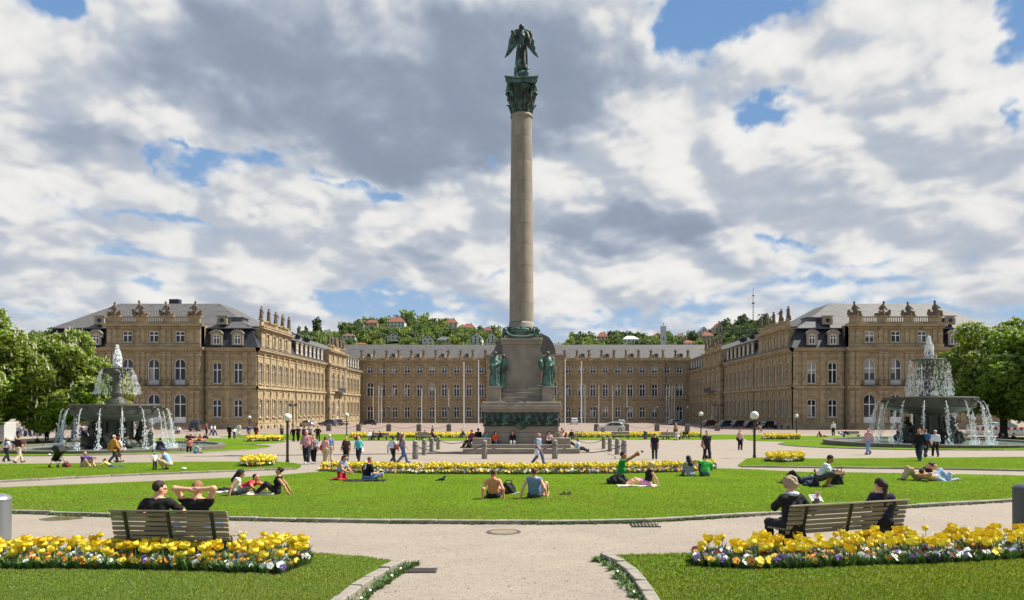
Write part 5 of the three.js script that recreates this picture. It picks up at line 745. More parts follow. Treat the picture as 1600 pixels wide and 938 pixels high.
// manhole cover, drain grates, puddle
{ const p = at(787, 832), t = thing('manhole_cover', 'round pale manhole cover in the gravel before the lawn', 'manhole', [p.x, p.y + .006, p.z]); part('ring', new THREE.RingGeometry(.265, .34, 40).rotateX(-Math.PI / 2).translate(0, .004, 0), MS.iron, t); part('cover', new THREE.CylinderGeometry(.262, .262, .014, 40), MS.cover, t); }
{ const p = at(1008, 822.5), t = thing('drain_grate', 'barred drain grate at the kerb of the central lawn', 'drain', [p.x, p.y, p.z], -.03); part('pit', box(.56, .01, .32, 0, .004, 0), MS.dark, t); for (let k = 0; k < 8; k++) part('bar', box(.028, .03, .32, -.25 + k * .0715, .014, 0), MS.cover, t); part('frame', [box(.6, .034, .035, 0, .012, .17), box(.6, .034, .035, 0, .012, -.17)], MS.iron, t); }
{ const p = at(658, 893), t = thing('drain_grate', 'flat dark drain grate beside the left kerb stones', 'drain', [p.x, p.y, p.z], .02); part('pit', box(.42, .012, .26, 0, .003, 0), MS.dark, t); for (let k = 0; k < 12; k++) part('bar', box(.42, .02, .012, 0, .012, -.12 + k * .0218), MS.iron, t); part('frame', [box(.02, .026, .28, .215, .01, 0), box(.02, .026, .28, -.215, .01, 0)], MS.iron, t); }
{ const p = at(95, 811), s = new THREE.Shape(); for (let k = 0; k <= 40; k++) { const a = k / 40 * 6.2832, r = 1 + .22 * noise3(Math.cos(a) * 1.3, Math.sin(a) * 1.3, 4); const q = [Math.cos(a) * r * .42, Math.sin(a) * r * .36]; k ? s.lineTo(...q) : s.moveTo(...q); } solo('puddle', new THREE.ShapeGeometry(s, 8).rotateX(-Math.PI / 2).translate(p.x, p.y + .012, p.z), mat(.11, .085, .045, .06), 'brown puddle on the gravel left of the bench', 'puddle').userData.kind = 'structure'; }
// globe lamps
function globeLamp(px, py, topPy, r, label) { const p = at(px, py), d = -p.z, h = PY(topPy, d) - p.y, t = thing('globe_lamp', label, 'lamp', [p.x, p.y, p.z]); part('pole', lathe([[0, -.1], [.1, -.1], [.1, .12], [.075, .2], [.07, h - r * 1.1], [.12, h - r * 1.05], [.13, h - r * .9], [0, h - r * .9]], 16), MS.pole, t); part('globe', new THREE.SphereGeometry(r, 28, 20).translate(0, h, 0), MS.globe, t); return t; }
globeLamp(449, 723, 652.5, .225, 'white globe lamp on a black pole at the tip of the left lawn');
globeLamp(1179, 716, 649.5, .25, 'white globe lamp on a black pole at the tip of the right lawn');
globeLamp(541.5, 681.5, 649, .31, 'white globe lamp before the sunlit wing near the parked cars');
globeLamp(389.6, 681, 652.5, .24, 'small white globe lamp at the corner of the sunlit wing');
globeLamp(1095.4, 685.5, 647.3, .28, 'white globe lamp before the shaded wing beside yellow flowers');
globeLamp(1245, 679, 650.3, .27, 'small white globe lamp before the corner of the shaded wing');
// two-armed lamp standards of the court
function twinLamp(px, py, topPy, label, wide = 12) { const p = at(px, py), d = -p.z, h = PY(topPy, d) - p.y, k = wide / FPX * d / 2, t = thing('twin_lamp', label, 'street lamp', [p.x, p.y, p.z]); part('pole', bar([0, 0, 0], [0, h, 0], .11, .09, 10), MS.pole, t); part('arm', box(k * 2, .09, .09, 0, h - .1, 0), MS.pole, t); for (const s of [-1, 1]) part('lamp_head', [cyl(.32, .32, .5, s * k, h - .05, 0, 12), cyl(.34, .34, .06, s * k, h + .23, 0, 12)], MS.darkSteel, t); return t; }
twinLamp(323.5, 671, 629, 'two armed lamp standard before the front of the sunlit wing', 14);
twinLamp(457.7, 670, 633, 'two armed lamp standard before the long sunlit facade', 9);
twinLamp(1316, 670.5, 626, 'two armed lamp standard before the front of the shaded wing', 14);
twinLamp(1122, 668, 633, 'two armed lamp standard before the long shaded facade', 10);
// stone lamp posts linked by chains along the court
function chainBetween(a, b, sag, name, label, group) { const pts = []; for (let i = 0; i <= 10; i++) { const t = i / 10; pts.push([mix(a[0], b[0], t), mix(a[1], b[1], t) - sag * 4 * t * (1 - t), mix(a[2], b[2], t)]); } return solo(name, tube(pts, .03, 22, 5), MS.chain, label, 'chain', group); }
{ let prev = null; const row = [[513.8, 674, 1], [560.5, 674.3, 0], [607.5, 674.4, 1], [654.5, 674.5, 1], [701.4, 674.5, 1], [931.8, 674, 1], [979.2, 673.8, 1], [1026.6, 674, 1], [1074, 674, 1], [1121, 673.6, 0]];
  const say = ['leftmost stone chain post before the blue parked car', 'stone chain post just right of the white globe lamp', 'stone chain post third from the left in the court row', 'stone chain post fourth from the left, left of two sitters', 'stone chain post nearest the left side of the monument', 'stone chain post behind the silver car', 'stone chain post right of the silver car', 'stone chain post with lantern right of the long grey bench', 'stone chain post beside the people with a pram', 'rightmost stone chain post before the dark parked cars'];
  row.forEach(([px, py, lamp], i) => { const p = at(px, py), t = thing('stone_post', say[i], 'post', [p.x, p.y, p.z]); part('block', [rbox(.78, 1.12, .7, .04, 0, .56, 0), rbox(.66, .14, .6, .05, 0, 1.17, 0)], MF.rim, t); if (lamp) { part('lantern_pole', bar([0, 1.2, 0], [0, 3.6, 0], .06, .05), MS.pole, t); part('lantern', [cyl(.2, .16, .55, 0, 3.85, 0, 8), cyl(.05, .26, .16, 0, 4.2, 0, 8)], MS.darkSteel, t); }
    if (prev && Math.abs(px - prev.px) < 60) chainBetween([prev.x + .3, prev.y + 1, prev.z], [p.x - .3, p.y + 1, p.z], .5, 'post_chain', 'sagging chain between two stone posts of the court', 'chains between the stone posts'); prev = { px, x: p.x, y: p.y, z: p.z }; }); }
// small lit-up post in front of the cars
// granite bollards round the monument
{ const bol = (() => { const g = lathe([[0, -.2], [.19, -.2], [.185, 0], [.165, .8], [.155, .92], [.15, .98], [.165, 1.0], [.165, 1.04], [.13, 1.1], [.07, 1.14], [0, 1.15]], 8); return g; })(), P = [];
  const rows = [[648.8, 717.8, 'left front corner bollard of the monument enclosure'], [757, 717.4, 'granite bollard before the monument between seated visitors'], [867, 717.2, 'granite bollard before the monument right of the walking man'], [975, 717, 'right front corner bollard behind the man in green'], [662.8, 711.6, 'second bollard of the left row beside the monument'], [674.4, 706.5, 'third bollard of the left row beside the monument'], [684.6, 702.7, 'rearmost bollard of the left row beside the monument'], [964.5, 710.6, 'second bollard of the right row beside the monument'], [953.1, 706, 'third bollard of the right row beside the monument'], [943.4, 701.6, 'rearmost bollard of the right row beside the monument']];
  for (const [px, py, label] of rows) { const p = at(px, py), t = thing('bollard', label, 'bollard', [p.x, p.y, p.z], .39); part('shaft', bol, MS.granite, t); part('ring', new THREE.TorusGeometry(.175, .02, 6, 16).rotateX(Math.PI / 2).translate(0, .82, 0), MS.chain, t); P.push([p.x, p.y + .82, p.z]); }
  for (const [a, b] of [[0, 1], [1, 2], [2, 3], [0, 4], [4, 5], [5, 6], [3, 7], [7, 8], [8, 9]]) chainBetween(P[a], P[b], a < 3 && b < 4 ? .45 : .3, 'bollard_chain', 'iron chain hanging between bollards round the monument', 'chains between the bollards');
  for (const [a, q] of [[6, [-4.05, .0, -61]], [9, [3.6, .0, -61]]]) chainBetween(P[a], q, .5, 'bollard_chain', 'iron chain hanging between bollards round the monument', 'chains between the bollards'); }
// flagpoles
[[583, 661.5, 606, 'first'], [591.6, 661.5, 604, 'second'], [595.6, 661.5, 604, 'third'], [658.6, 668, 610, 'white flagpole between the second and third post'], [680, 662, 609, 'q'], [701, 662, 610, 'q'], [724.7, 669.5, 567.5, 'tall white flagpole left of the monument'], [747.7, 669.5, 565, 'tall white flagpole close to the left bronze statue'], [883, 672.5, 564, 'tall white flagpole close to the right bronze statue'], [908.5, 672.5, 567, 'tall white flagpole right of the monument'], [914, 662, 602, 'q'], [935.7, 662, 604, 'q'], [957.4, 662, 604, 'q'], [979.6, 662, 603, 'q'], [1041, 662, 604, 'r'], [1045.3, 662, 604, 'r'], [1050, 662, 604, 'r'], [1054, 662, 604, 'r']].forEach(([px, py, top, l]) => { const p = at(px, py), d = -p.z, h = PY(top, d) - p.y, thick = h > 10.6 && py > 666 ? .105 : .08, t = thing('flagpole', l.length > 6 ? l : px < 600 ? 'white flagpole in the cluster at the left court corner' : px > 1030 ? 'white flagpole in the cluster at the right court corner' : 'slim white flagpole before the windows of the main building', 'flagpole', [p.x, p.y, p.z], 0, l.length > 6 ? undefined : px < 600 ? 'flagpoles at the left corner' : px > 1030 ? 'flagpoles at the right corner' : 'slim flagpoles before the main building'); part('pole', bar([0, 0, 0], [0, h, 0], thick, thick * .7, 10), MS.white, t); part('finial', ball(thick * 1.1, 0, h + .05, 0, 8), MS.white, t); });
// ---------------------------------------------------------------- cars
const MC = { glass: mat(.02, .025, .03, .05), light: mat(.75, .75, .72, .2), red: mat(.35, .02, .02, .3), trim: mat(.02, .02, .022, .6), rim: mat(.42, .43, .45, .3, { metal: .8 }) };
function car(px, py, turn, color, label, { L = 4.3, H = 1.5, W = 1.75, type = 'hatch' } = {}) {
  const p = at(px, py), t = thing('parked_car', label, 'car', [p.x, p.y, p.z], turn), paint = mat(...color, .35, { clearcoat: 1, clearcoatRoughness: .06, metal: .25 });
  const hb = .58 * H, a = L / 2, s = new THREE.Shape(); s.moveTo(-a + .1, .22); s.lineTo(a - .12, .22); s.quadraticCurveTo(a, .25, a, .5); s.quadraticCurveTo(a - .02, hb * .86, a - .25, hb * .92); s.lineTo(a * .42, hb + .06); s.lineTo(-a * .86, hb + .1); s.quadraticCurveTo(-a, hb, -a, .6); s.quadraticCurveTo(-a - .02, .3, -a + .1, .22);
  const body = extr(s, W, .07, 3).translate(0, 0, -W / 2);
  const x0 = type === 'sedan' ? -a * .62 : -a * .9, g = new THREE.Shape(); g.moveTo(x0, hb + .04); g.lineTo(a * .46, hb + .02); g.quadraticCurveTo(a * .22, H * .93, a * .02, H - .03); g.quadraticCurveTo(-a * .3, H + .02, x0 * .66, H - .04); g.quadraticCurveTo(x0 * .95, H * .92, x0, hb + .04);
  const roofG = extr(g, W * .86, .09, 3).translate(0, 0, -W * .43);
  part('body', [body, roofG], paint, t);
  for (const z of [-1, 1]) { const q = new THREE.Shape(), k = .1; q.moveTo(x0 * .9, hb + .12); q.lineTo(a * .36, hb + .1); q.lineTo(a * .03, H - .16); q.lineTo(x0 * .66, H - .17); q.lineTo(x0 * .9, hb + .12); part('side_window', extr(q, .02).translate(0, 0, z > 0 ? W * .43 - .012 + .0 : -W * .43 - .008), MC.glass, t); part('pillar', box(.07, H * .36, .03, -.25, hb + H * .19, z * (W * .43 + .006)), paint, t); }
  for (const sx of [1, -1]) part('windscreen', beam(sx > 0 ? [a * .40, hb + .12, 0] : [x0 * .99, hb + .14, 0], sx > 0 ? [a * .07, H - .1, 0] : [x0 * .74, H - .1, 0], W * .72, .05).translate(sx * .045, .02, 0), MC.glass, t);
  for (const sx of [-1, 1]) for (const sz of [-1, 1]) { const w = part('wheel', cyl(.33, .33, .2, 0, 0, 0, 20).rotateX(Math.PI / 2), MC.trim, t); w.position.set(sx * a * .62, .33, sz * (W / 2 - .07)); part('rim', cyl(.22, .22, .03, 0, 0, sz * .1, 14).rotateX(0), MC.rim, w).geometry = new THREE.CylinderGeometry(.22, .22, .03, 14).rotateX(Math.PI / 2).translate(0, 0, sz * .1); }
  for (const sz of [-1, 1]) { part('headlight', rbox(.12, .16, .4, .04, a - .08, hb * .72, sz * W * .34), MC.light, t); part('tail_light', rbox(.1, .24, .24, .03, -a + .03, hb * .78, sz * W * .4), MC.red, t); }
  part('number_plate', box(.02, .11, .5, -a - .01, .45, 0), MC.light, t); return t;
}
car(479, 667, 2.7, [.30, .31, .32], 'silver grey parked car with two people behind it at the sunlit wing', { type: 'sedan', L: 4.5 });
car(513, 666, 2.85, [.03, .05, .13], 'dark blue parked hatchback in front of the sunlit facade', { H: 1.6 });
car(532, 665.4, 2.4, [.05, .045, .05], 'black parked estate car in the row at the sunlit facade', { H: 1.55 });
car(524, 664.4, 2.5, [.10, .035, .04], 'dark red parked car between the blue and the black car');
car(576, 664.5, 2.9, [.03, .032, .035], 'black parked car near the far end of the sunlit facade', { L: 4.6 });
car(955, 675.5, 3.05, [.55, .55, .54], 'silver compact van driving across the court right of the monument', { L: 4.5, H: 1.7 });
car(970.5, 664.8, 1.5, [.42, .43, .44], 'small silver car seen from behind beside a flagpole');
car(897, 663.5, 1.55, [.60, .62, .65], 'white blue van parked before the main building', { H: 1.9, L: 4.6 });
car(1058, 664.5, .3, [.35, .38, .40], 'pale car parked at the right corner of the court');
car(1112, 666.5, .35, [.12, .025, .03], 'dark red car parked before the shaded wing');
car(1140, 667.6, .2, [.05, .09, .12], 'blue grey car parked before the shaded wing', { L: 4.6 });
car(1158, 668, .3, [.02, .025, .04], 'black car parked second in the row before the shaded wing', { H: 1.55 });
car(1180, 669, .25, [.04, .04, .045], 'dark estate car with bright windows behind the right globe lamp', { L: 4.7 });
car(1205, 669.6, .3, [.02, .02, .022], 'black car at the right end of the row before the shaded wing');
car(310, 674, 1.62, [.02, .021, .024], 'black van parked at the steps of the sunlit wing', { H: 1.95, L: 4.6 });
car(1545, 673, 3.0, [.45, .46, .47], 'light car parked beyond the right fountain under the trees', { L: 4.4 });
// ---------------------------------------------------------------- odds and ends
{ const p = at(91, 732), t = thing('stroller', 'black baby stroller standing on the left lawn', 'stroller', [p.x, p.y, p.z], -.5); // folding buggy
  part('frame', [bar([-.42, .1, .2], [.28, 1.02, .2], .014), bar([-.42, .1, -.2], [.28, 1.02, -.2], .014), bar([.34, .1, .2], [-.12, .62, .2], .013), bar([.34, .1, -.2], [-.12, .62, -.2], .013), tube([[.28, 1.02, .2], [.4, 1.1, .18]], .016), tube([[.28, 1.02, -.2], [.4, 1.1, -.18]], .016)], MS.frame, t);
  part('seat', [beam([-.3, .42, 0], [.2, .92, 0], .36, .06), beam([-.3, .42, 0], [-.02, .36, 0], .36, .05)], MS.dark, t);
  { const s = new THREE.Shape(); s.absarc(0, 0, .42, .3, 2.5, false); s.lineTo(0, 0); part('hood', extr(s, .38, .02).translate(.02, .72, -.19), MS.dark, t); }
  for (const [x, z] of [[-.42, .2], [-.42, -.2], [.34, .2], [.34, -.2]]) part('wheel', new THREE.TorusGeometry(.075, .024, 6, 14).translate(x, .08, z), MS.rubber, t); }
const bagG = (w, h, d) => solid([{ c: [0, h * .45, 0], r: [w / 2, h * .5, d / 2] }, [-w * .3, .06, 0, w * .3, .06, 0, d * .42, d * .42], [-w * .2, h * .75, 0, w * .2, h * .75, 0, d * .22, d * .22]], .06, .03, (q, x, y, z) => q + .012 * Math.sin(x * 30 + y * 20));
function bag(px, py, w, h, d, color, label, name = 'bag', turn = 0) { const p = at(px, py), t = thing(name, label, name === 'backpack' ? 'backpack' : 'bag', [p.x, p.y + .02, p.z], turn); part('body', bagG(w, h, d), srgbMat(color, .8), t); part('strap', tube([[-w * .25, h * .8, d * .2], [-w * .2, h * 1.15, d * .3], [w * .2, h * 1.15, d * .3], [w * .25, h * .8, d * .2]], .014, 14, 5), srgbMat(color, .9), t); return t; }
bag(104, 731, .42, .24, .25, '#7c2b22', 'red brown bag lying beside the black stroller');
bag(793, 774, .45, .36, .3, '#141416', 'black bag lying between the shirtless man and the man in blue', 'bag', .4);
bag(966, 758, .75, .3, .4, '#15171a', 'black backpack lying behind the kneeling man in green', 'backpack');
bag(1308, 759, .42, .5, .34, '#16161a', 'black backpack beside the squatting man in white', 'backpack', .5);
bag(1268, 757, .3, .3, .24, '#0f8a4a', 'green bag on the lawn left of the squatting man in white');
bag(1268, 761, .5, .16, .3, '#2b3346', 'dark blue bag lying at the feet of the squatting man', 'bag', .3);
function cloth(px, py, w, d, color, label, cat = 'blanket', seed = 1) { const p = at(px, py), g = new THREE.BoxGeometry(w, .03, d, 18, 1, 12), q = g.attributes.position; for (let i = 0; i < q.count; i++) { const x = q.getX(i), z = q.getZ(i); q.setXYZ(i, x + .06 * noise3(z * 4, seed, 1), q.getY(i) + .06 + .05 * noise3(x * 5, z * 5, seed), z + .06 * noise3(x * 4, seed, 5)); } g.computeVertexNormals(); return solo(cat, boxUV(g.translate(p.x, p.y, p.z)), srgbMat(color, .95), label, cat); }
cloth(405, 775, .9, .5, '#c9bfae', 'cream picnic blanket with wrappings between two seated women', 'blanket', 2);
cloth(341, 772, .55, .35, '#c7c2c0', 'white and blue cloth lying left of the woman in white', 'cloth', 3);
cloth(797, 774, .55, .22, '#c4c8cc', 'crumpled white cloth beside the black bag', 'cloth', 4);
cloth(996, 762, 1.3, .45, '#d8cdb8', 'cream blanket under the blonde woman in black', 'blanket', 5);
cloth(1480, 752, .9, .4, '#8f9db5', 'blue grey blanket under the reclining couple', 'blanket', 6);
cloth(528, 752, .5, .3, '#a8202c', 'red cloth beside the woman with the ponytail on the lawn', 'cloth', 7);
cloth(570, 753.5, 1.5, .5, '#1a1c20', 'dark blanket under the man with a number on his shirt', 'blanket', 8);
for (const [px, py, c, l] of [[597, 749, '#c98a7a', 'pink drinks cup standing on the central lawn']]) { const p = at(px, py), t = thing('cup', l, 'cup', [p.x, p.y + .03, p.z]); part('cup_body', lathe([[0, 0], [.05, 0], [.065, .2], [.06, .2], [.045, .01]], 16), srgbMat(c), t); part('lid', cyl(.068, .07, .02, 0, .205, 0), MS.white, t); }
for (const [px, l] of [[880, 'left dark sandal lying on the lawn beside the man in blue'], [890, 'right dark sandal lying on the lawn beside the man in blue']]) { const p = at(px, 775.5), t = thing('sandal', l, 'sandal', [p.x, p.y + .05, p.z], .3 + px); part('sole', extr((() => { const s = new THREE.Shape(); s.absellipse(0, 0, .14, .055, 0, 6.283); return s; })(), .03, .008).rotateX(-Math.PI / 2), MS.rubber, t); part('strap', new THREE.TorusGeometry(.05, .014, 6, 12, Math.PI).rotateY(Math.PI / 2).translate(.04, .025, 0), MS.dark, t); }
for (const [px, py, l] of [[287, 735.5, 'crumpled white paper on the left lawn near the kerb'], [77, 712.5, 'white scrap of paper by the left fountain rim'], [690, 757, 'small dark bird standing on the central lawn']]) { const p = at(px, py), bird = l.includes('bird'); if (bird) { const t = thing('bird', l, 'bird', [p.x, p.y + .06, p.z]); part('body', solid([[-.1, .1, 0, .06, .13, 0, .03, .06], [.06, .13, 0, .1, .2, 0, .04, .03], { c: [.11, .22, 0], r: [.035, .035, .03] }, [.13, .22, 0, .17, .21, 0, .012, .005], [-.1, .1, 0, -.22, .06, 0, .025, .01], [0, .08, .02, .01, 0, .02, .01, .008], [0, .08, -.02, .01, 0, -.02, .01, .008]], .03, .012), srgbMat('#3b3d42'), t); } else solo('paper', new THREE.IcosahedronGeometry(.12, 1).scale(1, .5, .8).translate(p.x, p.y + .09, p.z), MS.white, l, 'paper'); }
// far benches
function slabBench(px, py, w, label) { const p = at(px, py), k = -p.z / FPX, W = w * k, t = thing('bench', label, 'bench', [p.x, p.y, p.z]); part('seat', rbox(W, .1, .5, .02, 0, .45, 0), MS.slat, t); part('backrest', rbox(W, .34, .06, .02, 0, .72, -.24), MS.slat, t); for (const s of [-.4, .4]) part('leg', rbox(.1, .42, .4, .02, s * W, .21, 0), MS.frame, t); return t; }
for (const [px, py, w, l] of [[590, 688.5, 34, 'bench with three people beside the yellow flowers left of the court'], [661, 688, 26, 'bench where two people bend forward near the monument'], [970, 686.5, 28, 'empty grey bench behind the silver car'], [1049, 687.5, 32, 'bench with resting visitors and a pram on the right'], [1330, 686, 28, 'bench with a person lying on it before the shaded wing'], [307, 695, 34, 'bench with a group of people behind the left fountain'], [1505, 691, 20, 'white bench behind the right fountain']]) slabBench(px, py, w, l);
for (const [px, py, l] of [[623, 689, 'small dark bin beside the far bench left of the monument'], [1008.5, 687.3, 'small dark bin right of the empty grey bench']]) { const p = at(px, py), t = thing('litter_bin', l, 'bin', [p.x, p.y, p.z]); part('drum', cyl(.24, .22, .85, 0, .5, 0, 14), MS.darkSteel, t); part('lid', cyl(.2, .26, .08, 0, .96, 0, 14), MS.darkSteel, t); }
// bicycles
function bicycle(px, py, turn, label) { const p = at(px, py), t = thing('bicycle', label, 'bicycle', [p.x, p.y, p.z], turn); for (const s of [-1, 1]) { const w = part('wheel', new THREE.TorusGeometry(.33, .022, 6, 28).translate(s * .52, .35, 0), MS.rubber, t); part('spokes', merge([...Array(6).keys()].map((k) => { const a = k / 6 * Math.PI; return bar([s * .52 - Math.cos(a) * .32, .35 - Math.sin(a) * .32, 0], [s * .52 + Math.cos(a) * .32, .35 + Math.sin(a) * .32, 0], .004, .004, 4); })), MS.steel, w); } part('frame', [bar([-.52, .35, 0], [-.15, .38, 0], .016), bar([-.15, .38, 0], [.35, .75, 0], .018), bar([-.15, .38, 0], [-.28, .82, 0], .016), bar([-.25, .75, 0], [.36, .8, 0], .016), bar([.52, .35, 0], [.36, .92, 0], .016), bar([-.52, .35, 0], [-.25, .75, 0], .012)], MS.darkSteel, t); part('handlebar', bar([.36, .95, -.28], [.36, .95, .28], .014), MS.darkSteel, t); part('saddle', rbox(.25, .05, .14, .02, -.3, .88, 0), MS.dark, t); return t; }
bicycle(906, 686, .4, 'bicycle parked right of the monument beside a flagpole'); bicycle(897, 687, 1.1, 'bicycle leaning next to the seated group right of the monument'); bicycle(1183, 676, .2, 'bicycle with a rider passing behind the right globe lamp'); bicycle(117, 689.5, .3, 'bicycle held by a person in black under the chestnut tree');
// right edge: white tents, striped barrier; left edge: pale container
for (const [px, py, w, h, l] of [[1569, 679, 23, 20, 'white market tent with a peaked top under the right trees'], [1597, 681, 20, 12, 'white low stall at the right edge behind the barrier']]) { const p = at(px, py), k = -p.z / FPX, t = thing('market_tent', l, 'tent', [p.x, p.y, p.z]); part('side_wall', box(w * k, h * k * .7, 2.6, 0, h * k * .35, 0), MS.white, t); part('canopy', new THREE.ConeGeometry(w * k * .74, h * k * .42, 4).rotateY(Math.PI / 4).scale(1, 1, 2.8 / (w * k)).translate(0, h * k * .9, 0), MS.white, t); }
{ const a = at(1510, 681), b = at(1640, 682), t = thing('barrier_fence', 'red and white striped barrier behind the right fountain', 'fence', [a.x, a.y, a.z], Math.atan2(-(b.z - a.z), b.x - a.x)), L = Math.hypot(b.x - a.x, b.z - a.z), red = srgbMat('#b03a32'); for (let k = 0; k < 26; k++) part('stripe', box(L / 26 - .01, .36, .05, (k + .5) * L / 26, 1.0, 0), k % 2 ? red : MS.white, t); for (let k = 0; k < 9; k++) part('post', box(.08, 1.15, .1, k * L / 8, .57, -.06), MS.steel, t); part('lower_board', box(L, .5, .04, L / 2, .42, -.02), MS.white, t); }
{ const p = at(2, 688), t = thing('container', 'white site container with faint graffiti at the left edge', 'container', [p.x - .6, p.y, p.z]); part('shell', rbox(3.4, 2.2, 2.2, .05, 0, 1.1, 0), mat(.55, .55, .54, .7), t); part('graffiti', [bar([-.2, .9, 1.112], [.7, 1.7, 1.112], .03), bar([.7, 1.7, 1.112], [1.1, 1.3, 1.112], .03), bar([.2, .5, 1.112], [1.3, 1.0, 1.112], .025)], srgbMat('#b96a66'), t); part('door_seam', box(.03, 2, .02, -.5, 1.1, 1.11), MS.steel, t); }
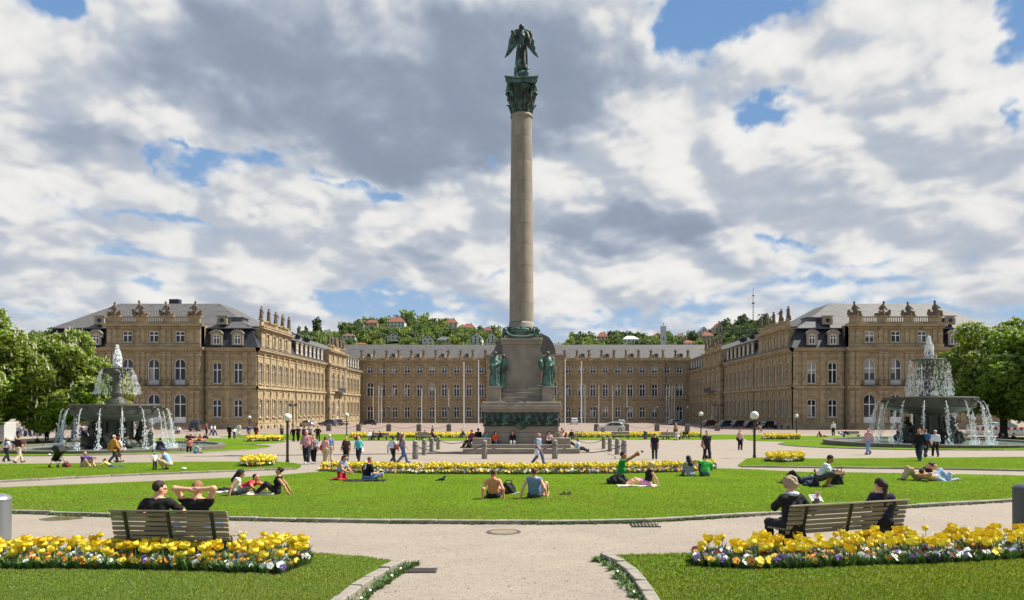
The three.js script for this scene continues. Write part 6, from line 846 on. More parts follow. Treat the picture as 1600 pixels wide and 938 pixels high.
// ---------------------------------------------------------------- people
// local frame: +z is where the person faces, +x their left; joints are set per pose, limbs solved with two-bone reach
const POSES = {
  stand: { P: [0, .93, 0], lean: .02, a: [[.10, .08, .03], [-.10, .08, -.03]], w: [[.25, .80, .07], [-.25, .80, .07]] },
  walk: { P: [0, .91, 0], lean: .05, a: [[.08, .08, .30], [-.08, .15, -.30]], w: [[.24, .84, -.16], [-.24, .86, .22]], toe: [[0, .1, 1], [0, -.6, .8]] },
  carry: { P: [0, .92, 0], lean: .03, a: [[.08, .08, .20], [-.08, .11, -.20]], w: [[.25, .82, .0], [-.17, .98, .24]], toe: [[0, 0, 1], [0, -.4, 1]] },
  phone: { P: [0, .93, 0], lean: .02, a: [[.12, .08, .03], [-.1, .08, -.02]], w: [[.10, 1.22, .30], [-.12, 1.05, .24]], head: [.1, 0] },
  hips: { P: [0, .93, 0], lean: -.02, a: [[.14, .08, .02], [-.14, .08, 0]], w: [[.20, .98, .04], [-.20, .98, .04]], e: [[1, 0, -.6], [-1, 0, -.6]] },
  bench: { P: [0, .52, 0], lean: -.10, a: [[.12, .08, .44], [-.12, .08, .44]], w: [[.13, .64, .30], [-.13, .64, .30]] },
  benchEat: { P: [0, .52, 0], lean: .04, a: [[.15, .08, .44], [-.13, .08, .40]], w: [[.20, .74, .33], [-.24, .80, .30]], head: [.12, -.95], e: [[1, -.4, -.6], [-1, -.6, -.3]] },
  benchBehind: { P: [0, .52, .02], lean: -.10, a: [[.15, .08, .50], [-.15, .08, .46]], w: [[.05, 1.165, -.135], [-.05, 1.165, -.135]], e: [[1.6, .25, -.1], [-1.6, .25, -.1]], head: [.12, 0] },
  benchTwist: { P: [0, .52, .04], lean: .10, bend: .0, a: [[.12, .08, .44], [-.14, .08, .46]], w: [[-.10, .86, .36], [-.50, .90, .06]], head: [.4, -.55], e: [[.8, -.5, .2], [-1, -.4, -.2]] },
  benchLean: { P: [0, .52, 0], lean: .55, a: [[.14, .08, .46], [-.14, .08, .46]], w: [[.10, .66, .42], [-.10, .66, .42]], head: [.25, 0] },
  step: { P: [0, .50, 0], lean: .22, a: [[.13, .08, .40], [-.10, .08, .46]], w: [[.10, .62, .36], [-.10, .62, .36]], head: [.1, 0] },
  stepLegs: { P: [0, .50, 0], lean: .05, a: [[.10, .08, .62], [-.10, .08, .56]], w: [[.16, .60, .16], [-.16, .60, .16]], head: [.1, .2] },
  handsBack: { P: [0, .13, 0], lean: -.40, a: [[.12, .09, .80], [-.12, .09, .78]], w: [[.30, .06, -.40], [-.30, .06, -.40]], toe: [[.2, .9, .4], [-.2, .9, .4]], e: [[.5, 0, -1], [-.5, 0, -1]] },
  handsBackKnees: { P: [0, .13, 0], lean: -.30, a: [[-.22, .09, .56], [-.34, .09, .50]], k: [[-.3, 1, .4], [-.5, 1, .3]], w: [[.36, .06, -.30], [-.36, .06, -.30]], toe: [[-.2, .4, 1], [-.2, .4, 1]], e: [[.5, 0, -1], [-.5, 0, -1]] },
  elbowsBack: { P: [0, .12, .1], lean: -.78, a: [[.12, .09, .9], [-.12, .09, .88]], w: [[.24, .05, -.02], [-.24, .05, -.02]], toe: [[.2, .9, .3], [-.2, .9, .3]], e: [[.5, -1, -1], [-.5, -1, -1]], head: [.45, 0] },
  kneesUp: { P: [0, .13, 0], lean: .28, a: [[.13, .08, .46], [-.13, .08, .46]], w: [[.10, .38, .44], [-.10, .38, .44]], head: [.25, 0] },
  sideLegs: { P: [0, .13, 0], lean: .12, a: [[.44, .08, .28], [.34, .08, .10]], k: [[-.2, .3, 1], [-.4, .3, 1]], w: [[.22, .12, .42], [-.30, .06, -.06]], head: [.2, .3] },
  cross: { P: [0, .13, 0], lean: .10, a: [[-.14, .09, .28], [.14, .09, .24]], k: [[1, .35, .7], [-1, .35, .7]], w: [[.12, .24, .30], [-.12, .24, .30]], head: [.2, 0] },
  reach: { P: [0, .13, 0], lean: .10, a: [[.12, .08, .62], [-.12, .08, .52]], w: [[.16, .50, .66], [-.05, .48, .64]], head: [.05, 0] },
  kneelPhoto: { P: [0, .34, -.08], lean: .10, a: [[.12, .07, -.30], [-.12, .07, -.32]], k: [[.1, -.25, 1], [-.1, -.25, 1]], toe: [[0, -.2, -1], [0, -.2, -1]], w: [[.05, 1.02, .52], [-.10, 1.06, .46]], e: [[.6, -1, .1], [-.6, -1, .1]], head: [.05, 0] },
  kneel: { P: [0, .30, -.06], lean: .30, a: [[.12, .07, -.30], [-.12, .07, -.32]], k: [[.1, -.25, 1], [-.1, -.25, 1]], toe: [[0, -.2, -1], [0, -.2, -1]], w: [[.12, .34, .40], [-.12, .34, .40]], head: [.3, 0] },
  squat: { P: [0, .30, -.16], lean: .46, a: [[.14, .08, .06], [-.14, .08, .02]], k: [[.35, .6, 1], [-.35, .6, 1]], w: [[.16, .46, .42], [-.10, .44, .44]], head: [.25, 0] },
  hug: { P: [0, .13, 0], lean: .32, bend: .16, a: [[.12, .08, .46], [-.13, .08, .48]], w: [[.36, .66, .24], [-.12, .36, .42]], head: [.35, .3], e: [[1, .3, -.6], [-.6, -.3, -.6]] },
  lieFront: { P: [0, .15, 0], lean: 1.32, a: [[.10, .08, -.82], [-.12, .08, -.80]], k: [[0, -1, .1], [0, -1, .1]], toe: [[0, -.2, -1], [0, -.2, -1]], w: [[.20, .06, .74], [-.24, .06, .66]], e: [[1, .2, .2], [-1, .2, .2]], head: [-.75, 0] },
  lieBack: { P: [0, .13, 0], lean: -1.38, a: [[.12, .08, .50], [-.12, .08, .60]], w: [[.20, .26, -.62], [-.20, .26, -.62]], e: [[1, .5, -.4], [-1, .5, -.4]], head: [.5, 0] },
  recline: { P: [0, .14, 0], lean: -.95, bend: -.2, a: [[.10, .08, .52], [-.10, .08, .46]], w: [[.16, .58, -.50], [-.2, .56, -.42]], e: [[1, .4, -.1], [-1, .2, .2]], head: [.6, 0] },
  bow: { P: [0, .92, -.1], lean: .75, a: [[.1, .08, .04], [-.1, .08, -.04]], w: [[.18, .62, .5], [-.18, .62, .5]], head: [.1, 0] },
};
function reach(a, t, l1, l2, pole) { // a -> target with bones l1, l2; gives the middle joint and the end
  const d = V().subVectors(t, a); let L = d.length(); const max = (l1 + l2) * .995; const e = t.clone(); if (L > max) { d.multiplyScalar(max / L); e.copy(a).add(d); L = max; } L = Math.max(L, Math.abs(l1 - l2) + .02);
  const n = d.clone().normalize(), p = pole.clone().addScaledVector(n, -pole.dot(n)).normalize(), c = (l1 * l1 + L * L - l2 * l2) / (2 * L), h = Math.sqrt(Math.max(0, l1 * l1 - c * c));
  return [a.clone().addScaledVector(n, c).addScaledVector(p, h), e];
}
const arr = (v) => [v.x, v.y, v.z], cone = (a, b, r1, r2 = r1) => [a.x, a.y, a.z, b.x, b.y, b.z, r1, r2];
const v3 = (p) => V(...p);
function handPrims(w, f, n, s, curl) { // w wrist, f towards the fingers, n out of the palm's back, s towards the thumb
  const P = [], at2 = (a, b, c) => w.clone().addScaledVector(f, a).addScaledVector(s, b).addScaledVector(n, c);
  for (const b of [-.028, -.010, .010, .028]) P.push(cone(at2(.005, b * .7, 0), at2(.085, b, 0), .014, .0125));
  [[-.031, .060], [-.011, .074], [.010, .080], [.031, .070]].forEach(([b, l], i) => { const c1 = curl * (.8 + .08 * i), k1 = at2(.088, b, .002), k2 = at2(.088 + l * .5 * Math.cos(c1), b * 1.08, -l * .5 * Math.sin(c1)), k3 = at2(.088 + l * .5 * Math.cos(c1) + l * .5 * Math.cos(c1 * 2.1), b * 1.1, -l * .5 * Math.sin(c1) - l * .5 * Math.sin(c1 * 2.1)); P.push(cone(k1, k2, .0095, .009), cone(k2, k3, .0088, .0075)); });
  const t1 = at2(.03, .03, -.004), t2 = at2(.062, .055, -.014 - .02 * curl), t3 = at2(.092, .054, -.022 - .03 * curl); P.push(cone(at2(.012, .016, 0), t1, .014, .014), cone(t1, t2, .0125, .011), cone(t2, t3, .010, .0085));
  return P;
}
const shapeCache = new Map();
function personShape(o, ppm) {
  const cell = clamp(.85 / ppm, .0125, .042), fine = ppm > 24, key = JSON.stringify([o.pose, o.hs, o.sl, o.leg, o.fem, o.fat, o.coat, o.bag, o.adj, Math.round(cell * 250)]);
  if (shapeCache.has(key)) return shapeCache.get(key);
  const p = { ...POSES[o.pose], ...(o.adj ?? {}) }, fem = o.fem ? 1 : 0, fat = o.fat ?? 1, thin = cell > .03 ? 1.12 : 1;
  const R = new THREE.Euler(p.lean, p.twist ?? 0, p.bend ?? 0, 'YXZ'), q = new THREE.Quaternion().setFromEuler(R), up = (x, y, z) => V(x, y, z).applyQuaternion(q).add(v3(p.P));
  const sw = fem ? .155 : .178, J = { P: v3(p.P), C: up(0, .28, .01), N: up(0, .485, -.005) };
  const hd = p.head ?? [0, 0], qh = new THREE.Quaternion().setFromEuler(new THREE.Euler(p.lean * .45 + hd[0], hd[1] + (p.twist ?? 0), (p.bend ?? 0) * .5, 'YXZ')), H = J.N.clone().add(V(0, .042, .0).applyQuaternion(q)).add(V(0, .115, .018).applyQuaternion(qh));
  const m = M4().makeRotationFromQuaternion(qh).elements, inv = [m[0], m[1], m[2], m[4], m[5], m[6], m[8], m[9], m[10]], hp = (x, y, z) => V(x, y, z).applyQuaternion(qh).add(H), ell = (x, y, z, a, b, c) => ({ c: arr(hp(x, y, z)), r: [a, b, c], m: inv });
  const skin = [], top = [], bot = [], shoe = [], hands = [], inf = .012 + cell * .3;
  // trunk
  const tr = (dx, r0, r1, r2, e) => [cone(up(dx, -.02, 0), up(dx * .95, .14, .005), r0 * fat + e, r1 * fat + e), cone(up(dx * .95, .14, .005), up(dx * 1.15, .36, .005), r1 * fat + e, r2 + e)];
  for (const s of [-1, 1]) { skin.push(...tr(s * .055, .10, fem ? .085 : .095, .098, 0)); top.push(...tr(s * .055, .10, fem ? .088 : .098, .10, inf)); }
  skin.push(cone(up(-sw + .04, .43, -.005), up(sw - .04, .43, -.005), .062)); top.push(cone(up(-sw + .035, .43, -.005), up(sw - .035, .43, -.005), .064 + inf));
  for (const s of [-1, 1]) { const t0 = up(s * .025, .485, -.012), t1 = up(s * sw * .72, .438, -.008); skin.push(cone(t0, t1, .05, .05)); top.push(cone(up(s * .035, .468, -.012), t1, .05 + inf * .8, .052 + inf)); }
  if (fem) { for (const s of [-1, 1]) top.push({ c: arr(up(s * .07, .30, .085)), r: [.06, .06, .055] }); }
  skin.push(cone(J.N, J.N.clone().lerp(H, .75), .052, .048));
  // head
  const headPr = [ell(0, .04, -.012, .073, .082, .092), ell(0, -.03, .02, .058, .082, .066), ell(0, -.088, .046, .03, .024, .028)];
  if (fine) headPr.push(cone(hp(0, .012, .084), hp(0, -.026, .106), .009, .014), ell(-.076, -.008, -.004, .012, .03, .019), ell(.076, -.008, -.004, .012, .03, .019), ell(0, .028, .07, .05, .014, .022), ell(0, -.058, .082, .024, .01, .012)); else headPr.push(ell(0, -.02, .09, .014, .022, .02));
  // limbs
  [[1, 0], [-1, 1]].forEach(([s, i]) => {
    const sh = up(s * sw, .425, -.005), [el, wr] = reach(sh, v3(p.w[i]), .29, .255, v3(p.e?.[i] ?? [s * .35, -.1, -1]).normalize()), f = wr.clone().sub(el).normalize(), b = .046 * thin;
    skin.push(cone(sh, el, b, .039 * thin), cone(el, wr, .041 * thin, .028 * thin));
    const slv = o.sl ?? 'short'; if (slv === 'short') top.push(cone(sh, sh.clone().lerp(el, .62), b + inf * 1.2, b + inf * 1.1)); if (slv === 'long' || slv === 'roll') top.push(cone(sh, el, b + inf * 1.2, .044 + inf), cone(el, el.clone().lerp(wr, slv === 'roll' ? .2 : .9), .044 + inf, .034 + inf * .9));
    let n = V(-s, 0, -.25); n.addScaledVector(f, -n.dot(f)).normalize(); n.negate(); const sd = V().crossVectors(n, f).multiplyScalar(1); if (sd.z < 0 && Math.abs(sd.z) > .3) sd.negate(); if (p.palm?.[i]) { n = v3(p.palm[i]); n.addScaledVector(f, -n.dot(f)).normalize(); }
    if (fine) hands.push(handPrims(wr, f, n, sd, p.curl ?? .55)); else skin.push(cone(wr, wr.clone().addScaledVector(f, .10), .034 * thin, .026));
    const hi = J.P.clone().add(V(s * .092, -.02, 0)), [kn, an] = reach(hi, v3(p.a[i]), .43, .42, v3(p.k?.[i] ?? [s * .1, .25, 1]).normalize()), td = v3(p.toe?.[i] ?? [s * .15, -.18, 1]).normalize();
    const fa = mix(1, fat, .5); skin.push(cone(hi, kn, .085 * fa, .055), cone(kn, kn.clone().lerp(an, .35), .055, .056), cone(kn.clone().lerp(an, .35), an, .054, .036));
    const lg = o.leg ?? 'long'; if (lg !== 'skirt') { bot.push(cone(hi, kn, .088 * fa + inf, .060 + inf)); if (lg === 'long') bot.push(cone(kn, an.clone().lerp(kn, .06), .060 + inf, .050 + inf)); else if (lg === 'knee') bot.push(cone(kn, kn.clone().lerp(an, .18), .062 + inf, .062 + inf)); else if (lg === 'shorts') bot.pop(), bot.push(cone(hi, hi.clone().lerp(kn, .62), .09 * fa + inf, .075 + inf)); }
    else bot.push(cone(hi, kn, .10 + inf, .10 + inf), cone(kn, kn.clone().lerp(an, .55), .10 + inf, .10 + inf));
    const heel = an.clone().addScaledVector(td, -.045).add(V(0, -.03, 0)), toe = heel.clone().addScaledVector(td, .20); skin.push(cone(an, heel, .034, .034), cone(heel, toe, .034, .026)); shoe.push(cone(heel, toe, .036 + inf * .8, .030 + inf * .8));
  });
  bot.push(cone(J.P.clone().add(V(-.06, 0, -.005)), J.P.clone().add(V(.06, 0, -.005)), .108 * fat + inf * .7)); 
  const hemN = V(0, 1, 0).applyQuaternion(q), hemP = up(0, o.coat ? -.20 : -.09, 0), collar = up(0, .50, 0);
  if (o.coat) for (const s of [-1, 1]) top.push(cone(up(s * .06, .05, 0), up(s * .07, -.22, .0), .11 + inf, .125 + inf));
  const plane = (pt, nn) => (d, x, y, z) => Math.max(d, -((x - pt.x) * nn.x + (y - pt.y) * nn.y + (z - pt.z) * nn.z)), hem = plane(hemP, hemN), neckCut = plane(collar, hemN.clone().negate());
  const wave = (d, x, y, z) => d + (fine ? .006 * Math.sin(x * 31 + y * 23) * Math.sin(y * 27 - z * 31 + x * 9) + .011 * noise3(x * 9 + y * 5, y * 12, z * 9 - y * 6) : 0);
  const G = {};
  let body = solid([...skin, ...headPr], .035, cell); const xs = [body];
  if (fine) { xs.push(solid(headPr, .016, .0062)); for (const h of hands) xs.push(solid(h, .007, .0058)); }
  G.body = xs.length > 1 ? mergeGeometries(xs.map((g) => g.index ? g : mergeVertices(g)), false) : body;
  if (o.top !== null) G.top = solid(top, .035, cell, (d, x, y, z) => neckCut(hem(wave(d, x, y, z), x, y, z), x, y, z));
  G.bottom = solid(bot, .03, cell, wave); G.shoes = solid(shoe, .02, Math.min(cell, .03));
  // hair
  const hs = o.hs ?? 'short', hr = [], hc = Math.max(.006, Math.min(cell, .02)), cut = (z0, y0, yb) => { const pt = hp(0, 0, 0); return (d, x, y, z) => { const dx = x - pt.x, dy = y - pt.y, dz = z - pt.z, hy = m[4] * dx + m[5] * dy + m[6] * dz, hz = m[8] * dx + m[9] * dy + m[10] * dz, hx = m[0] * dx + m[1] * dy + m[2] * dz, face = Math.min(hz - z0 - .25 * (hy - .02), y0 + .12 * hx - hy); return Math.max(d + (fine ? .006 * noise3(x * 45, y * 45, z * 45) : 0), face, yb - hy); }; };
  if (hs !== 'bald') {
    hr.push(ell(0, .040, -.018, .084, .096, .100)); let c = cut(.022, .082, -.075);
    if (hs === 'crop') { hr[0] = ell(0, .043, -.014, .078, .084, .096); c = cut(.012, .088, -.055); }
    if (hs === 'curly') { for (let k = 0; k < 26; k++) { const a = k * 2.4, u = 1 - k / 13, w = Math.sqrt(Math.max(0, 1 - u * u)); hr.push(ell(.088 * w * Math.cos(a), .045 + .095 * u, -.022 + .10 * w * Math.sin(a), .036 + .008 * (k % 3), .036, .036 + .006 * (k % 2))); } c = cut(.04, .07, -.085); }
    if (hs === 'long') { hr.push(cone(hp(0, .02, -.07), up(0, .36, -.12), .085, .075), cone(hp(-.06, .0, -.03), up(-.08, .36, -.08), .045, .05), cone(hp(.06, .0, -.03), up(.08, .36, -.08), .045, .05)); c = cut(.035, .082, -1); }
    if (hs === 'pony') { hr.push(cone(hp(0, .02, -.10), hp(0, -.03, -.135), .04, .045), cone(hp(0, -.03, -.135), up(.01, .30, -.15), .048, .03)); c = cut(.025, .082, -1); }
    if (hs === 'bun') { hr.push(ell(0, .055, -.115, .05, .05, .045)); c = cut(.02, .084, -.07); }
    if (hs === 'bob') { hr.push(ell(0, .0, -.03, .092, .10, .085)); c = cut(.035, .08, -.11); }
    G.hair = solid(hr, .03, hc, c);
  }
  if (hs === 'cap' || o.cap) G.cap = mergeGeometries([solid([ell(0, .072, -.008, .086, .068, .104)], .01, hc, (d, x, y, z) => { const nn = V(0, 1, 0).applyQuaternion(qh), pt = hp(0, .05, 0); return Math.max(d, -((x - pt.x) * nn.x + (y - pt.y) * nn.y + (z - pt.z) * nn.z)); }), solid([ell(0, .056, .115, .07, .012, .06)], .01, hc)], false);
  G.J = J; G.H = H; G.qh = qh; G.eyes = fine ? [hp(-.029, .006, .0755), hp(.029, .006, .0755)] : null; G.q = q; G.up = up;
  shapeCache.set(key, G); return G;
}
const clothB = tex(256, (u, v) => [.5 + .5 * tfbm(u, v, 5, 4, 141)], false, .35), matCache = new Map(), hexMat = (h, r = .85) => { const k = h + r; if (!matCache.has(k)) matCache.set(k, srgbMat(h, r, r >= .85 ? { bumpMap: clothB, bumpScale: .012 } : {})); return matCache.get(k); };
const plaidT = (a, b) => tex(128, (u, v) => { const s = (x) => Math.abs((x * 8) % 1 - .5) < .17 ? 1 : 0, t = (s(u) + s(v)) / 2; return a.map((c, i) => mix(c, b[i], t)); }, true, .5), stripeT = (a, b, n) => tex(64, (u, v) => (v * n) % 1 < .5 ? a : b, true, .5);
const PATT = { plaid: mat(1, 1, 1, .9, { map: plaidT([.42, .08, .10], [.62, .52, .55]) }), stripeNavy: mat(1, 1, 1, .9, { map: stripeT([.45, .55, .70], [.04, .06, .13], 8) }), stripeGrey: mat(1, 1, 1, .9, { map: stripeT([.5, .5, .5], [.04, .04, .05], 6) }), stripeRed: mat(1, 1, 1, .9, { map: stripeT([.62, .5, .5], [.40, .16, .18], 7) }), pinkPlaid: mat(1, 1, 1, .9, { map: plaidT([.6, .24, .24], [.66, .5, .48]) }) };
const SK = { f: '#d9a384', m: '#c98f6c', t: '#a86f4c', d: '#6b4630', r: '#d48a70' };
function person(px, py, size, yaw, pose, o, label, group) {
  const base = o.at ? V(...o.at) : at(px, py), d = -base.z, ppm = FPX / d, o2 = { pose, ...o };
  const stature = size > 4 ? size / ppm : size, S = stature / 1.75, G = personShape(o2, ppm);
  const t = thing('person', label, 'person', [base.x, base.y + (o.lift ?? 0) - (o.P ?? 0), base.z], yaw * Math.PI / 180, group); t.scale.setScalar(S);
  const sk = hexMat(SK[o.skin ?? 'f'], .6);
  part('body', G.body, sk, t);
  if (G.top && o.top !== null) part(o.coat ? 'coat' : 'shirt', G.top, PATT[o.top] ?? hexMat(o.top ?? '#777777', .9), t);
  part(o.leg === 'skirt' ? 'skirt' : o.leg === 'shorts' || o.leg === 'knee' ? 'shorts' : 'trousers', G.bottom, hexMat(o.bot ?? '#23262e', .9), t);
  if (o.shoes !== null) part('shoes', G.shoes, hexMat(o.shoes ?? '#2a2522', .7), t);
  if (G.hair) part('hair', G.hair, hexMat(o.hair ?? '#2e2019', .75), t);
  if (G.cap) part('cap', G.cap, hexMat(o.cap ?? '#cfc8b8'), t);
  if (G.eyes && ppm > 35) for (const e of G.eyes) part('eye', ball(.0085, e.x, e.y, e.z, 8), MS.dark, t);
  return Object.assign(t, { G, S });
}
// a bag at the hip with its strap, worn by the person
function carried(t, label, color, side = 1, name = 'shoulder_bag', cat = 'bag', [w, h, dd] = [.30, .26, .12], y = .88) { const b = thing(name, label, cat, [0, 0, 0], t.rotation.y); b.position.copy(t.position); b.scale.copy(t.scale); part('body', bagG(w, h, dd).rotateY(Math.PI / 2).translate(side * .25, y - .06, .04), hexMat(color), b); part('strap', tube([[side * .25, y + .1, .1], [side * .19, 1.2, .11], [side * .1, 1.47, .02], [side * .2, 1.2, -.12], [side * .25, y + .1, -.02]], .012, 20, 5), hexMat(color), b); return b; }

// ---- the two benches in front
const young = person(238, 0, 1.74, 186, 'benchEat', { at: [-5.76, gy(-5.76, -11.52) - .02, -11.52], top: '#101012', bot: '#3a4d70', hair: '#2c1d15', skin: 'f', sl: 'short', hs: 'short' }, 'young man in a black T-shirt eating, left on the left bench');
person(297, 0, 1.74, 180, 'benchBehind', { at: [-5.13, gy(-5.13, -11.55) - .02, -11.55], top: '#0e0e10', bot: '#46618c', hair: '#8a6540', skin: 'f', hs: 'short', adj: { palm: [[0, 0, -1], [0, 0, -1]], curl: .35 } }, 'young man in black with both hands clasped behind his head on the left bench');
{ const h = young.localToWorld(V(-.24, .84, .38)); young.updateMatrixWorld(); const w = young.localToWorld(V(-.235, .86, .40)); const b = thing('pastry', 'golden brown pastry in the hand of the young man in black', 'pastry', [w.x, w.y, w.z]); part('crust', solid([{ c: [0, 0, 0], r: [.055, .03, .045] }, { c: [.03, .015, .01], r: [.03, .025, .03] }], .02, .008), hexMat('#b5702f'), b); part('filling', solid([{ c: [-.03, .004, 0], r: [.03, .022, .036] }], .01, .008), hexMat('#d9b27a'), b); }
const reader = person(1246, 0, 1.72, 200, 'benchTwist', { at: [4.30, gy(4.30, -11.72) - .02, -11.72], top: '#15161a', bot: '#1b1b20', hair: '#a08c70', skin: 'f', sl: 'long', hs: 'curly', coat: 1 }, 'grey curly haired person in a dark jacket reading on the right bench');
{ reader.updateMatrixWorld(); const w = reader.localToWorld(V(-.50, .95, .10)), b = thing('newspaper', 'small folded newspaper held over the back of the right bench', 'newspaper', [w.x, w.y - .02, w.z + .02], .2); part('sheet', [box(.20, .13, .012, 0, .0, 0).rotateX(-.8), box(.19, .13, .012, .02, -.01, -.03).rotateX(-1.0)], mat(.74, .73, .70, .9), b); const lines = []; for (let k = 0; k < 7; k++) lines.push(box(.15 - (k % 3) * .03, .005, .002, -.01, .05 - k * .016, .008).rotateX(-.8)); part('print', lines, hexMat('#55555a'), b);
  part('scarf', new THREE.TorusGeometry(.085, .035, 8, 20).rotateX(Math.PI / 2).translate(0, 1.02, .07), hexMat('#b9c0cc'), reader); }
person(1376, 0, 1.64, 174, 'bench', { at: [5.98, gy(5.98, -12.3) - .02, -12.3], top: '#20213a', bot: '#1a1a1e', hair: '#33201a', sl: 'long', hs: 'pony', fem: 1, adj: { lean: .06, w: [[.06, .98, .28], [-.12, .70, .32]], e: [[.5, -1, -.1], [-.6, -.6, -.4]], head: [.3, .35] } }, 'woman in a navy jacket with long dark hair sitting right on the right bench');

// ---- on the central lawn
person(363, 776, 1.66, 105, 'sideLegs', { top: '#d6d3cf', bot: '#2b2b30', hair: '#16110f', hs: 'long', fem: 1, sl: 'none', skin: 'm', adj: { lean: .38, head: [.35, .2] } }, 'woman with long black hair in a white tank top sitting on the lawn');
person(380, 769, 1.66, 78, 'lieFront', { top: '#c8283c', bot: '#25252c', hair: '#1c1512', skin: 'm', adj: { lean: 1.15 } }, 'person in a red shirt lying between two seated women');
person(433, 774, 1.64, -80, 'handsBack', { top: '#101012', bot: '#17171b', hair: '#17110e', hs: 'bun', fem: 1, sl: 'none', skin: 'm', adj: { lean: -.12, a: [[.12, .09, .62], [-.05, .09, .66]] } }, 'woman in a black top with a dark bun sitting and facing left');
person(535, 750, 1.62, 60, 'kneel', { top: '#9aa5c0', bot: '#b3202c', leg: 'shorts', hair: '#4a2c1c', hs: 'pony', fem: 1, sl: 'none' }, 'woman in a blue grey top and red shorts with ponytail on the lawn');
const three = person(572, 752, 1.78, 140, 'cross', { top: '#0f1013', bot: '#5f7fae', hair: '#6b4a34', hs: 'crop', skin: 'r', adj: { lean: .22, w: [[.28, .36, .34], [-.2, .3, .36]] } }, 'man in a black T-shirt with a white number on its back');
const font = await new FontLoader().loadAsync('fonts/droid/droid_sans_bold.typeface.json');
{ const g = new TextGeometry('3', { font, size: .20, depth: .01, curveSegments: 5 }); g.computeBoundingBox(); g.translate(-.075, .27, 0); g.rotateY(Math.PI); const M = M4().makeRotationFromQuaternion(three.G.q); const nu = part('numeral', g.translate(0, 0, -.138).applyMatrix4(M).translate(three.G.J.P.x, three.G.J.P.y, three.G.J.P.z), MS.white, three); nu.scale.set(1.0, 1, 1); }
person(771, 781, 1.76, 180, 'elbowsBack', { top: null, bot: '#1b1c22', leg: 'shorts', hair: '#4b3222', hs: 'crop', skin: 'r', adj: { lean: -.35, head: [.2, .1], w: [[.29, .06, -.22], [-.29, .06, -.22]] } }, 'shirtless man leaning back on the lawn seen from behind');
person(835, 780, 1.8, 176, 'handsBackKnees', { top: '#6f87b5', bot: '#4d4f57', leg: 'shorts', hair: '#5e3a22', hs: 'short', sl: 'none', skin: 'f', shoes: null, adj: { w: [[.36, .06, -.26], [-.36, .06, -.26]] } }, 'man in a blue tank top leaning on both hands seen from behind');
const green = person(974, 757, 1.78, 78, 'kneelPhoto', { top: '#128a3c', bot: '#6d7263', hair: '#17110d', skin: 't', leg: 'knee' }, 'kneeling man in a green T-shirt taking a photo');
{ green.updateMatrixWorld(); const w = green.localToWorld(V(-.03, 1.12, .62)), c = thing('camera_device', 'small dark camera held up by the man in green', 'camera', [w.x, w.y, w.z], green.rotation.y); part('camera_body', rbox(.12, .075, .04, .01), hexMat('#222226', .4), c); part('lens', cyl(.025, .03, .04, 0, 0, 0, 14).rotateX(Math.PI / 2).translate(0, 0, .035), MS.darkSteel, c); }
person(1012, 761, 1.66, -85, 'handsBack', { top: '#121215', bot: '#d38fc0', leg: 'shorts', hair: '#d9b877', hs: 'bun', fem: 1, sl: 'none', skin: 'f', adj: { lean: -.22, w: [[.24, .05, -.34], [-.24, .05, -.32]] } }, 'blonde woman in a black top leaning back facing the man in green');
person(1080, 746, 1.68, 196, 'kneesUp', { top: '#8f9092', bot: '#8d93a0', hair: '#1f1612', hs: 'long', fem: 1, sl: 'long', adj: { lean: .36 } }, 'person with long dark hair in grey, huddled beside the green shirt');
person(1101, 746, 1.74, 168, 'hug', { top: '#3cae4a', bot: '#3a4350', hair: '#2b1c14', hs: 'short', adj: { w: [[.42, .58, .16], [-.12, .36, .42]] } }, 'person in a bright green T-shirt with an arm round a friend');
person(1290, 762, 1.84, 62, 'squat', { top: '#d7dbe3', bot: '#47443f', leg: 'knee', hair: '#15110f', hs: 'short', skin: 't' }, 'man in a white T-shirt squatting on the lawn');
person(1252, 758, 1.7, 250, 'lieBack', { top: '#2a3350', bot: '#1d2233', hair: '#2a1d16', skin: 'd', adj: { w: [[.20, .50, -.45], [-.2, .2, -.6]] } }, 'person lying on the lawn mostly hidden behind the grey haired reader');
person(1434, 752, 1.74, -96, 'recline', { top: '#0e0e11', bot: '#b9a585', hair: '#241812', hs: 'bun', skin: 'f' }, 'person in black reclining with an arm over the head, beige trousers');
person(1462, 753, 1.74, 100, 'lieBack', { top: '#caa78c', bot: '#9db4d6', hair: '#3a2519', skin: 'f', shoes: null, adj: { a: [[.12, .08, .62], [-.12, .30, .48]] } }, 'person in light jeans lying on a blue grey blanket');
// ---- left lawn and fountain
person(130, 731, 1.62, 80, 'reach', { top: '#5b3a86', bot: '#c9a98e', hair: '#5d2c22', hs: 'crop', fem: 1, sl: 'long', leg: 'knee' }, 'woman in a purple top stretching out an arm on the left lawn');
person(172, 731, 1.15, -70, 'lieFront', { top: '#cdbb62', bot: '#2c4c80', hair: '#241a14', adj: { lean: .95 } }, 'child in a yellow shirt lying on the left lawn');
person(259, 735, 1.78, -85, 'squat', { top: '#86a8dc', bot: '#c4b394', leg: 'knee', hair: '#2b1d16', hs: 'cap', cap: '#3d4f7a', sl: 'none', skin: 'm' }, 'man in a light blue tank top squatting before a child');
person(241, 736, 30, 60, 'stand', { top: '#dfe0ea', bot: '#1e2029', hair: '#caa468', hs: 'cap', cap: '#7fa2d8' }, 'small child in white standing before the squatting man');
carried(person(9, 722, 40, 170, 'walk', { top: '#cfd0d2', bot: '#1c1d22', hair: '#c49a62', hs: 'bob', fem: 1 }, 'woman with a dark backpack walking away at the left edge'), 'dark green backpack of the woman at the left edge', '#1f2b2a', -.15, 'backpack', 'backpack', [.3, .42, .2], 1.22);
person(28, 724, 46, 160, 'walk', { top: '#3a2018', bot: '#cdb9a6', hair: '#4a2a1c', hs: 'short', skin: 'm', fat: 1.15 }, 'person in a brown shirt and pale trousers walking with a white bag');
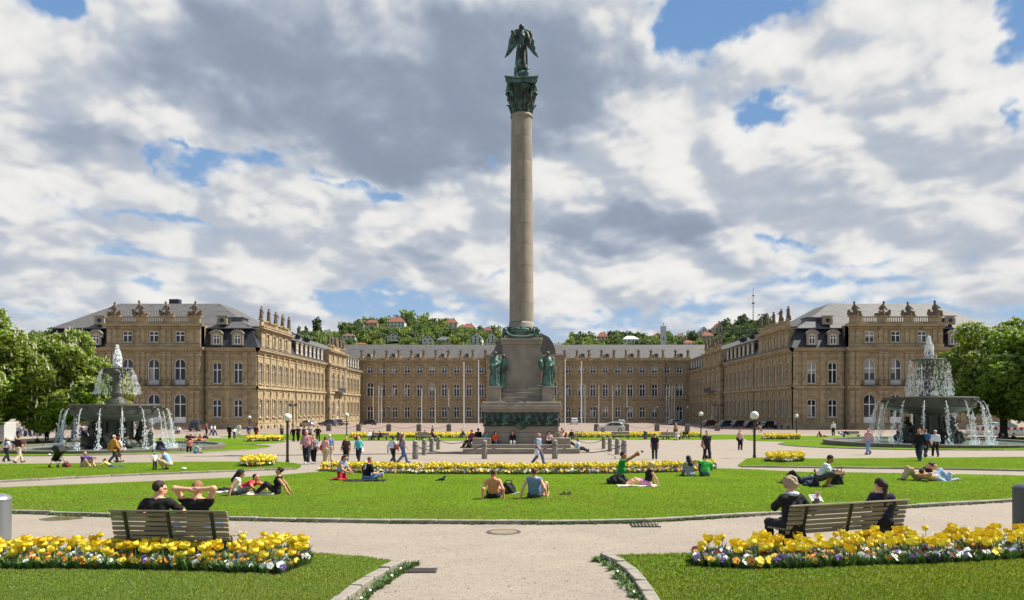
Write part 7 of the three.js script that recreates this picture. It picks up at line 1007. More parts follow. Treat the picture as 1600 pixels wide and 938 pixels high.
person(14, 702, 1.6, 60, 'cross', { top: '#5f7fd0', bot: '#24304a', hair: '#4a3020' }, 'child in a blue shirt sitting near the left edge');
person(41, 703, 1.6, -60, 'kneesUp', { top: '#5a3a28', bot: '#c8c2ba', hair: '#5b3a22', hs: 'long', fem: 1 }, 'woman with long brown hair crouching behind the left lawn');
person(177, 724, 46, 150, 'walk', { top: '#c98a3c', bot: '#23242c', hair: '#cfc6b8', hs: 'crop', sl: 'long', coat: 1, skin: 'm', fat: 1.1 }, 'grey haired man in a tan jacket walking past the left fountain');
person(184.5, 723, 42, 155, 'walk', { top: '#e0ddd4', bot: '#4a4238', hair: '#4c2d20', hs: 'bob', fem: 1, leg: 'knee' }, 'woman in white half hidden behind the man in tan');
person(247, 713, 1.75, 165, 'kneesUp', { lift: .42, top: '#101016', bot: '#222a44', hair: '#120e0c', skin: 'd', sl: 'long' }, 'dark clothed man sitting on the rim of the left fountain');
person(296, 708, 1.66, 210, 'bench', { top: '#cf7462', bot: '#24242a', hair: '#3a2218', hs: 'bob', fem: 1 }, 'woman in a salmon top sitting by the left fountain rim');
person(305, 709, 1.6, 150, 'kneesUp', { top: '#7fb5a6', bot: '#3a57a8', hair: '#4b2f20', leg: 'knee' }, 'child in blue shorts sitting right of the salmon top');
[[293, '#2a2022', '#3b2418'], [299, '#17151a', '#221812'], [305, '#b98f78', '#6a4630'], [315, '#d08a72', '#a0652e'], [320, '#2c2c35', '#7b4c2c']].forEach(([px, c, h], i) => person(px, 695, 1.66, 20 - i * 12, i % 2 ? 'benchLean' : 'bench', { top: c, bot: i % 2 ? '#2a2c36' : '#b98d78', hair: h, hs: i % 2 ? 'long' : 'short', fem: i % 2 }, ['seated person in dark brown, first on the bench behind the fountain', 'seated person in black, second on the bench behind the fountain', 'seated person in beige, third on the bench behind the fountain', 'seated person in a salmon shirt, fourth on the bench behind the fountain', 'seated person in dark grey at the right end of that bench'][i]));
person(232, 689, 1.7, 80, 'recline', { top: '#3b2d52', bot: '#c9ccd2', hair: '#1e1612' }, 'person in dark purple lying on the grass behind the left fountain');
person(99, 694, 1.05, 20, 'cross', { top: '#8fd4c4', bot: '#56788f', hair: '#2a1e18' }, 'small child in mint green sitting on the grass under the tree');
person(56, 692, 1.3, 90, 'kneesUp', { top: '#5b4035', bot: '#3a2c28', hair: '#1c1512' }, 'child in brown crouching on the gravel under the trees');
person(72.5, 690, 27, 200, 'stand', { top: '#6b3d2c', bot: '#17161a', hair: '#2a1b14', hs: 'long', fem: 1 }, 'woman in brown and black standing beside the tree trunk');
person(114, 690, 29, 90, 'walk', { top: '#17181c', bot: '#1a1a1e', hair: '#14110f', sl: 'long' }, 'person in black wheeling a bicycle under the chestnut tree');
person(141, 690, 30, 170, 'stand', { top: '#15161a', bot: '#151519', hair: '#181310', sl: 'long', coat: 1 }, 'tall person in black standing left of the fountain pedestal');
person(151, 697, 28, 190, 'stand', { top: '#8ea3c8', bot: '#39465f', hair: '#b9b2a8', hs: 'crop' }, 'grey haired person in pale blue left of the fountain pedestal');
{ const r = rng(606), tops = ['#d8d4cf', '#5a6a9a', '#8fb2cf', '#c9a9a0', '#2c2f3c', '#e2e0dc', '#7d8fb8', '#caa58f', '#b0555a', '#404b66', '#e6e2da'], bots = ['#2e3b58', '#33312f', '#6f86a8', '#1d2027', '#8a7a66', '#3c4a78']; // the crowd under the trees
  for (let k = 0; k < 27; k++) { const px = 25 + (k < 17 ? k * 3.05 : 42 + k * 3.0) + (r() - .5) * 1.6, py = 680.5 + (k % 3) * .9; person(px, py, 16.5 + r() * 2, [0, 60, 180, -60, 120][k % 5], ['stand', 'stand', 'hips', 'phone'][k % 4], { top: tops[k % 11], bot: bots[k % 6], hair: ['#3b2a1f', '#1f1712', '#8a6a45', '#6b4228'][k % 4], hs: k % 3 ? 'short' : 'long', fem: k % 3 ? 0 : 1 }, k < 17 ? 'one of the visitors standing in a crowd left of the tree trunk' : 'one of the visitors standing in a crowd right of the tree trunk', k < 17 ? 'crowd left of the tree trunk' : 'crowd right of the tree trunk'); } }
// ---- before the sunlit wing
[[277, 678, 1.6, 0, 'bench', '#d9c9c4', '#3a4056', 'person in white sitting left on the wing steps'], [280, 678.2, 1.6, 10, 'bench', '#e2dede', '#2e3242', 'person in white sitting right on the wing steps'], [322, 680.5, 19, 150, 'stand', '#b4532e', '#20222a', 'person in orange and black walking before the sunlit wing'], [330, 681, 18, 100, 'walk', '#c9d4e4', '#2f4f9a', 'person in pale shirt and blue trousers before the sunlit wing'], [335, 681, 18, 95, 'walk', '#e4e2de', '#2c3a56', 'person in white shirt behind the one in blue trousers'], [358, 685.5, 22.5, 170, 'stand', '#151517', '#1b1b1f', 'person in black standing before the wing corner'], [366, 685.5, 19, 180, 'bow', '#dcd6d0', '#3b5a9a', 'person in white bending forward before the wing corner'], [373, 681, 20, 160, 'walk', '#e8e6e2', '#d4d2ce', 'person all in white behind the bending one'], [388.5, 685.5, 22, 180, 'stand', '#2f57b8', '#c99a80', 'person in a bright blue jacket with bare legs'], [400, 685.5, 21.5, 190, 'stand', '#2a2228', '#c02238', 'person in bright red trousers and dark top'], [440, 686, 21, 170, 'stand', '#6d7078', '#31405c', 'person in grey and jeans left of the tall globe lamp'], [458, 690, 24, 165, 'walk', '#17171b', '#1c2130', 'person in black right beside the tall globe lamp'], [465.5, 690, 25, 190, 'walk', '#19191d', '#17171b', 'second person in black right of the tall globe lamp'], [475, 690, 24, 175, 'stand', '#5b3d58', '#24262f', 'person in dusky purple behind the man in plaid'], [483.5, 690, 25, 185, 'stand', 'stripeGrey', '#2a3350', 'person in a black and white striped top behind the man in plaid'], [496.5, 690.5, 25, 180, 'hips', '#141416', '#15151a', 'person in a black T-shirt standing with hands together']].forEach(([px, py, h, yaw, pose, top, bot, l], i) => person(px, py, h, yaw, pose, { top, bot, hair: ['#5b3a22', '#2a1c14', '#8a6a45', '#3b2a1f'][i % 4], hs: i % 3 === 1 ? 'bob' : 'short', leg: l.includes('bare legs') ? 'shorts' : 'long', sl: i % 2 ? 'long' : 'short', cap: undefined }, l));
// ---- walkers on the gravel, left
person(479, 726, 56, 12, 'walk', { top: 'plaid', bot: '#1d2433', hair: '#c9b8a6', hs: 'crop', sl: 'roll', fat: 1.22, skin: 'r', shoes: '#c9c4bc' }, 'stout man in a red and white plaid shirt walking');
carried(person(490, 725, 47, 8, 'walk', { top: '#8a93a0', bot: '#1b1b20', hair: '#8a5a34', hs: 'bob', fem: 1, fat: 1.15, shoes: '#cfccc6' }, 'woman in a patterned grey top walking beside the plaid shirt'), 'beige shoulder bag of the woman beside the plaid shirt', '#d8c9b4');
carried(person(508, 725, 44, 170, 'stand', { top: 'pinkPlaid', bot: '#bfae8c', hair: '#6b2f22', hs: 'bob', fem: 1, fat: 1.2, shoes: '#d8d4cc' }, 'red haired woman in a pink checked blouse and beige trousers'), 'bright red shoulder bag of the woman in pink', '#cf3a22', 1, 'shoulder_bag', 'bag', [.36, .36, .2], .92);
person(515, 722, 44, 200, 'stand', { top: '#6a86b8', bot: '#b8ab92', hair: '#cfc9c0', hs: 'cap', cap: '#e6e0d4', skin: 'r' }, 'man in a blue shirt and white cap behind the pink blouse');
carried(person(541, 725, 45, 5, 'walk', { top: '#3a2f28', bot: '#141418', hair: '#a8603a', hs: 'bob', fem: 1, fat: 1.15 }, 'woman in a dark brown printed top walking'), 'dark handbag of the woman in brown', '#1d1b1d', -1);
carried(person(560.5, 724, 44, -5, 'walk', { top: '#3cc0c4', bot: '#23242c', hair: '#b8683c', hs: 'short', fem: 1, fat: 1.12 }, 'woman in a turquoise top walking'), 'white plastic bag of the woman in turquoise', '#e2e0dc', 1, 'plastic_bag', 'bag', [.26, .3, .12], .72);
carried(person(613.5, 726, 46, 150, 'walk', { top: '#cfd4e0', bot: '#15151a', hair: '#22160f', hs: 'short', sl: 'roll', skin: 't' }, 'person in a white shirt and black trousers walking right'), 'red brown shoulder bag of the person in white', '#6b2418', -1, 'shoulder_bag', 'bag', [.38, .32, .16], .98);
carried(person(629, 725, 49, 120, 'walk', { top: '#8b8796', bot: '#51688f', hair: '#7b5232', hs: 'pony', fem: 1, sl: 'short' }, 'woman in a grey top and blue jeans striding right'), 'small black bag at the hip of the woman in jeans', '#16161a', 1, 'shoulder_bag', 'bag', [.26, .2, .1], .98);
carried(person(841, 727, 52, 60, 'walk', { top: 'stripeNavy', bot: '#4f6078', hair: '#b98e74', hs: 'crop', skin: 'r' }, 'man in a navy and blue striped shirt walking past the monument'), 'white plastic bag carried by the man in the striped shirt', '#d4dbe6', -1, 'plastic_bag', 'bag', [.26, .34, .12], .62);
// ---- benches by the court and round the monument
[[556, 688, 1.6, 60, 'recline', '#8a4a3a', '#3a2a2a', 'person in brown lying on the grass before the court'], [577, 688.5, 1.64, 20, 'bench', '#e0dfdc', '#8f8f94', 'person in white on the far left bench'], [586, 688.5, 1.75, -20, 'benchLean', '#6d7280', '#27282f', 'person in grey leaning forward on the far left bench'], [597, 688.5, 1.7, -60, 'benchLean', '#2c2440', '#1c1c22', 'person in dark violet on the right end of the far left bench'], [656, 687.5, 1.75, 15, 'benchLean', '#3b2024', '#2c4a78', 'person in dark red bending forward on the bench by the monument'], [665, 687.5, 1.75, -15, 'benchLean', '#2c1b20', '#31507e', 'second bending person on the bench by the monument'], [725.5, 685, 1.7, -70, 'benchLean', '#252c44', '#55627a', 'person in navy sitting at the grass strip left of the monument'], [893, 689, 1.75, 190, 'bench', '#1a1a1d', '#1f1f24', 'person in black sitting beside the bicycles'], [1041, 687, 1.7, 15, 'benchLean', '#c9b7b0', '#20222c', 'person with black hair on the right bench by the pram'], [1060, 688, 1.66, -40, 'benchLean', '#e4e2e0', '#dcdad6', 'person all in white sitting on the right bench'], [1283, 683.5, 1.6, 100, 'handsBack', '#8a3a28', '#b98f78', 'person with red hair sitting on the grass before the shaded wing'], [1318, 686, 1.75, 80, 'lieBack', '#aebcdc', '#28304c', 'person in pale blue lying on a bench before the shaded wing'], [1569, 690, 1.75, -60, 'kneesUp', '#1c2436', '#1b2740', 'person in dark blue sitting on the grass at the right edge'], [1581, 690, 1.75, 60, 'kneesUp', '#131316', '#18181c', 'person in black sitting on the grass at the right edge']].forEach(([px, py, h, yaw, pose, top, bot, l], i) => person(px, py, h, yaw, pose, { top, bot, hair: ['#5b3a22', '#1a1310', '#3a2a20', '#7a2c1c'][i === 10 ? 3 : i % 3], hs: i === 10 ? 'long' : 'short', sl: 'long', lift: pose === 'lieBack' && px < 1400 ? .42 : 0 }, l));
person(675.5, 690.5, 26, 90, 'walk', { top: '#2c1c20', bot: '#1f2530', hair: '#3b1c14' }, 'person in dark clothes walking behind the left bollards');
person(1056, 684.5, 24, 180, 'stand', { top: '#c99a80', bot: '#6b4a38', hair: '#b88a5a', hs: 'long', fem: 1, sl: 'none' }, 'woman with long blonde hair standing behind the right bench');
{ const yStep = -.64, yB = .06; // on the monument's steps
  const sit = (px, z, y, h, yaw, pose, o, l) => person(px, 0, h, yaw, pose, { at: [PX(px, -z), y, z], ...o }, l);
  sit(739, -53.3, yStep, 1.75, -40, 'step', { top: '#8a3354', bot: '#141418', hair: '#3b1c16', sl: 'long', lift: .02 }, 'person in magenta sitting at the left corner of the monument steps');
  sit(748, -54.6, yStep + .05, 1.8, 200, 'step', { top: '#121214', bot: '#16161a', hair: '#17110e', sl: 'short' }, 'man in a black T-shirt sitting behind the person in magenta');
  sit(733, -52.75, yStep, 1.7, -70, 'kneesUp', { top: '#1d1c22', bot: '#1a1a20', hair: '#7b3a24', lift: .0 }, 'person in black bending low at the left end of the steps');
  sit(760, -53.5, yStep - .06, 1.66, 20, 'step', { top: '#4fa6a4', bot: '#2f4a5c', hair: '#7b3a26', hs: 'bob', fem: 1 }, 'woman in teal sitting behind the left front bollard');
  sit(773, -53.3, yStep - .06, 1.7, 30, 'step', { top: '#f0521e', bot: '#3a5468', hair: '#1d1411', hs: 'long', fem: 1, sl: 'long' }, 'woman in bright orange sitting on the monument steps');
  sit(801, -53.3, yStep - .06, 1.68, 0, 'step', { top: '#101013', bot: '#d9d8d8', hair: '#8a5a34', hs: 'long', fem: 1, sl: 'long', adj: { lean: .08 } }, 'woman in black with white trousers sitting before the monument');
  sit(858.5, -53.3, yStep - .06, 1.68, -10, 'step', { top: '#d8b4ac', bot: '#1a1a1e', hair: '#4a2d20', hs: 'long', fem: 1, sl: 'long', adj: { lean: .1 } }, 'woman in pale pink with black trousers sitting before the monument');
  sit(884, -53.6, yStep + .02, 1.66, 100, 'handsBack', { top: '#121215', bot: '#17171b', hair: '#8a4a2a', hs: 'long', fem: 1, sl: 'none', adj: { lean: .1, P: [0, .36, 0], w: [[.2, .5, .4], [-.2, .5, .4]] } }, 'woman in a black top at the right corner of the monument steps');
  sit(879, -54.4, yStep + .05, 1.66, 30, 'step', { top: '#e2d4d0', bot: '#b03a44', hair: '#3a2018', hs: 'bob', fem: 1 }, 'person in white and red behind the woman in black on the steps');
  sit(902, -52.6, -1.16, 1.7, 75, 'handsBack', { top: '#a8c0d8', bot: '#25262e', hair: '#6b3420', hs: 'bob', fem: 1, lift: .32, adj: { a: [[.1, .0, .78], [-.1, -.02, .82]], lean: .1, w: [[.2, .3, .3], [-.3, .1, -.1]] } }, 'woman in a light blue shirt with legs stretched off the right step');
  sit(877, -57.5, -.6, 1.75, 160, 'step', { top: '#c99a86', bot: '#3a2a2c', hair: '#6b3a24' }, 'person with bare shoulders sitting behind the right corner of the steps');
}
// ---- right half
person(1023, 718, 42, 172, 'stand', { top: '#16171c', bot: '#232a38', hair: '#5b2f22', hs: 'crop', skin: 'r', fat: 1.08 }, 'man in a black T-shirt standing with his back to the camera');
carried(person(1104.5, 722, 51, 5, 'walk', { top: '#24262c', bot: '#1d2430', hair: '#4a2a1c', hs: 'short', skin: 'f' }, 'man in a dark grey T-shirt walking towards the camera'), 'brown shoulder bag of the man in dark grey', '#9c7560', -1, 'shoulder_bag', 'bag', [.34, .36, .1], .86);
carried(person(1156.5, 703.5, 33, 0, 'stand', { top: '#c9a9a0', bot: '#17171d', hair: '#c96a3a', hs: 'bob', fem: 1, sl: 'long' }, 'woman with red blonde hair in a pale blouse standing alone'), 'dark red handbag of the woman in the pale blouse', '#5b1f28', -1);
person(1302.5, 681, 22.5, 180, 'stand', { top: '#e8e6e2', bot: '#1a1a1e', hair: '#cfc8bc', hs: 'crop', sl: 'long' }, 'person in a white top standing before the shaded wing');
person(1357.5, 711, 43, -60, 'walk', { top: 'stripeRed', bot: '#7f9ac2', hair: '#a8765a', hs: 'crop', skin: 'r' }, 'man in a striped pink shirt and light jeans walking left');
person(1437, 722, 54, -40, 'walk', { top: '#131418', bot: '#2a3a52', hair: '#a8552e', hs: 'short', sl: 'long', coat: 1, skin: 'r' }, 'man in a black jacket walking in front of the right fountain');
person(1446, 715, 46, 130, 'walk', { top: '#2f5f9a', bot: '#202634', hair: '#7b4a2c', hs: 'short' }, 'man in blue half hidden behind the black jacket');
carried(person(1462, 714, 43, 165, 'walk', { top: '#dfe3ec', bot: '#141418', hair: '#8a8278', hs: 'cap', cap: '#e8e2d2', sl: 'long' }, 'man in a white shirt and pale cap carrying a dark jacket'), 'dark jacket carried by the man in the pale cap', '#16161b', 1, 'jacket', 'jacket', [.4, .5, .14], .72);
person(1421, 674, 16, 190, 'stand', { top: '#e2e0de', bot: '#1c1d24', hair: '#3a2a20' }, 'far person in white and black seen between the water jets');
person(1184, 677, 20, 90, 'bench', { lift: .35, top: '#3a3236', bot: '#b98f78', hair: '#3b2a1f', leg: 'shorts' }, 'cyclist passing behind the right globe lamp');
person(1212, 671, 14, 0, 'stand', { top: '#9a94c8', bot: '#22242c', hair: '#2a1d16' }, 'far person in lilac beside the last dark car');
{ const p = at(1071, 686.5), t = thing('pram', 'black pram beside the right bench', 'pram', [p.x, p.y, p.z], .4); part('tub', solid([{ c: [0, .75, 0], r: [.42, .2, .22] }, { c: [.25, .9, 0], r: [.22, .25, .23] }], .1, .05), MS.dark, t); part('frame', [bar([-.4, .12, .2], [.3, .7, .2], .02), bar([.4, .12, .2], [-.3, .7, .2], .02), bar([-.4, .12, -.2], [.3, .7, -.2], .02), bar([.4, .12, -.2], [-.3, .7, -.2], .02), bar([-.35, .8, 0], [-.7, 1.05, 0], .02)], MS.frame, t); for (const [x, z] of [[-.4, .2], [-.4, -.2], [.4, .2], [.4, -.2]]) part('wheel', new THREE.TorusGeometry(.12, .03, 6, 16).translate(x, .14, z), MS.rubber, t); }
// ---------------------------------------------------------------- flower beds
const tulipBloom = [0, 1, 2].map((s) => { const open = [.85, .98, 1.14][s], pts = []; for (let i = 0; i <= 7; i++) { const t = i / 7; pts.push([(.010 + .046 * Math.sin(Math.PI * Math.pow(t, .75) * .80) * (1 + .12 * s) + (t > .75 ? .012 * s * (t - .75) * 4 : 0)) * open, t * .088]); } const g = lathe(pts, 18), p = g.attributes.position; for (let i = 0; i < p.count; i++) { const x = p.getX(i), y = p.getY(i), z = p.getZ(i), a = Math.atan2(z, x), t = y / .088, k = 1 + .10 * Math.cos(a * 3 + s) * t + .05 * Math.cos(a * 6); p.setXYZ(i, x * k, y + .008 * Math.cos(a * 6 + 1) * t * t - (t > .9 ? .006 : 0), z * k); } g.computeVertexNormals(); return merge([g, new THREE.SphereGeometry(.032 * open, 10, 6).scale(1, .8, 1).translate(0, .04, 0)]); });
const bladeLeaf = (L, w, bend, n = 4) => { const pos = [], idx = []; for (let i = 0; i <= n; i++) { const t = i / n, ww = w * Math.sin(Math.PI * (.12 + .88 * t) * .98 + .05) * (1 - .15 * t), x = bend * t * t, y = L * t * (1 - .15 * bend * t); pos.push(x, y, -ww, x + ww * .35, y, 0, x, y, ww); } for (let i = 0; i < n; i++) for (let k = 0; k < 2; k++) { const a = i * 3 + k; idx.push(a, a + 3, a + 1, a + 1, a + 3, a + 4); } const g = new THREE.BufferGeometry(); g.setAttribute('position', new THREE.Float32BufferAttribute(pos, 3)); g.setIndex(idx); g.computeVertexNormals(); return boxUV(g); };
const tulipStem = [0, 1, 2].map((s) => merge([bar([0, 0, 0], [.01 * (s - 1), .32, 0], .006, .005, 6), bladeLeaf(.26, .026, .10).rotateY(s * 2), bladeLeaf(.22, .024, .13).rotateY(s * 2 + 2.3), bladeLeaf(.19, .02, .09).rotateY(s * 2 + 4.1)]));
const MB = { yellow: [mat(.84, .66, .012, .6, { transmission: .25, thickness: 0, side: THREE.DoubleSide }), mat(.86, .72, .05, .6, { transmission: .25, thickness: 0, side: THREE.DoubleSide }), mat(.80, .56, .008, .6, { transmission: .25, thickness: 0, side: THREE.DoubleSide })], stem: mat(.12, .215, .07, .6, { side: THREE.DoubleSide }), white: mat(1, 1, 1, .7, { side: THREE.DoubleSide }), leaf: mat(1, 1, 1, .7, { side: THREE.DoubleSide, transmission: .3, thickness: 0 }) };
const pansy = (() => { const L = []; for (let k = 0; k < 5; k++) L.push(new THREE.CircleGeometry(.019, 6).translate(.019 * Math.cos(k * 1.2566), .019 * Math.sin(k * 1.2566), .003 * (k % 2))); return merge(L); })();
const herb = (() => { const L = [], r = rng(31); for (let k = 0; k < 9; k++) L.push(bladeLeaf(.09 + .05 * r(), .012 + .008 * r(), .05 + .05 * r(), 2).rotateY(r() * 6.28).translate((r() - .5) * .06, 0, (r() - .5) * .06)); return merge(L); })();
function scatter(poly, n, r) { const xs = poly.map((p) => p[0]), zs = poly.map((p) => p[1]), out = [], x0 = Math.min(...xs), x1 = Math.max(...xs), z0 = Math.min(...zs), z1 = Math.max(...zs); for (let k = 0; out.length < n && k < n * 60; k++) { const x = mix(x0, x1, r()), z = mix(z0, z1, r()); if (inside(poly, x, z)) out.push([x, z]); } return out; }
function flowerBed(label, px, seed, { tulips, pansies, herbs, near = 0, lift = .05, tall = 1, colors, size = 1, tp, more = 0 }) {
  const poly = ground2(px), tpoly = tp ? ground2(tp) : poly, r = rng(seed), t = thing('flower_bed', label, 'flower bed'); part('soil', drape(poly, lift, 1), MT.soil, t);
  const C = new THREE.Color(), hs = [], hc = []; for (const [x, z] of scatter(poly, herbs, r)) { const s = (.55 + .55 * r()) * size; EU.set((r() - .5) * .5, r() * 6, (r() - .5) * .5); hs.push(M4().compose(V(x, gy(x, z) + lift, z), QQ.setFromEuler(EU), V(s, s * 1.1, s))); const v = .7 + .6 * r(); hc.push(C.clone().setRGB(.11 * v, .21 * v, .04 * v)); } copies('leaves', herb, MB.leaf, t, hs, hc);
  const ps = [], pc = []; for (const [x, z] of scatter(poly, pansies, r)) { const patch = noise3(x * 1.1 + seed, z * 1.6, 3) + .35 * (r() - .5), c = colors[clamp(Math.floor((patch + .55) / 1.1 * colors.length), 0, colors.length - 1)], s = (1.05 + .7 * r()) * size; EU.set(-1.0 + .7 * r(), (r() - .5) * 1.6, 0, 'YXZ'); ps.push(M4().compose(V(x, gy(x, z) + lift + (.085 + .07 * r()) * size * .8, z), QQ.setFromEuler(EU), V(s, s, s))); pc.push(C.clone().setRGB(...c)); } copies('pansies', pansy, MB.white, t, ps, pc);
  const ts = scatter(tpoly, tulips, r);
  if (near) { // every tulip that can be told apart is a plant of its own
    for (const [x, z] of ts.sort((p, q) => p[1] - q[1])) { const v = Math.floor(r() * 3), o = thing('tulip', near, 'tulip', [x, gy(x, z) + lift, z], r() * 6.28, near.replace('yellow tulip', 'yellow tulips')); const h = (.66 + .50 * r()) * tall, st = part('stem', tulipStem[v], MB.stem, o); st.scale.set(1, h, 1); const b = part('bloom', tulipBloom[Math.floor(r() * 3)], MB.yellow[Math.floor(r() * 3)], o); b.position.set(.01 * (v - 1), .31 * h, 0); const s = .80 + .40 * r(); b.scale.set(s, s * 1.08, s); b.rotation.set((r() - .5) * .5, 0, (r() - .5) * .5); }
  } if (!near || more) { const bm = [], bc = [], sm = []; for (const [x, z] of near ? scatter(tpoly, more, r) : ts) { const h = (near ? .6 + .4 * r() : .75 + .5 * r()) * tall, s = (near ? .9 + .4 * r() : 1.1 + .6 * r()) * size; EU.set((r() - .5) * .5, r() * 6, (r() - .5) * .5); bm.push(M4().compose(V(x, gy(x, z) + lift + .31 * h, z), QQ.setFromEuler(EU), V(s, s, s))); EU.set(0, r() * 6, 0); sm.push(M4().compose(V(x, gy(x, z) + lift, z), QQ.setFromEuler(EU), V(1.2, h, 1.2))); } copies('tulip_blooms', tulipBloom[1], MB.yellow[1], t, bm); copies('tulip_stems', tulipStem[0], MB.stem, t, sm); }
  return poly;
}
const PAN = { w: [.74, .74, .72], p: [.12, .05, .26], o: [.72, .26, .02], y: [.80, .56, .03], d: [.16, .012, .03], l: [.34, .28, .55] };
const BEDS = [
  flowerBed('near left flower bed with yellow tulips above white and orange pansies', [[-60, 874], [100, 873], [300, 871], [478, 870], [488, 884], [440, 903], [330, 898], [200, 894], [0, 894], [-60, 894]], 61, { more: 50, tulips: 138, pansies: 640, herbs: 3400, near: 'yellow tulip in full bloom in the near left flower bed', colors: [PAN.p, PAN.w, PAN.o, PAN.y, PAN.o, PAN.w, PAN.p, PAN.w], tall: .84 }),
  flowerBed('near right flower bed with yellow tulips above purple, white and red pansies', [[1085, 874], [1250, 869], [1450, 861], [1700, 849], [1700, 869], [1600, 878], [1500, 884], [1300, 891], [1170, 895], [1086, 889]], 62, { more: 50, tulips: 146, pansies: 900, herbs: 3600, near: 'yellow tulip in full bloom in the near right flower bed', colors: [PAN.d, PAN.o, PAN.w, PAN.w, PAN.y, PAN.p, PAN.l, PAN.w, PAN.d], tall: .84 }),
  flowerBed('long flower bed of yellow tulips along the far edge of the central lawn', [[498, 737.5], [560, 741], [660, 742.5], [818, 743], [960, 742], [1060, 739.5], [1120, 734.5], [1118, 730], [1060, 733], [960, 735.5], [818, 736.5], [660, 736], [560, 734.5], [502, 733]], 63, { tp: [[500, 735.5], [560, 738.6], [660, 740], [818, 740.4], [960, 739.4], [1060, 737], [1119, 732.5], [1118, 730], [1060, 733], [960, 735.5], [818, 736.5], [660, 736], [560, 734.5], [502, 733]], tulips: 640, pansies: 1500, herbs: 4600, colors: [PAN.w, PAN.y, PAN.o, PAN.w, PAN.p, PAN.y, PAN.d, PAN.y], tall: .62, size: 1.0 }),
  flowerBed('round bed of yellow tulips at the tip of the left side lawn', [[374, 730], [400, 731], [426, 729], [431, 723.5], [410, 721.5], [382, 722.5]], 64, { tulips: 210, pansies: 520, herbs: 700, colors: [PAN.y, PAN.w, PAN.o, PAN.d, PAN.y], size: 1.15, tall: .72 }),
  flowerBed('round bed of yellow tulips at the tip of the right side lawn', [[1196, 722.5], [1225, 724], [1256, 722.5], [1254, 717.5], [1225, 716], [1200, 717.5]], 65, { tulips: 200, pansies: 520, herbs: 700, colors: [PAN.y, PAN.w, PAN.o, PAN.p, PAN.y], size: 1.15, tall: .72 }),
  flowerBed('yellow flowers on the far left lawn by the globe lamp', [[383, 691], [438, 690], [442, 687], [388, 687.3]], 66, { tulips: 420, pansies: 300, herbs: 500, colors: [PAN.y, PAN.w, PAN.y], size: 1.5 }),
  flowerBed('yellow flowers on the far right lawn beside the globe lamp', [[1190, 687.3], [1250, 687.3], [1248, 684.3], [1194, 684.3]], 67, { tulips: 420, pansies: 300, herbs: 500, colors: [PAN.y, PAN.y, PAN.w], size: 1.5 }),
  flowerBed('strip of yellow flowers before the court left of the monument', [[546, 684.5], [746, 684.8], [746, 681.8], [552, 681.6]], 68, { tulips: 1100, pansies: 400, herbs: 900, colors: [PAN.y, PAN.y, PAN.w], size: 1.6, tall: .9 }),
  flowerBed('strip of yellow flowers before the court right of the monument', [[884, 684.5], [1096, 683.6], [1092, 680.8], [884, 681.6]], 69, { tulips: 1100, pansies: 400, herbs: 900, colors: [PAN.y, PAN.y, PAN.w], size: 1.6, tall: .9 }),
];
// ---------------------------------------------------------------- grass blades
const tuft = [0, 1].map((s) => { const pos = [], idx = [], r = rng(9 + s); for (let k = 0; k < 8; k++) { const a = r() * 6.28, x = (r() - .5) * .09, z = (r() - .5) * .09, h = .035 + .04 * r(), b = .015 + .035 * r(), w = .0028 + .0014 * r(), cx = Math.cos(a), cz = Math.sin(a), i = pos.length / 3; pos.push(x - cz * w, 0, z + cx * w, x + cz * w, 0, z - cx * w, x + cx * b * .35 - cz * w * .8, h * .6, z + cz * b * .35 + cx * w * .8, x + cx * b * .35 + cz * w * .8, h * .6, z + cz * b * .35 - cx * w * .8, x + cx * b, h, z + cz * b); idx.push(i, i + 1, i + 2, i + 1, i + 3, i + 2, i + 2, i + 3, i + 4); } const g = new THREE.BufferGeometry(); g.setAttribute('position', new THREE.Float32BufferAttribute(pos, 3)); g.setIndex(idx); g.computeVertexNormals(); const n = g.attributes.normal; for (let i = 0; i < n.count; i++) { const v = V(n.getX(i), n.getY(i), n.getZ(i)); if (v.y < 0) v.negate(); v.y += 1.2; v.normalize(); n.setXYZ(i, v.x, v.y, v.z); } return boxUV(g); });
const MGr = mat(1, 1, 1, .9, { side: THREE.DoubleSide, transmission: .3, thickness: 0, ior: 1.15 });
function grass(poly, n, label, seed, s0, skip, edge = 0) {
  const r = rng(seed), ms = [], cs = [], C = new THREE.Color(), vis = poly.filter(() => true), xs = vis.map((p) => p[0]), zs = vis.map((p) => p[1]), x0 = Math.min(...xs), x1 = Math.max(...xs), z0 = Math.min(...zs), z1 = Math.min(Math.max(...zs), -7.6);
  for (let k = 0; k < n * 4 && ms.length < n; k++) { // denser towards the camera
    const z = -1 / mix(1 / -z0, 1 / -z1, r()), half = -z * .735 + 1, x = mix(Math.max(x0, -half), Math.min(x1, half), r()); if (!inside(poly, x, z) || skip.some((b) => inside(b, x, z))) continue;
    const pt = noise3(x * .35, z * .35, seed) + .5 * noise3(x * 1.3, z * 1.3, seed + 3), far = Math.sqrt(-z / 9), s = s0 * (.75 + .55 * r()) * (1 + .25 * pt); EU.set((r() - .5) * .4, r() * 6.28, (r() - .5) * .4); ms.push(M4().compose(V(x, gy(x, z) + .033, z), QQ.setFromEuler(EU), V(s * Math.min(far, 1.5), s, s * Math.min(far, 1.5))));
    const v = .88 + .24 * r(), y = sstep(-.2, .7, pt) * .6 + .3 * r(), dry = r() < .02 ? 1 : 0; cs.push(C.clone().setRGB((.25 + .13 * y + .2 * dry) * v, (.425 + .05 * y - .05 * dry) * v, (.014 + .07 * dry) * v)); }
  const o = copies('grass', tuft[seed % 2], MGr, scene, ms, cs); o.name = numbered('grass'); tag(o, label, 'grass'); return o;
}
grass(LAWN.nearA, 60000, 'short green grass of the near left lawn', 301, .42, BEDS);
grass(LAWN.nearB, 64000, 'short green grass of the near right lawn', 302, .42, BEDS);
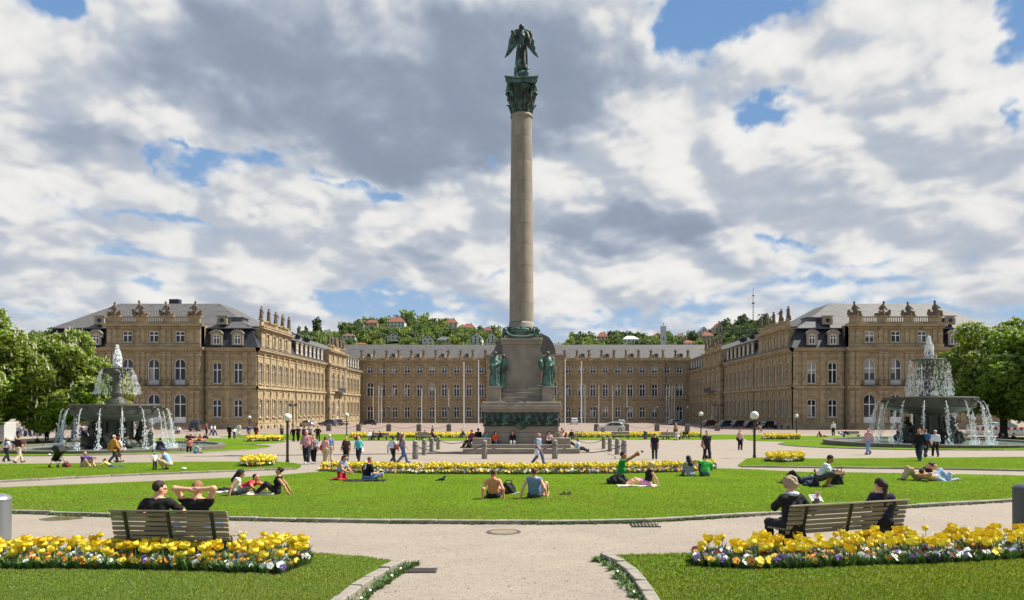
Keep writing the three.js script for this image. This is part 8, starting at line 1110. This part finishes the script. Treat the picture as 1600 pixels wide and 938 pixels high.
grass(LAWN.main, 150000, 'green grass of the large central lawn', 303, .30, BEDS);
grass(LAWN.sideA, 30000, 'green grass of the left side lawn', 304, .28, BEDS);
grass(LAWN.sideB, 30000, 'green grass of the right side lawn', 305, .28, BEDS);
// loose grit on the near path
{ const r = rng(404), ms = [], cs = [], C = new THREE.Color(), keep = [LAWN.nearA, LAWN.nearB, LAWN.main]; for (let k = 0; k < 90000 && ms.length < 24000; k++) { const z = -1 / mix(1 / 22, 1 / 8, r()), x = (r() * 2 - 1) * -z * .74; if (keep.some((b) => inside(b, x, z))) continue; const s = .003 + .008 * r() * r() * r(); EU.set(r() * 6, r() * 6, r() * 6); ms.push(M4().compose(V(x, gy(x, z) + s * .3, z), QQ.setFromEuler(EU), V(s, s * .7, s * 1.2))); const v = .75 + .5 * r(); cs.push(C.clone().setRGB(.34 * v, .285 * v, .225 * v)); } const o = copies('grit', new THREE.IcosahedronGeometry(1, 0), mat(1, 1, 1, .9), scene, ms, cs); tag(o, 'loose beige grit and small pebbles on the gravel path', 'gravel'); }
{ const r = rng(405), ms = [], cs = [], C = new THREE.Color(); for (let k = 0; k < 420; k++) { const z = -1 / mix(1 / 40, 1 / 8, r()), x = (r() * 2 - 1) * -z * .72; if ([LAWN.nearA, LAWN.nearB].some((b) => inside(b, x, z))) continue; const s = .5 + .6 * r(); EU.set((r() - .5) * .6, r() * 6, (r() - .5) * .6); ms.push(M4().compose(V(x, gy(x, z) + (inside(LAWN.main, x, z) ? .06 : .012), z), QQ.setFromEuler(EU), V(s, s, s))); const q = r(); cs.push(C.clone().setRGB(mix(.12, .5, q), mix(.10, .45, q), mix(.05, .36, q))); } const o = copies('litter', new THREE.CircleGeometry(.03, 5).scale(1, .6, 1).rotateX(-Math.PI / 2), mat(1, 1, 1, .9, { side: THREE.DoubleSide }), scene, ms, cs); tag(o, 'fallen petals and dry leaf scraps on paths and lawn', 'litter'); }
// weeds and daisies along the kerbs
{ const r = rng(88), ms = [], cs = [], fm = [], C = new THREE.Color(); const line = (pts, n, off, w) => { const c = new THREE.CatmullRomCurve3(pts.map(([x, z]) => V(x, 0, z))); for (let k = 0; k < n; k++) { const t = r(), p = c.getPoint(t), q = c.getTangent(t), o = off + w * r() * r(); if (noise3(p.x * 1.1, p.z * 1.1, off) < -.12 && r() < .75) continue; const x = p.x - q.z * o, z = p.z + q.x * o, s = w > .15 ? .35 + .5 * r() : .25 + .4 * r(); EU.set((r() - .5) * .6, r() * 6, (r() - .5) * .6); ms.push(M4().compose(V(x, gy(x, z), z), QQ.setFromEuler(EU), V(s, s * .7, s))); const v = .7 + .5 * r(); cs.push(C.clone().setRGB(.10 * v, .19 * v, .025 * v)); if (w > .15 && r() < .01) { EU.set(-.9, r(), 0); fm.push(M4().compose(V(x, gy(x, z) + .07, z), QQ.setFromEuler(EU), V(.45, .45, .45))); } } };
  line(nearAKerb, 420, -.26, .2); line(nearBKerb, 380, .08, .2); line(mainFront, 1500, .06, .10);
  const o = copies('weeds', herb, MB.leaf, scene, ms, cs); tag(o, 'low weeds growing in the joint along the lawn kerbs', 'weeds'); const f = copies('daisies', pansy, MB.white, scene, fm); tag(f, 'tiny white flowers among the weeds beside the near kerb stones', 'flowers'); }
renderer.render(scene, camera);
